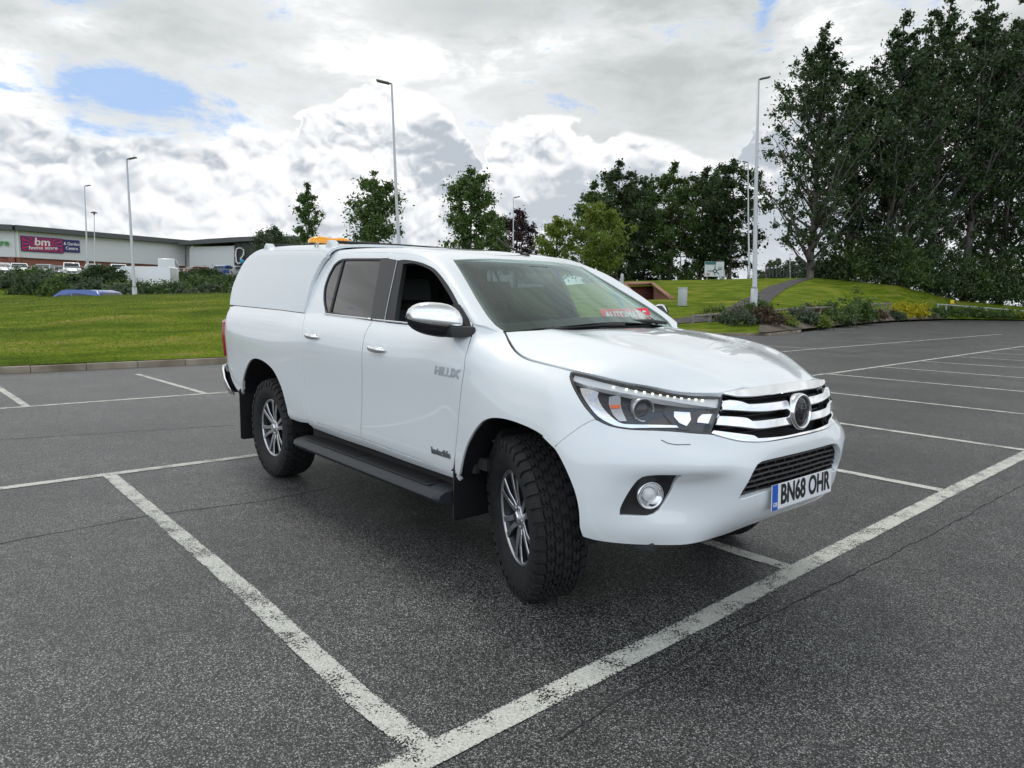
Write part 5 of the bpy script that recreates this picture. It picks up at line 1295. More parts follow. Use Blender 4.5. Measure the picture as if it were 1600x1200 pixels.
def leafmat(name, c1, c2, tr=.35, scale=1.2):
    m = bpy.data.materials.new(name); m.use_nodes = True; nt = m.node_tree; nt.nodes.clear(); out = nd(m, 'ShaderNodeOutputMaterial')
    ge = nd(m, 'ShaderNodeNewGeometry'); tc = nd(m, 'ShaderNodeTexCoord'); n = nd(m, 'ShaderNodeTexNoise', i_Scale=scale, i_Detail=3); lk(m, tc.outputs['Object'], n.inputs['Vector'])
    ad = nd(m, 'ShaderNodeMath', operation='MULTIPLY_ADD'); lk(m, ge.outputs['Random Per Island'], ad.inputs[0]); ad.inputs[1].default_value = .45; lk(m, n.outputs['Fac'], ad.inputs[2])
    r = ramp(m, ad.outputs[0], [(.40, c1), (1.0, c2)])
    df = nd(m, 'ShaderNodeBsdfDiffuse'); tl = nd(m, 'ShaderNodeBsdfTranslucent'); gl = nd(m, 'ShaderNodeBsdfGlossy', i_Roughness=.5); mx = nd(m, 'ShaderNodeMixShader'); mx.inputs[0].default_value = tr; m2 = nd(m, 'ShaderNodeMixShader'); m2.inputs[0].default_value = .04
    lk(m, r.outputs[0], df.inputs[0]); lk(m, r.outputs[0], tl.inputs[0]); lk(m, df.outputs[0], mx.inputs[1]); lk(m, tl.outputs[0], mx.inputs[2]); lk(m, mx.outputs[0], m2.inputs[1]); lk(m, gl.outputs[0], m2.inputs[2]); lk(m, m2.outputs[0], out.inputs[0])
    return m
M_blade = leafmat('grass_blade', (.06, .12, .008), (.19, .225, .03), .45, 1.0)
gb1 = blades('grass', (-90, 420), 13.5, 42000, .034, .009); gb1.data.materials.append(M_blade); tag(gb1, 'short mown grass covering the lawn mound behind the parking bays', kind='stuff')
# kerb stones
bm = bmesh.new(); pe = [Vector((x, y, 0)) for x, y in EDGE[:6]]
M_kerb = noisy(mat('kerb_concrete', (.25, .23, .19), .85), (.17, .135, .095), (.36, .31, .24), 1.7, bump=.3, bscale=60)
for a, b in zip(pe[:-1], pe[1:]):
    L = (b-a).length; n = max(1, int(L/.915)); t = (b-a)/n; rz = Matrix.Rotation(math.atan2(t.y, t.x), 3, 'Z')
    for k in range(n):
        c = a+t*(k+.5)
        if c.y < -20: continue
        add_box(bm, (c.x+random.uniform(-.006, .006), c.y, .045+random.uniform(-.004, .004)), (t.length-.008, .14, .16), rot=rz, bevel=.015)
tag(mb_obj('kerb', bm, M_kerb), kind='structure')
# footpath up the bank
LE = [(1256, 434.5), (1235, 438), (1200, 448.5), (1167, 466), (1142, 479), (1120, 488.5), (1070, 497), (1025, 501)]; RE = [(1270, 435.5), (1252, 441), (1226, 453), (1210, 464), (1199, 477), (1192, 489.5), (1110, 503), (1025, 508)]
V = []; 
for (a, b) in zip(LE, RE):
    A = on_terrain(*a); B = on_terrain(*b)
    if A is None or B is None: continue
    for k in range(5): V.append(A+(B-A)*(k/4))
# resample densely along the path
rows = [V[i:i+5] for i in range(0, len(V), 5)]; dense = []
for a, b in zip(rows[:-1], rows[1:]):
    for k in range(12): dense.append([a[q]+(b[q]-a[q])*(k/12) for q in range(5)])
dense.append(rows[-1]); VV = []
for r in dense:
    for p in r:
        l = TB.ray_cast(Vector((p.x, p.y, 50)), Vector((0, 0, -1)))[0]; VV.append((p.x, p.y, (l.z if l else p.z)+.035))
FF = [(i*5+j, i*5+j+1, (i+1)*5+j+1, (i+1)*5+j) for i in range(len(dense)-1) for j in range(4)]
M_path = noisy(mat('path_tarmac', (.07, .065, .065), .9), (.045, .042, .044), (.085, .078, .078), 2.0)
tag(mesh_obj('footpath', VV, FF, M_path, smooth=True), kind='structure')
# planting bed of bare soil along the edge
V = []; F = []; ub = list(range(1188, 1500, 6)); 
for u in ub:
    De = edge_depth(u)
    for k in range(7): V.append(TP(u, De-.3+k*(.75 if u < 1400 else .6), .05+.02*random.random()))
F = [(i*7+j, (i+1)*7+j, (i+1)*7+j+1, i*7+j+1) for i in range(len(ub)-1) for j in range(6)]
M_soil = noisy(mat('bed_soil', (.08, .06, .045), .95), (.05, .04, .032), (.14, .11, .08), 2.5, bump=.6, bscale=20)
tag(mesh_obj('planting_bed', V, F, M_soil), kind='structure')
# ------------------------------------------------------------------ trees and shrubs
def foliage(name, centres, per, spread, size, mat_, parent=None, seed=1, squash=.8, up=0.0):
    """crown of many small leaf-sprig faces scattered round the twig ends"""
    rs = np.random.RandomState(seed); C = np.array([tuple(c) for c in centres]); n = len(C)*per
    c = np.repeat(C, per, axis=0); off = rs.normal(0, 1, (n, 3)); off *= (rs.uniform(.15, 1, (n, 1))); sp = np.repeat(np.asarray(spread if hasattr(spread, '__len__') else [spread]*len(C)), per)[:, None]
    off[:, 2] *= squash; P = c+off*sp
    a = rs.normal(0, 1, (n, 3)); a[:, 2] += up; a /= np.linalg.norm(a, axis=1, keepdims=True); b = rs.normal(0, 1, (n, 3)); b -= a*(a*b).sum(1, keepdims=True); b /= np.linalg.norm(b, axis=1, keepdims=True)
    s = size*(.38+1.15*rs.beta(1.6, 2.6, (n, 1))); a *= s; b *= s*rs.uniform(.35, .7, (n, 1))
    V = np.stack([P-a, P-b*.9+a*.1, P+a, P+b*.9+a*.1], 1).reshape(-1, 3)
    me = bpy.data.meshes.new(name); me.vertices.add(len(V)); me.vertices.foreach_set('co', V.ravel()); me.loops.add(4*n); me.loops.foreach_set('vertex_index', np.arange(4*n)); me.polygons.add(n); me.polygons.foreach_set('loop_start', np.arange(0, 4*n, 4)); me.polygons.foreach_set('loop_total', np.full(n, 4)); me.update(calc_edges=True)
    me.materials.append(mat_); return link(bpy.data.objects.new(name, me), parent)
M_bark = noisy(mat('bark', (.10, .09, .075), .9), (.05, .045, .04), (.17, .155, .135), 2.2, bump=.5, bscale=12, stretch=(1, 1, .3))
M_leafD = leafmat('leaf_dark', (.023, .050, .017), (.072, .118, .036), .30)
M_leafM = leafmat('leaf_mid', (.036, .082, .018), (.12, .19, .042), .36)
M_leafL = leafmat('leaf_light', (.075, .14, .014), (.25, .31, .045), .45)
M_leafP = leafmat('leaf_purple', (.018, .010, .014), (.06, .026, .034), .2)
M_leafG = leafmat('leaf_greygreen', (.04, .07, .032), (.12, .16, .085), .3)
def tree(name, base, H, label, cat='tree', R=3.0, mat_=None, style='round', n_l=26, per=60, size=.16, seed=1, trunk_r=.2, crown0=.25, group=None, lean=(0, 0), blob=.9):
    rs = random.Random(seed); base = Vector(base); root = empty(name, base); tag(root, label, cat, group)
    top = Vector((lean[0], lean[1], H)); bm = bmesh.new(); cen = []; spr = []
    npt = 9; tp = [Vector((top.x*(k/npt)+.12*H/10*noise3((seed, k*.6, 0)), top.y*(k/npt)+.12*H/10*noise3((seed, k*.6, 7)), H*.97*k/npt)) for k in range(npt+1)]
    add_tube(bm, [Vector((0, 0, -.4))]+tp, [trunk_r*1.35]+[trunk_r*(1-.88*(k/npt)**.9) for k in range(npt+1)], 9)
    def at_h(f):
        k = min(int(f*npt), npt-1); a = f*npt-k; return tp[k]+(tp[k+1]-tp[k])*a
    for i in range(n_l):
        f = crown0+(1-crown0)*((i+.5)/n_l)**.95*.97; ang = i*2.4+rs.uniform(-.5, .5); g = (f-crown0)/(1-crown0)
        if style == 'poplar': rad = R*(.55+.75*math.sin(math.pi*min(1, g*1.05+.10))**.8)*(1-.55*g)*rs.uniform(.75, 1.15); rise = rad*rs.uniform(.8, 1.4)
        elif style == 'cone': rad = R*(1.05-.80*g)*rs.uniform(.75, 1.15); rise = rad*rs.uniform(.2, .6)
        else: rad = R*math.sqrt(max(.08, 1-(2*g-.85)**2/1.35))*rs.uniform(.7, 1.12); rise = rad*rs.uniform(.05, .55)
        p0 = at_h(f*.93); d = Vector((math.cos(ang), math.sin(ang), 0)); p3 = p0+d*rad+Vector((0, 0, min(rise, max(.3, H*1.0-p0.z))))
        mid = p0+(p3-p0)*.5+Vector((0, 0, -rad*.10)); r0 = trunk_r*(.34*(1-g)+.10)
        add_tube(bm, [p0, mid, p3], [r0, r0*.6, r0*.18], 6)
        m = 5 if rad > 1.5 else 4
        for k in range(m):
            t = .38+.66*k/(m-1); q = p0+(p3-p0)*t; j = Vector((rs.uniform(-1, 1), rs.uniform(-1, 1), rs.uniform(-.6, .9)))*rad*.26
            cen.append(q+j); spr.append(blob*rs.uniform(.35, .62)*(.45+rad*.22))
            if k in (1, 2, 3): add_tube(bm, [p0+(p3-p0)*(t-.12), q+j], [r0*.3, r0*.08], 4, cap=False)
    for k in range(5): cen.append(at_h(.90+.1*rs.random())+Vector((rs.uniform(-.3, .3), rs.uniform(-.3, .3), rs.uniform(0, .4)))*R*.3); spr.append(blob*.32*(.4+R*.15))
    mb_obj('trunk', bm, M_bark, root, smooth=True)
    foliage('crown', cen, per, spr, size, mat_ or M_leafM, root, seed, .85)
    return root
def bush(name, base, w, h, label, mat_=None, n=26, per=70, size=.07, seed=1, group=None, cat='shrub', flowers=None, deep=None):
    rs = random.Random(seed*7+3); root = empty(name, base); tag(root, label, cat, group); cen = []; spr = []
    bm = bmesh.new()
    for i in range(n):
        a = rs.uniform(0, 6.28); r = math.sqrt(rs.random())*w*.5; hh = h*math.sqrt(max(0.05, 1-(2*r/w)**2))*rs.uniform(.25, .92)
        c = Vector((math.cos(a)*r, math.sin(a)*r*(deep or .8), hh)); cen.append(c); spr.append(.13*min(w, 1.6*h)+.03)
        if i < 12: add_tube(bm, [(c.x*.15, c.y*.15, -.05), (c.x*.6, c.y*.6, hh*.55), c], [.018, .012, .005], 5, cap=False)
    mb_obj('stems', bm, M_bark, root, smooth=True)
    foliage('leaves', cen, per, spr, size, mat_ or M_leafM, root, seed, .8)
    if flowers: foliage('blossom', [c+Vector((0, 0, .06)) for c in cen if c.z > h*.35], 9, [s*1.25 for s in spr if True][:len([c for c in cen if c.z > h*.35])], size*.8, flowers, root, seed+50, .8)
    return root
# young trees along the far drive
tree('young_tree', TP(587, 46), 8.6, 'bushy young tree behind the truck roof, beside the tall centre lamp post', R=1.75, n_l=26, per=85, size=.13, seed=11, trunk_r=.12, crown0=.28, mat_=M_leafM, blob=1.0)
tree('young_tree', TP(735, 46), 8.0, 'bushy young tree left of the purple-leaved tree', R=1.6, n_l=26, per=85, size=.13, seed=12, trunk_r=.12, crown0=.3, mat_=M_leafM, blob=1.0)
tree('young_tree', TP(768, 52), 6.2, 'small rounded green tree touching the purple-leaved tree', R=1.3, n_l=16, per=80, size=.13, seed=13, trunk_r=.1, crown0=.3, mat_=M_leafM)
tree('young_tree', TP(484, 62), 9.6, 'slim sparse young tree behind the canopy, left of the amber beacon', R=1.1, n_l=18, per=60, size=.15, seed=14, trunk_r=.1, crown0=.35, mat_=M_leafM)
tree('purple_tree', TP(806, 78), 9.2, 'round tree with dark purple leaves behind the windscreen header', R=2.7, n_l=22, per=90, size=.17, seed=15, trunk_r=.2, crown0=.2, mat_=M_leafP)
tree('round_tree', TP(432, 92), 6.8, 'broad grey-green round tree in front of the dark retail unit', R=3.0, n_l=24, per=90, size=.16, seed=16, trunk_r=.2, crown0=.12, mat_=M_leafG)
tree('round_tree', TP(548, 88), 5.2, 'low green tree seen between the beacon and the first bushy young tree', R=2.2, n_l=16, per=70, size=.16, seed=17, trunk_r=.15, crown0=.12, mat_=M_leafD)
tree('light_green_tree', TP(868, 66), 7.0, 'light yellow-green tree just left of the matching taller one', R=1.9, n_l=20, per=80, size=.15, seed=18, trunk_r=.14, crown0=.2, mat_=M_leafL)
tree('light_green_tree', TP(936, 64), 7.4, 'taller light yellow-green tree in front of the dark tree group', R=2.3, n_l=24, per=90, size=.15, seed=19, trunk_r=.16, crown0=.15, mat_=M_leafL)
# the dark group right of centre
for i, (u, D, H, R, sd_, lab) in enumerate(((925, 96, 15.0, 4.0, 21, 'leftmost tree of the dark group above the brick headwall'), (962, 92, 16.6, 3.8, 22, 'second tree from the left in the dark group above the brick headwall'), (1004, 98, 15.5, 4.2, 23, 'third tree from the left in the dark group, left of the thin lamp post'),
        (1046, 92, 16.0, 4.0, 24, 'fourth tree from the left in the dark group, right behind the thin lamp post'), (1092, 96, 16.2, 4.4, 25, 'tree of the dark group standing behind the direction sign'), (1138, 92, 16.4, 4.2, 26, 'rightmost spreading tree of the dark group, by the two tall lamp posts'), (1112, 104, 17.4, 3.8, 27, 'tallest rear tree of the dark group, behind the direction sign'), (985, 106, 17.0, 4.2, 28, 'rear tree of the dark group seen between the second and third trunks'))):
    tree('broadleaf_tree', TP(u, D, -.2), H, lab, R=R, n_l=34, per=95, size=.22, seed=sd_, trunk_r=.28, crown0=.05 if i not in (5,) else .16, mat_=M_leafD if i % 3 else M_leafM, group='dark tree group above the brick headwall')
# tall poplars at the right
def bankD(u, k): return max(interp(u, KU, KD), edge_depth(u)+6)+k
for i, (u, k_, H, R, sd_, c0, lab) in enumerate(((1264, 0, 27.0, 5.2, 31, .03, 'tall open poplar standing alone at the left end of the right-hand trees'), (1322, 5, 25, 4.2, 32, .08, 'poplar just right of the lone open poplar, partly behind it'), (1382, 4, 30, 4.8, 33, .06, 'poplar with pointed top left of the bare pale trunk'),
        (1448, 6, 35, 5.4, 34, .06, 'tall poplar directly left of the bare pale trunk'), (1506, 4, 36, 5.6, 35, .26, 'tallest poplar with a bare pale trunk near the right edge'), (1562, 5, 36, 5.4, 36, .05, 'tall poplar right of the bare pale trunk'), (1622, 2, 33, 5.4, 37, .05, 'poplar cut by the right edge of the view'), (1690, 4, 32, 5.4, 38, .05, 'poplar beyond the right edge whose boughs lean into view'),
        (1415, 14, 33, 5.0, 39, .05, 'rear poplar filling the gap left of the two tallest ones'), (1535, 14, 36, 5.2, 40, .05, 'rear poplar filling the gap beside the bare pale trunk'))):
    tree('poplar_tree', TP(u, bankD(u, k_), -.3), H, lab, R=R, style='poplar', n_l=60 if i else 66, per=84 if i else 74, size=.22, seed=sd_, trunk_r=.42 if i != 4 else .50, crown0=c0, mat_=M_leafD, group='tall poplars at the right', blob=1.0 if i else .85)
# undergrowth below the poplars
for i, (u, w, h, ml) in enumerate(((1290, 5, 4.0, M_leafD), (1326, 6, 5.5, M_leafM), (1364, 6, 6.0, M_leafD), (1402, 6, 6.5, M_leafM), (1436, 6, 6.0, M_leafD), (1470, 6, 6.5, M_leafD), (1502, 6, 7, M_leafM), (1536, 6, 6.5, M_leafD), (1570, 6, 6.5, M_leafM), (1606, 6.5, 7, M_leafD), (1650, 6, 6.5, M_leafM))):
    bush('undergrowth_bush', TP(u, bankD(u, 1.8), -.3), w, h, 'dark leafy bush under the poplars, number %s from the lone poplar rightwards' % ['one', 'two', 'three', 'four', 'five', 'six', 'seven', 'eight', 'nine', 'ten', 'eleven'][i], ml, n=70, per=75, size=.18, seed=60+i, group='undergrowth below the poplars')
# distant trees past the top of the path
for i, (u, D, H, R) in enumerate(((1198, 170, 6.0, 4), (1212, 165, 8.5, 3.2), (1228, 168, 6.5, 3.4), (1243, 165, 8.6, 3), (1262, 168, 7.4, 4), (1283, 160, 7.0, 4.4))):
    tree('distant_tree', TP(u, D), H, '%s of the six small trees beyond the top of the footpath, from the left' % ['first', 'second', 'third', 'fourth', 'fifth', 'sixth'][i], R=R, n_l=14, per=70, size=.30, seed=80+i, trunk_r=.2, crown0=.05, mat_=M_leafG, group='far trees beyond the footpath')
# shrubs of the planting bed (right)
M_pinkf = mat('dusty_pink_blossom', (.25, .17, .20), .8); M_yel = leafmat('leaf_yellow', (.35, .32, .01), (.60, .52, .02), .4); M_leafB = leafmat('leaf_bronze', (.05, .035, .02), (.13, .08, .045), .2)
SH = [(1118, 37, 1.7, .75, M_leafL, None, 'bright green low shrub beside the left end of the knee rail'), (1150, 35, 2.0, .98, M_leafG, M_pinkf, 'shrub with dusty pink flower heads left of the near lamp post'), (1172, 37.5, 1.3, 1.1, M_leafM, None, 'green shrub hugging the foot of the near lamp post'),
      (1196, 35.5, 1.9, .95, M_leafB, None, 'bronze-leaved shrub right of the near lamp post'), (1227, 37, 1.3, .65, M_leafL, None, 'small pale green plant right of the bronze shrub'), (1252, 40, 1.7, .9, M_leafG, M_pinkf, 'grey-green shrub with pinkish heads on bare soil'), (1278, 40, 1.5, .8, M_leafL, None, 'pale spiky plant left of the wide green shrub'),
      (1300, 45, 3.4, 1.35, M_leafM, None, 'wide low green shrub in front of the tall dark bush'), (1336, 50, 2.5, 2.6, M_leafM, None, 'tall dark green bush standing in the planting bed'), (1318, 43, 1.8, .7, M_leafG, None, 'grey-green edging plant before the tall bush'), (1345, 46, 1.7, .65, M_leafG, None, 'grey-green clump right of the edging plant'),
      (1368, 56, 1.8, .7, M_leafB, None, 'brown dry plant left of the yellow shrub'), (1400, 58, 1.6, .7, M_leafG, None, 'small grey shrub before the yellow shrub'), (1408, 57, 2.0, 1.45, M_yel, None, 'bright yellow-leaved shrub, left-hand one of the pair'), (1432, 58, 2.0, 1.35, M_yel, None, 'second yellow-leaved shrub, right-hand one of the pair'), (1458, 62, 2.6, 1.1, M_leafM, None, 'green shrub right of the yellow pair'),
      (1490, 66, 3.4, 1.0, M_leafM, None, 'left end of the low green hedge by the car park corner'), (1524, 67, 3.4, .95, M_leafM, None, 'second clump of the low green hedge by the car park corner'), (1556, 67, 3.4, .95, M_leafM, None, 'third clump of the low green hedge by the car park corner'), (1584, 67, 2.6, .85, M_leafL, None, 'light green right end of the low hedge by the car park corner'),
      (1188, 39, 1.5, .9, M_leafM, None, 'small green shrub behind the bronze one'), (1262, 44, 1.8, .7, M_leafB, None, 'low brown plant on the soil behind the pinkish shrub')]
for i, (u, D, w, h, ml, fl, lab) in enumerate(SH):
    D = max(D, edge_depth(u)+.8+.4*(i % 3))
    bush('bed_shrub', TP(u, D, .0), w, h*.92, lab, ml, n=34, per=75, size=.055+.0009*D, seed=100+i, flowers=fl, group='shrubs of the planting bed')
# bank of bushes in front of the retail park (left)
hb = []
for i in range(30):
    u = -30+i*15.5+random.uniform(-5, 5); D = random.uniform(50, 66) if not 165 < u < 280 else random.uniform(49, 52)
    vt = 438 if u < 170 else (440 if u < 280 else 441); vt += random.uniform(-3, 5)
    zb = terr_z(u, D); zt = at(u, vt, D).z; hb.append((u, D, max(1.5, zt-zb)))
words = ['first', 'second', 'third', 'fourth', 'fifth', 'sixth', 'seventh', 'eighth', 'ninth', 'tenth', 'eleventh', 'twelfth', 'thirteenth', 'fourteenth', 'fifteenth', 'sixteenth', 'seventeenth', 'eighteenth', 'nineteenth', 'twentieth', 'twenty-first', 'twenty-second', 'twenty-third', 'twenty-fourth', 'twenty-fifth', 'twenty-sixth', 'twenty-seventh', 'twenty-eighth', 'twenty-ninth', 'thirtieth']
for i, (u, D, h) in enumerate(hb):
    bush('bank_bush', TP(u, D, -.2), 3.4, h, '%s bush from the left on the bank below the retail car park' % words[i], (M_leafM, M_leafD, M_leafM, M_leafG)[i % 4], n=40, per=60, size=.14, seed=200+i, group='bushes on the bank below the retail car park')
for i, (u, vt, D) in enumerate(((150, 418, 56), (162, 412, 55), (178, 416, 57))):
    z0 = terr_z(u, D); tree('bank_sapling', TP(u, D, -.2), at(u, vt, D).z-z0, ['leftmost', 'middle', 'rightmost'][i]+' of three ragged saplings left of the white van', R=.9, n_l=14, per=60, size=.12, seed=240+i, trunk_r=.06, crown0=.15, mat_=M_leafD, group='saplings beside the van')
# clipped hedges beyond
for i, (u0, u1, v0, v1, D) in enumerate(((300, 345, 421, 430, 70), (288, 375, 431, 441, 66))):
    A, B = at(u0, v1, D), at(u1, v1, D); h = at(u0, v0, D).z-A.z; cen = []
    rr = empty('clipped_hedge', (A+B)/2); tag(rr, ['domed clipped hedge below the blue hatchbacks', 'long flat clipped hedge under the domed one'][i], 'hedge', 'clipped hedges')
    n = 90; cs = []
    for k in range(n):
        t = random.random(); q = A+(B-A)*t-rr.location; f = math.sin(math.pi*t)**.5 if i == 0 else 1; cs.append(q+Vector((random.uniform(-.4, .4), random.uniform(-.4, .4), h*f*random.uniform(.1, .95))))
    foliage('leaves', cs, 40, .30, .10, M_leafD, rr, 260+i)

# ------------------------------------------------------------------ lamp posts, signs, street furniture
M_post = mat('post_grey_paint', (.50, .52, .53), .45, .2); M_lampg = mat('lamp_head_grey', (.12, .125, .13), .5)
def lamp_post(u, vb, vt, D, label, head=-1, r0=.085, kind='arm', lean=0.0):
    base = TP(u, D) if vb is None else at(u, vb, D); top = at(u+lean, vt, D); H = top.z-base.z
    root = empty('lamp_post', base); tag(root, label, 'lamp post', 'lamp posts')
    bm = bmesh.new(); lx = (top-base).x, (top-base).y
    add_tube(bm, [(0, 0, -.3), (0, 0, 1.3)], r0*1.45, 14); add_tube(bm, [(0, 0, 1.3), (0, 0, 1.42), (lx[0]*.5, lx[1]*.5, H*.5), (lx[0], lx[1], H)], [r0*1.45, r0, r0*.8, r0*.5], 12)
    mb_obj('post', bm, M_post, root, smooth=True)
    s = Vector((rgt.x, rgt.y, 0)).normalized()*head
    bm = bmesh.new()
    if kind == 'arm':
        c = Vector((lx[0], lx[1], H)); add_tube(bm, [c, c+s*.16+Vector((0, 0, .03))], .035, 8)
        rz = Matrix.Rotation(math.atan2(s.y, s.x), 3, 'Z') @ Matrix.Rotation(R_(-12), 3, 'Y'); add_box(bm, c+s*.36+Vector((0, 0, .07)), (.52, .26, .07), rot=rz, bevel=.025)
        mb_obj('lamp_head', bm, M_lampg, root, auto=40)
    else:
        add_lathe(bm, [(0, .22), (.20, .17), (.42, .02), (.40, 0), (.10, -.04), (.08, -.22), (0, -.22)], Matrix.Translation((lx[0], lx[1], H)), 20); mb_obj('lamp_head', bm, M_lampg, root, smooth=True)
    return root
lamp_post(211, None, 249, 45, 'tall pale lamp post standing behind the left lawn crest', 1, .10, lean=-13)
lamp_post(140, None, 291, 74, 'thin lamp post just right of the store signs', 1, .09, lean=-8)
lamp_post(151, None, 333, 88, 'short lamp post with a round mushroom head near the store signs', 1, .07, 'mushroom', lean=-4)
lamp_post(626, None, 131, 29, 'tall lamp post rising behind the truck roof between two young trees', -1, .075, lean=-14)
lamp_post(1177, 489, 124, 38, 'nearest and tallest lamp post, rising out of the planting bed on the right', 1, .125, lean=8)
lamp_post(1168, None, 254, 74, 'tall lamp post just left of the near one, on the bank crest', -1, .10, lean=1)
lamp_post(1063, None, 345, 92, 'thin lamp post in front of the dark tree group', 1, .07)
lamp_post(802, None, 309, 66, 'lamp post beside the purple-leaved tree', 1, .07)
lamp_post(548, None, 326, 80, 'far thin lamp post left of the first bushy young tree', -1, .06, lean=-2)
lamp_post(1234, None, 398, 120, 'small far white post at the top of the footpath', 1, .09)
lamp_post(1130, None, 408, 80, 'short thin post right of the direction sign', -1, .04)
# brick headwall set in the bank
M_brick = mat('brick', (.3, .12, .08), .85)
def brick_nodes(m, c1, c2, mo, sc):
    tc = nd(m, 'ShaderNodeTexCoord'); b = nd(m, 'ShaderNodeTexBrick', i_Scale=sc); b.inputs['Color1'].default_value = (*c1, 1); b.inputs['Color2'].default_value = (*c2, 1); b.inputs['Mortar'].default_value = (*mo, 1); b.inputs['Mortar Size'].default_value = .015
    mp = nd(m, 'ShaderNodeMapping'); mp.inputs['Rotation'].default_value = (R_(90), 0, 0); lk(m, tc.outputs['Object'], mp.inputs[0]); lk(m, mp.outputs[0], b.inputs['Vector']); lk(m, b.outputs[0], bsdf(m).inputs['Base Color'])
brick_nodes(M_brick, (.24, .085, .06), (.31, .12, .085), (.25, .19, .16), 2.2)
M_coping = mat('brick_coping', (.38, .20, .14), .85)
T1, T2, B1, B2 = [on_terrain(u, v) for u, v in ((976, 446.5), (1019.5, 445.5), (998, 471), (1047, 468))]
hw = empty('brick_headwall', (B1+B2)/2); tag(hw, 'sloping red-brick headwall recessed into the grass bank', 'wall')
o0 = Vector(hw.location); ex = Vector((rgt.x, rgt.y, 0)).normalized(); ey = Vector((fwd.x, fwd.y, 0)).normalized(); uz = Vector((0, 0, 1))
def quadbox(bm, a, b, c, d, th):
    A = [bm.verts.new(p) for p in (a, b, c, d)]; B = [bm.verts.new(Vector(p)+th) for p in (a, b, c, d)]
    bm.faces.new(A); bm.faces.new(B[::-1])
    for i in range(4): bm.faces.new((A[i], A[(i+1) % 4], B[(i+1) % 4], B[i]))
zf = min(B1.z, B2.z)-.15
def fl(p): return Vector((p.x, p.y, zf))-o0
T1, T2, B1, B2 = [p+Vector((0, 0, .10)) for p in (T1, T2, B1, B2)]
bm = bmesh.new(); quadbox(bm, fl(T1), fl(T2), T2-o0, T1-o0, ey*.3); mb_obj('back_wall', bm, M_brick, hw)
bm = bmesh.new(); quadbox(bm, fl(T1), fl(B1), B1-o0, T1-o0, -ex*.28); mb_obj('wing_wall', bm, M_brick, hw)
bm = bmesh.new(); quadbox(bm, fl(T2), fl(B2), B2-o0, T2-o0, ex*.28); mb_obj('wing_wall', bm, M_brick, hw)
for A, B in ((T1, B1), (T2, B2), (T1, T2)): bm = bmesh.new(); add_tube(bm, [A-o0+uz*.04, B-o0+uz*.04], .15, 4); mb_obj('coping', bm, M_coping, hw)
bm = bmesh.new(); quadbox(bm, fl(B1)-ey*.7, fl(B2)+ex*1.2-ey*.7, fl(B2)+ex*1.2+ey*6, fl(B1)+ey*6, uz*-.3); mb_obj('apron_slab', bm, noisy(mat('slab', (.2, .17, .15), .9), (.10, .09, .08), (.24, .2, .18), 3), hw)
# utility cabinet, bollard
c = on_terrain(1066, 478); bm = bmesh.new(); add_box(bm, c+Vector((0, 0, .52)), (.42, .36, 1.04), bevel=.03); add_box(bm, c+Vector((0, 0, 1.06)), (.46, .40, .05), bevel=.015)
cb = mb_obj('utility_cabinet', bm, M_post, auto=40); tag(cb, 'small grey metal cabinet on the grass bank right of the brick headwall', 'cabinet')
c = on_terrain(971.5, 449); bm = bmesh.new(); add_tube(bm, [c-Vector((0, 0, .3)), c+Vector((0, 0, .95))], .13, 12); add_tube(bm, [c+Vector((0, 0, .95)), c+Vector((0, 0, 1.05))], [.13, .06], 12); bo = mb_obj('bollard', bm, M_post, smooth=False, auto=40); tag(bo, 'short pale bollard at the left end of the brick headwall', 'bollard')
# direction sign
sg_ = empty('direction_sign', TP(1116, 76)); tag(sg_, 'white roundabout direction sign on two posts before the dark tree group', 'sign'); o0 = Vector(sg_.location)
Mg = frame(at(1116, 420.5, 76)-o0, ex, (0, 0, 1)); k = 76/FPX
bm = bmesh.new(); add_box(bm, (0, 0, 0), (30*k, 23*k, .06)); bm.transform(Mg); mb_obj('panel', bm, mat('sign_white', (.62, .66, .66), .4), sg_)
bm = bmesh.new(); add_box(bm, (-6*k, 9*k, .034), (17*k, 4.5*k, .006)); bm.transform(Mg); mb_obj('header_strip', bm, mat('sign_green', (.02, .14, .12), .4), sg_)
bm = bmesh.new()
add_tube(bm, [(1*k+2.6*k*math.cos(a), -3*k+2.2*k*math.sin(a), .036) for a in [2*math.pi*i/20 for i in range(21)]], .05, 4, cap=False)
for a, L in ((90, 6), (20, 8), (180, 9), (-35, 6), (-90, 4)): add_box(bm, (1*k+math.cos(R_(a))*(2.4+L/2)*k, -3*k+math.sin(R_(a))*(2.4+L/2)*k, .036), (L*k, .09, .008), rot=Matrix.Rotation(R_(a), 3, 'Z'))
bm.transform(Mg); mb_obj('roundabout_map', bm, M_black, sg_)
bm = bmesh.new()
for i in range(4): add_box(bm, (9*k, (3.2-1.3*i)*k, .034), (6.5*k, .035, .004))
bm.transform(Mg); mb_obj('place_names', bm, M_lampg, sg_)
bm = bmesh.new(); add_box(bm, (-9.5*k, -8*k, .034), (5*k, 4*k, .006)); bm.transform(Mg); mb_obj('pink_patch', bm, mat('sign_pink', (.45, .22, .22), .5), sg_)
for du in (-11, 12):
    bm = bmesh.new(); p = at(1116+du, 420, 76.1)-o0; add_tube(bm, [(p.x, p.y, -.3), (p.x, p.y, p.z+.6)], .06, 8); mb_obj('post', bm, M_post, sg_, smooth=True)
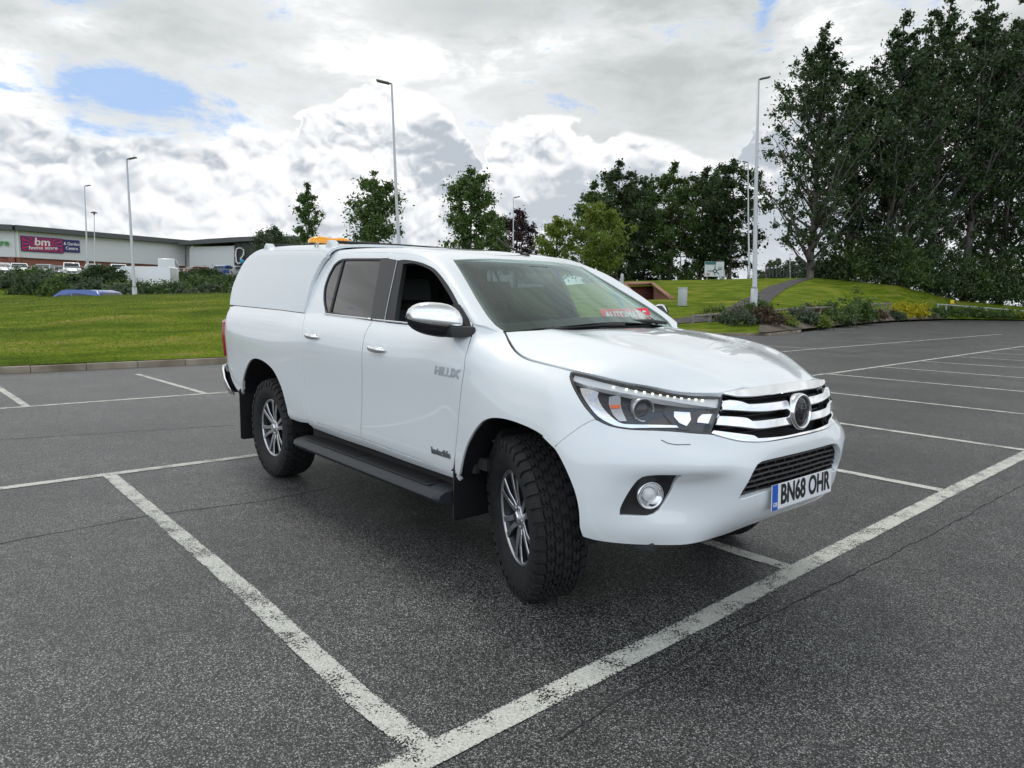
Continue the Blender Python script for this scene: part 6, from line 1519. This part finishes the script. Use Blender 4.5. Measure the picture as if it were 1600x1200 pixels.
# low timber knee rails
M_wood = noisy(mat('weathered_timber', (.22, .2, .17), .85), (.14, .13, .11), (.30, .28, .24), 6, bump=.3)
def knee_rail(pts, label, D, h=.42, gal=False):
    P = [Vector(at(u, v, max(d, edge_depth(u)+2.5))) for (u, v), d in zip(pts, D)]; root = empty('knee_rail', P[0]-Vector((0, 0, h))); tag(root, label, 'fence', 'low rails by the car park'); o0 = Vector(root.location)
    bm = bmesh.new(); add_tube(bm, [p-o0 for p in P], .065, 6); mb_obj('rail', bm, M_wood if not gal else M_metalgrey, root)
    tot = sum((b-a).length for a, b in zip(P[:-1], P[1:])); n = max(2, int(tot/1.75))
    for k in range(n+1):
        t = k/n*tot; q = P[0]
        for a, b in zip(P[:-1], P[1:]):
            L = (b-a).length
            if t <= L+1e-6: q = a+(b-a)*(t/L); break
            t -= L
        bm = bmesh.new(); add_box(bm, q-o0-Vector((0, 0, .22)), (.12, .12, .62), bevel=.01); mb_obj('rail_post', bm, M_wood if not gal else M_metalgrey, root)
knee_rail([(1082, 494), (1130, 490.5), (1180, 487), (1230, 483.5), (1270, 481), (1300, 480)], 'weathered timber knee rail across the foot of the footpath', [33.5, 36, 38.5, 41, 43, 45])
knee_rail([(1350, 476), (1392, 474)], 'short piece of timber knee rail right of the tall bush', [52, 56])
knee_rail([(1466, 475.5), (1500, 478), (1546, 481.5), (1600, 486), (1640, 489)], 'pale metal knee rail below the poplars by the yellow marker', [66, 66, 66, 66, 66], gal=True)
mk = empty('hydrant_marker', at(1487, 482, 76)); tag(mk, 'small yellow marker plate on a short concrete post', 'marker post')
bm = bmesh.new(); add_box(bm, (0, 0, .25), (.22, .12, .6), bevel=.01); mb_obj('post', bm, M_kerb, mk)
bm = bmesh.new(); add_box(bm, (0, 0, .70), (.42, .06, .42), rot=Matrix.Rotation(YAW-R_(90), 3, 'Z'), bevel=.01); mb_obj('plate', bm, mat('marker_yellow', (.75, .5, .01), .5), mk)
# dark fence at the top of the footpath
P0, P1 = at(1196, 431, 84), at(1272, 430, 92); ft = empty('path_fence', P0); tag(ft, 'dark post-and-rail fence at the top of the footpath', 'fence')
bm = bmesh.new()
for z in (.35, .75, 1.1): add_tube(bm, [Vector((0, 0, z)), P1-P0+Vector((0, 0, z))], .035, 5)
mb_obj('rails', bm, M_lampg, ft)
for k in range(15): bm = bmesh.new(); q = (P1-P0)*(k/14); add_box(bm, q+Vector((0, 0, .5)), (.1, .1, 1.4)); mb_obj('fence_post', bm, M_lampg, ft)
# ------------------------------------------------------------------ retail park (left, far)
M_clad = mat('grey_cladding', (.66, .665, .69), .5); M_roof = mat('roof_dark_grey', (.085, .09, .095), .5); M_dkclad = mat('charcoal_cladding', (.025, .027, .035), .5); M_brickR = mat('brick_red', (.26, .085, .055), .85)
brick_nodes(M_brickR, (.24, .075, .05), (.29, .10, .07), (.25, .16, .13), 1.4)
def clad_nodes(m):
    tc = nd(m, 'ShaderNodeTexCoord'); w = nd(m, 'ShaderNodeTexWave', i_Scale=.9, bands_direction='Z'); lk(m, tc.outputs['Object'], w.inputs['Vector']); b = nd(m, 'ShaderNodeBump', i_Strength=.35, i_Distance=.03); lk(m, w.outputs['Fac'], b.inputs['Height']); lk(m, b.outputs[0], bsdf(m).inputs['Normal'])
clad_nodes(M_clad)
def wall_pts(u0, v0, d0, u1, v1, d1): return at(u0, v0, d0), at(u1, v1, d1)
def building(name, label, A, B, zt, zb, parts, depth=40):
    """A, B: front corners (Vectors); parts: list of (part name, t0, t1, z0, z1, out, material)"""
    root = empty(name, (A.x, A.y, zb)); tag(root, label, 'building'); X = Vector((B.x-A.x, B.y-A.y, 0)); L = X.length; X.normalize(); n = Vector((X.y, -X.x, 0))
    if n.dot(CAM-A) < 0: n = -n
    for nm, t0, t1, z0, z1, out, m in parts:
        bm = bmesh.new(); a = X*(L*t0); b = X*(L*t1); dz = Vector((0, 0, 1))
        quadbox(bm, a+dz*(z0-zb)+n*out, b+dz*(z0-zb)+n*out, b+dz*(z1-zb)+n*out, a+dz*(z1-zb)+n*out, -n*(out+.3 if out > 0 else depth))
        mb_obj(nm, bm, m, root)
    return root, X, n, L
ZB = at(30, 431, 80).z-.1
A1, B1 = at(22, 352, 110), at(292, 376, 136); zr = A1.z
z_cl = at(22, 401.5, 110).z; z_eb = at(22, 360, 110).z
cols = [('pier', t, t+.012, ZB, z_cl, .25, M_brickR) for t in (.0, .30, .58, .85)]
st1, X1, n1_, L1 = building('retail_store', 'long grey retail store with a red brick base and dark curved eaves', A1, B1, zr, ZB,
    [('cladding', 0, 1.03, z_cl, z_eb+.2, 0, M_clad), ('brick_base', 0, 1.03, ZB, z_cl-.01, -.35, M_brickR), ('roof_edge', -.01, 1.01, z_eb, zr, 1.1, M_roof), ('downpipe', .006, .012, ZB, z_eb, .22, M_white)]+cols)
rp = mesh_obj('roof', [A1-Vector(st1.location)+n1_*1.1, B1-Vector(st1.location)+n1_*1.1, B1-Vector(st1.location)-n1_*40+Vector((0, 0, 1.5)), A1-Vector(st1.location)-n1_*40+Vector((0, 0, 1.5))], [(0, 1, 2, 3)], M_roof, st1)
A0 = at(-160, 343, 104); B0 = at(21, 352, 110)
st0, X0, n0_, L0 = building('retail_store', 'neighbouring grey store unit at the far left edge carrying green letters', A0, B0, zr, ZB,
    [('cladding', 0, 1, z_cl, z_eb+.2, 0, M_clad), ('brick_base', 0, 1, ZB, z_cl-.01, -.35, M_brickR), ('roof_edge', 0, 1.0, z_eb, zr, 1.1, M_roof), ('pier', .93, .99, ZB, z_cl, .25, M_brickR)])
# store signs
def on_wall(A, X, n, u, v, out=.12):
    d = fwd + (u-800)/FPX*rgt - (v-600)/FPX*upv; t = (A-CAM).dot(n)/d.dot(n); return CAM+d*t+n*out
def sign_board(A, X, n, u0, u1, v0, v1, mat_, name, label=None, parent=None, out=.25):
    p = on_wall(A, X, n, u0, v1, out); q = on_wall(A, X, n, u1, v1, out); r = on_wall(A, X, n, u0, v0, out); w = (q-p).dot(X); h = r.z-p.z
    c = p+X*w/2+Vector((0, 0, h/2)); Mx = frame(c, X if X.dot(rgt) > 0 else -X, (0, 0, 1)); bm = bmesh.new(); add_box(bm, (0, 0, -.1), (abs(w), h, .2), bevel=.02); bm.transform(Mx)
    o = mb_obj(name, bm, mat_, parent); 
    return o, Mx, abs(w), h
M_sred = mat('sign_crimson', (.50, .02, .09), .4); M_snavy = mat('sign_navy', (.03, .025, .15), .4)
o, Mx, w, h = sign_board(A1, X1, n1_, 34, 97, 369.5, 391, M_sred, 'store_sign'); tag(o, 'crimson home store sign with white letters and navy rays on the grey store', 'sign')
bm = bmesh.new()
for k in range(28):
    a = 2*math.pi*(k+.5)/28; da = .055; r0 = .35; 
    def hit(a): c_, s_ = math.cos(a), math.sin(a); return min((w/2-.12)/max(abs(c_), 1e-6), (h/2-.08)/max(abs(s_), 1e-6))
    P = [(r0*math.cos(a)*2.2, r0*math.sin(a)), (hit(a-da)*math.cos(a-da), hit(a-da)*math.sin(a-da)), (hit(a+da)*math.cos(a+da), hit(a+da)*math.sin(a+da))]
    vs = [bm.verts.new((x, y, .012)) for x, y in P]; bm.faces.new(vs)
bm.transform(Mx); mb_obj('rays', bm, M_snavy, o)
text_obj('lettering', 'bm', Mx @ Matrix.Translation((-.1, h*.17, .03)), M_white, o, size=h*.78, extrude=.02, offset=.03, xs=1.15, shear=.1)
text_obj('lettering', 'home store', Mx @ Matrix.Translation((0, -h*.24, .03)) @ Matrix.Rotation(R_(3), 4, 'Z'), M_white, o, size=h*.36, extrude=.02, offset=.012, xs=1.2, shear=.1)
bm = bmesh.new(); add_box(bm, (0, 0, -.12), (w+.25, h+.25, .12)); bm.transform(Mx); mb_obj('sign_frame', bm, M_snavy, o)
o, Mx, w, h = sign_board(A1, X1, n1_, 98, 124, 374, 393.3, M_snavy, 'store_sign'); tag(o, 'navy sign reading & Garden Centre beside the crimson one', 'sign')
text_obj('lettering', '& Garden', Mx @ Matrix.Translation((0, h*.16, .03)), M_white, o, size=h*.34, extrude=.02, offset=.01, xs=.95)
text_obj('lettering', 'Centre', Mx @ Matrix.Translation((0, -h*.20, .03)), M_white, o, size=h*.34, extrude=.02, offset=.01, xs=1.0)
p = on_wall(A0, X0, n0_, -4, 379, .2); xd = X0 if X0.dot(rgt) > 0 else -X0
tx = text_obj('store_lettering', 'entre', frame(p, xd, (0, 0, 1)), mat('letter_green', (.05, .32, .06), .4), None, size=1.35, extrude=.08, offset=.02, xs=1.05); tag(tx, 'green channel letters at the far left edge of the retail wall', 'sign')
# second unit: dark curved roof, charcoal panel with a looped emblem
A2, B2 = at(284, 381, 134), at(520, 372, 128); z2b = ZB; root2 = empty('retail_unit', (A2.x, A2.y, z2b)); tag(root2, 'lower retail unit with charcoal end panel and shallow curved roof', 'building')
X2 = Vector((B2.x-A2.x, B2.y-A2.y, 0)); L2 = X2.length; X2.normalize(); n2_ = Vector((X2.y, -X2.x, 0)); n2_ = n2_ if n2_.dot(CAM-A2) > 0 else -n2_; o2 = Vector(root2.location)
def W2(u, v, out=0): return on_wall(A2, X2, n2_, u, v, out)-o2
bm = bmesh.new(); quadbox(bm, W2(296, 440), W2(366, 440), W2(366, 384), W2(296, 386), -n2_*20); mb_obj('cladding', bm, M_clad, root2)
bm = bmesh.new(); quadbox(bm, W2(366.3, 440), W2(470, 440), W2(470, 373), W2(366.3, 376), -n2_*20); mb_obj('charcoal_panel', bm, M_dkclad, root2)
bm = bmesh.new(); quadbox(bm, W2(470.3, 440), W2(520, 440), W2(520, 378), W2(470.3, 377), -n2_*20); mb_obj('cladding', bm, M_clad, root2)
up_ = [(284, 378), (330, 374), (380, 371), (430, 369.5), (480, 370), (520, 372)]; lo_ = [(284, 383.5), (330, 381), (380, 378), (430, 376), (480, 376), (520, 378)]
P = [W2(u, v, 1.2) for u, v in up_]+[W2(u, v, 1.2) for u, v in lo_[::-1]]; bm = bmesh.new(); fA = [bm.verts.new(p) for p in P]; fB = [bm.verts.new(p-n2_*22) for p in P]; bm.faces.new(fA); bm.faces.new(fB[::-1])
for i in range(len(P)): bm.faces.new((fA[i], fA[(i+1) % len(P)], fB[(i+1) % len(P)], fB[i]))
mb_obj('roof', bm, M_roof, root2)
bm = bmesh.new(); add_tube(bm, [W2(u, v, .25) for u, v in ((377, 411), (373, 412), (370.5, 409), (369.5, 398), (370.5, 390), (374, 387.5), (379, 388), (382, 391), (382, 397), (380, 401), (377.5, 404), (377, 411))], .14, 6, cap=False); mb_obj('emblem_outline', bm, M_white, root2)
bm = bmesh.new(); c = W2(380, 408.5, .3); add_lathe(bm, [(0, .12), (.42, .10), (.44, 0), (0, 0)], frame(c, X2 if X2.dot(rgt) > 0 else -X2, (0, 0, 1)), 24); mb_obj('emblem_dot', bm, mat('emblem_blue', (.03, .30, .55), .4), root2)
bm = bmesh.new(); add_tube(bm, [W2(291, 386, .2), W2(291.5, 415, .2)], .12, 6); mb_obj('downpipe', bm, M_roof, root2)

# ------------------------------------------------------------------ parked cars and vans
M_cglass = mat('car_glass', (.03, .035, .04), .08); M_tyre = mat('tyre_black', (.02, .02, .02), .7); M_hub = mat('hub_silver', (.4, .4, .42), .35, .8)
def car(name, base, heading, col, label, group, L=4.2, Wd=1.75, H=1.48, kind='hatch', cat='car'):
    root = empty(name, base); tag(root, label, cat, group); Mr = Matrix.Rotation(heading, 4, 'Z')
    hl, hw_ = L/2, Wd/2
    if kind == 'van':
        prof = [(-hl, .35), (-hl, H*.96), (-hl+.12, H), (hl-1.35, H), (hl-.75, H*.62+.15), (hl-.1, H*.50), (hl, H*.30), (hl, .35)]; roof = [(hl-1.42, H*.94), (hl-.82, H*.60+.12), (hl-.95, H*.52), (hl-1.6, H*.55)]
    else:
        prof = [(-hl, .32), (-hl-.02, .80), (-hl+.08, .98), (-hl+.42, H-.08), (-hl+.85, H), (.25, H), (.55, H-.06), (1.15, .98), (hl-.35, .84), (hl-.03, .66), (hl, .32)]
    def ring(y, f, inset=0): return [(x*(1-.02*f), y, z) for x, z in prof]
    bm = bmesh.new(); secs = [(-hw_*.90, 1), (-hw_, .0), (hw_, .0), (hw_*.90, 1)]
    # tumblehome: upper points pulled in
    rows = []
    for s in (-1, -.93, .93, 1):
        row = []
        for x, z in prof:
            t = max(0, (z-.85)/(H-.85)) if kind != 'van' else max(0, (z-1.2)/(H-1.2))*.5
            wy = hw_*(1-.16*t); row.append(bm.verts.new((x*(1 if abs(s) < 1 else .985), math.copysign(1, s)*(wy if abs(s) < 1 else wy-.0)*(1 if abs(s) == 1 else .97)*(1.0), z)))
        rows.append(row)
    n = len(prof)
    order = [rows[0], rows[1], rows[2], rows[3]]
    for a, b in zip(order[:-1], order[1:]):
        for i in range(n): bm.faces.new((a[i], a[(i+1) % n], b[(i+1) % n], b[i]))
    bm.faces.new(rows[0][::-1]); bm.faces.new(rows[3])
    bmesh.ops.bevel(bm, geom=[e for e in bm.edges if e.calc_face_angle(0) > .5], offset=.035, segments=2, affect='EDGES')
    bm.transform(Mr); mb_obj('body', bm, col, root, auto=40)
    def glassq(P, nm='window'):
        bm = bmesh.new(); vs = [bm.verts.new(p) for p in P]; bm.faces.new(vs); bm.transform(Mr); mb_obj(nm, bm, M_cglass, root)
    wt = .84
    if kind == 'van':
        for s in (-1, 1): glassq([(hl-1.75, s*(hw_*.955+.02), H*.56), (hl-.98, s*(hw_*.965+.02), H*.56), (hl-1.35, s*(hw_*.90+.03), H*.88), (hl-1.75, s*(hw_*.90+.03), H*.88)], 'side_window')
        glassq([(hl-1.31, -hw_*.78, H*.955), (hl-1.31, hw_*.78, H*.955), (hl-.76, hw_*.85, H*.66), (hl-.76, -hw_*.85, H*.66)], 'windscreen')
    else:
        for s in (-1, 1):
            y0, y1 = s*(hw_*.963+.012), s*(hw_*.85+.022)
            glassq([(-hl+.40, y0, .97), (-.15, y0, .96), (-.15, y1, H-.13), (-hl+.72, y1, H-.15)], 'side_window'); glassq([(-.07, y0, .96), (.98, y0, .96), (.42, y1, H-.14), (-.07, y1, H-.13)], 'side_window')
        glassq([(1.12, -hw_*.84, 1.02), (1.12, hw_*.84, 1.02), (.60, hw_*.76, H-.085), (.60, -hw_*.76, H-.085)], 'windscreen')
        glassq([(-hl+.07, hw_*.80, 1.04), (-hl+.07, -hw_*.80, 1.04), (-hl+.36, -hw_*.74, H-.13), (-hl+.36, hw_*.74, H-.13)], 'rear_window')
    for s in (-1, 1):
        for x, mm, nm in ((hl-.03, M_satin, 'headlight'), (-hl-.02, M_red, 'tail_light')):
            bm = bmesh.new(); add_box(bm, (x, s*hw_*.74, .72), (.07, .34, .15), bevel=.03); bm.transform(Mr); mb_obj(nm, bm, mm, root)
        for x in (hl-.85, -hl+.80):
            Mw = Mr @ Matrix.Translation((x, s*(hw_*.90), .31)) @ Matrix.Rotation(R_(90), 4, 'X')
            bm = bmesh.new(); add_lathe(bm, [(.2, -.1), (.29, -.11), (.315, -.07), (.315, .07), (.29, .11), (.2, .1)], Mw, 20); wv = mb_obj('wheel', bm, M_tyre, root, smooth=True)
            bm = bmesh.new(); add_lathe(bm, [(0, -.09), (.2, -.095), (.2, .095), (0, .09)], Mw, 16); mb_obj('rim', bm, M_hub, wv)
    bm = bmesh.new(); add_box(bm, (hl+.0, 0, .55), (.06, Wd*.55, .16), bevel=.02); bm.transform(Mr); mb_obj('front_grille', bm, M_tyre, root)
    return root
def paint(n, c): return mat(n, c, .3, 0, Coat_Weight=1.0)
PW, PS, PG, PD, PB, PR = paint('car_white', (.75, .76, .77)), paint('car_silver', (.42, .44, .46)), paint('car_grey', (.17, .18, .19)), paint('car_black', (.02, .02, .025)), paint('car_blue', (.02, .09, .40)), paint('car_red', (.35, .03, .03))
zu = ZB+.02
facing = math.atan2((CAM-at(60, 420, 80)).y, (CAM-at(60, 420, 80)).x)
GC = 'cars in the retail car park'
for (u, D, c_, hd, H, lab) in ((2, 79, PW, .15, 1.48, 'white car cut by the left edge of the view'), (30, 80, PW, .08, 1.5, 'white car facing out below the crimson sign, left of the dark grey one'), (70, 81, PG, -.3, 1.45, 'dark grey car under the middle of the crimson sign'), (92, 84, PD, -.2, 1.42, 'black car half hidden between the grey and white cars'),
        (112, 80, PW, .0, 1.62, 'white car below the navy sign'), (147, 80, PS, -.15, 1.5, 'silver car behind the thin lamp post'), (185, 82, PW, .0, 1.60, 'white car right of the silver one'), (207, 84, PG, -.4, 1.42, 'grey car left of the tall lamp post, facing sideways'), (228, 83, PW, -.5, 1.4, 'white saloon right of the tall lamp post'),
        (303, 90, PR, -1.2, 1.45, 'red car right of the white van with chevrons'), (318, 92, PS, -1.0, 1.40, 'silver car next to the red one'), (334, 94, PW, -1.0, 1.35, 'low white car before the charcoal retail unit'), (357, 88, PB, 2.3, 1.5, 'blue-grey hatchback left of its neighbour near the truck canopy'), (374, 89, PS, 2.2, 1.5, 'silver-blue hatchback nearest the truck canopy')):
    p = at(u, 424, D); p.z = zu+ (0 if u < 240 else .3); car('parked_car', p, facing+hd, c_, lab, GC, H=H)
p = at(264, 420, 88); p.z = zu+.2; v1 = car('parked_van', p, facing+2.9, PW, 'white van with yellow and red rear chevrons in the retail car park', None, L=5.0, Wd=1.95, H=2.3, kind='van', cat='van')
bm = bmesh.new(); hd = facing+2.9; Mr = Matrix.Rotation(hd, 4, 'Z')
for k in range(6): add_box(bm, (-2.54, -.8+.32*k, .95), (.02, .14, .62), rot=Matrix.Rotation(R_(35 if k < 3 else -35), 3, 'X'))
bm.transform(Mr); mb_obj('chevrons', bm, mat('hi_vis_yellow', (.75, .72, .05), .5), v1)
pv = at(224, 452, 60); pv.z = at(224, 417, 60).z-2.35; car('parked_van', pv, YAW+R_(95), PW, 'plain white panel van half hidden by the bank bushes', None, L=5.2, Wd=2.0, H=2.35, kind='van', cat='van')
pb = at(128, 453, 36); pb.z -= 1.42; car('parked_car', pb, YAW+R_(78), PB, 'bright blue hatchback with only its roof above the lawn crest', None, H=1.42, L=4.0)
# railing in front of the retail car park
P0, P1 = at(-60, 424, 73), at(392, 424, 78); P0.z = P1.z = zu-.1; fe = empty('car_park_railing', P0); tag(fe, 'grey metal railing along the edge of the retail car park', 'railing')
bm = bmesh.new()
for z in (.55, 1.05): add_tube(bm, [Vector((0, 0, z)), P1-P0+Vector((0, 0, z))], .035, 6)
mb_obj('rails', bm, M_metalgrey, fe)
for k in range(27): bm = bmesh.new(); q = (P1-P0)*(k/26); add_tube(bm, [q-Vector((0, 0, .4)), q+Vector((0, 0, 1.1))], .045, 6); mb_obj('railing_post', bm, M_metalgrey, fe)
bm = bmesh.new(); d = (P1-P0); quadbox(bm, Vector((0, 0, -1.2)), d+Vector((0, 0, -1.2)), d, Vector((0, 0, 0)), n1_*-.4); mb_obj('dwarf_wall', bm, M_soil, fe)
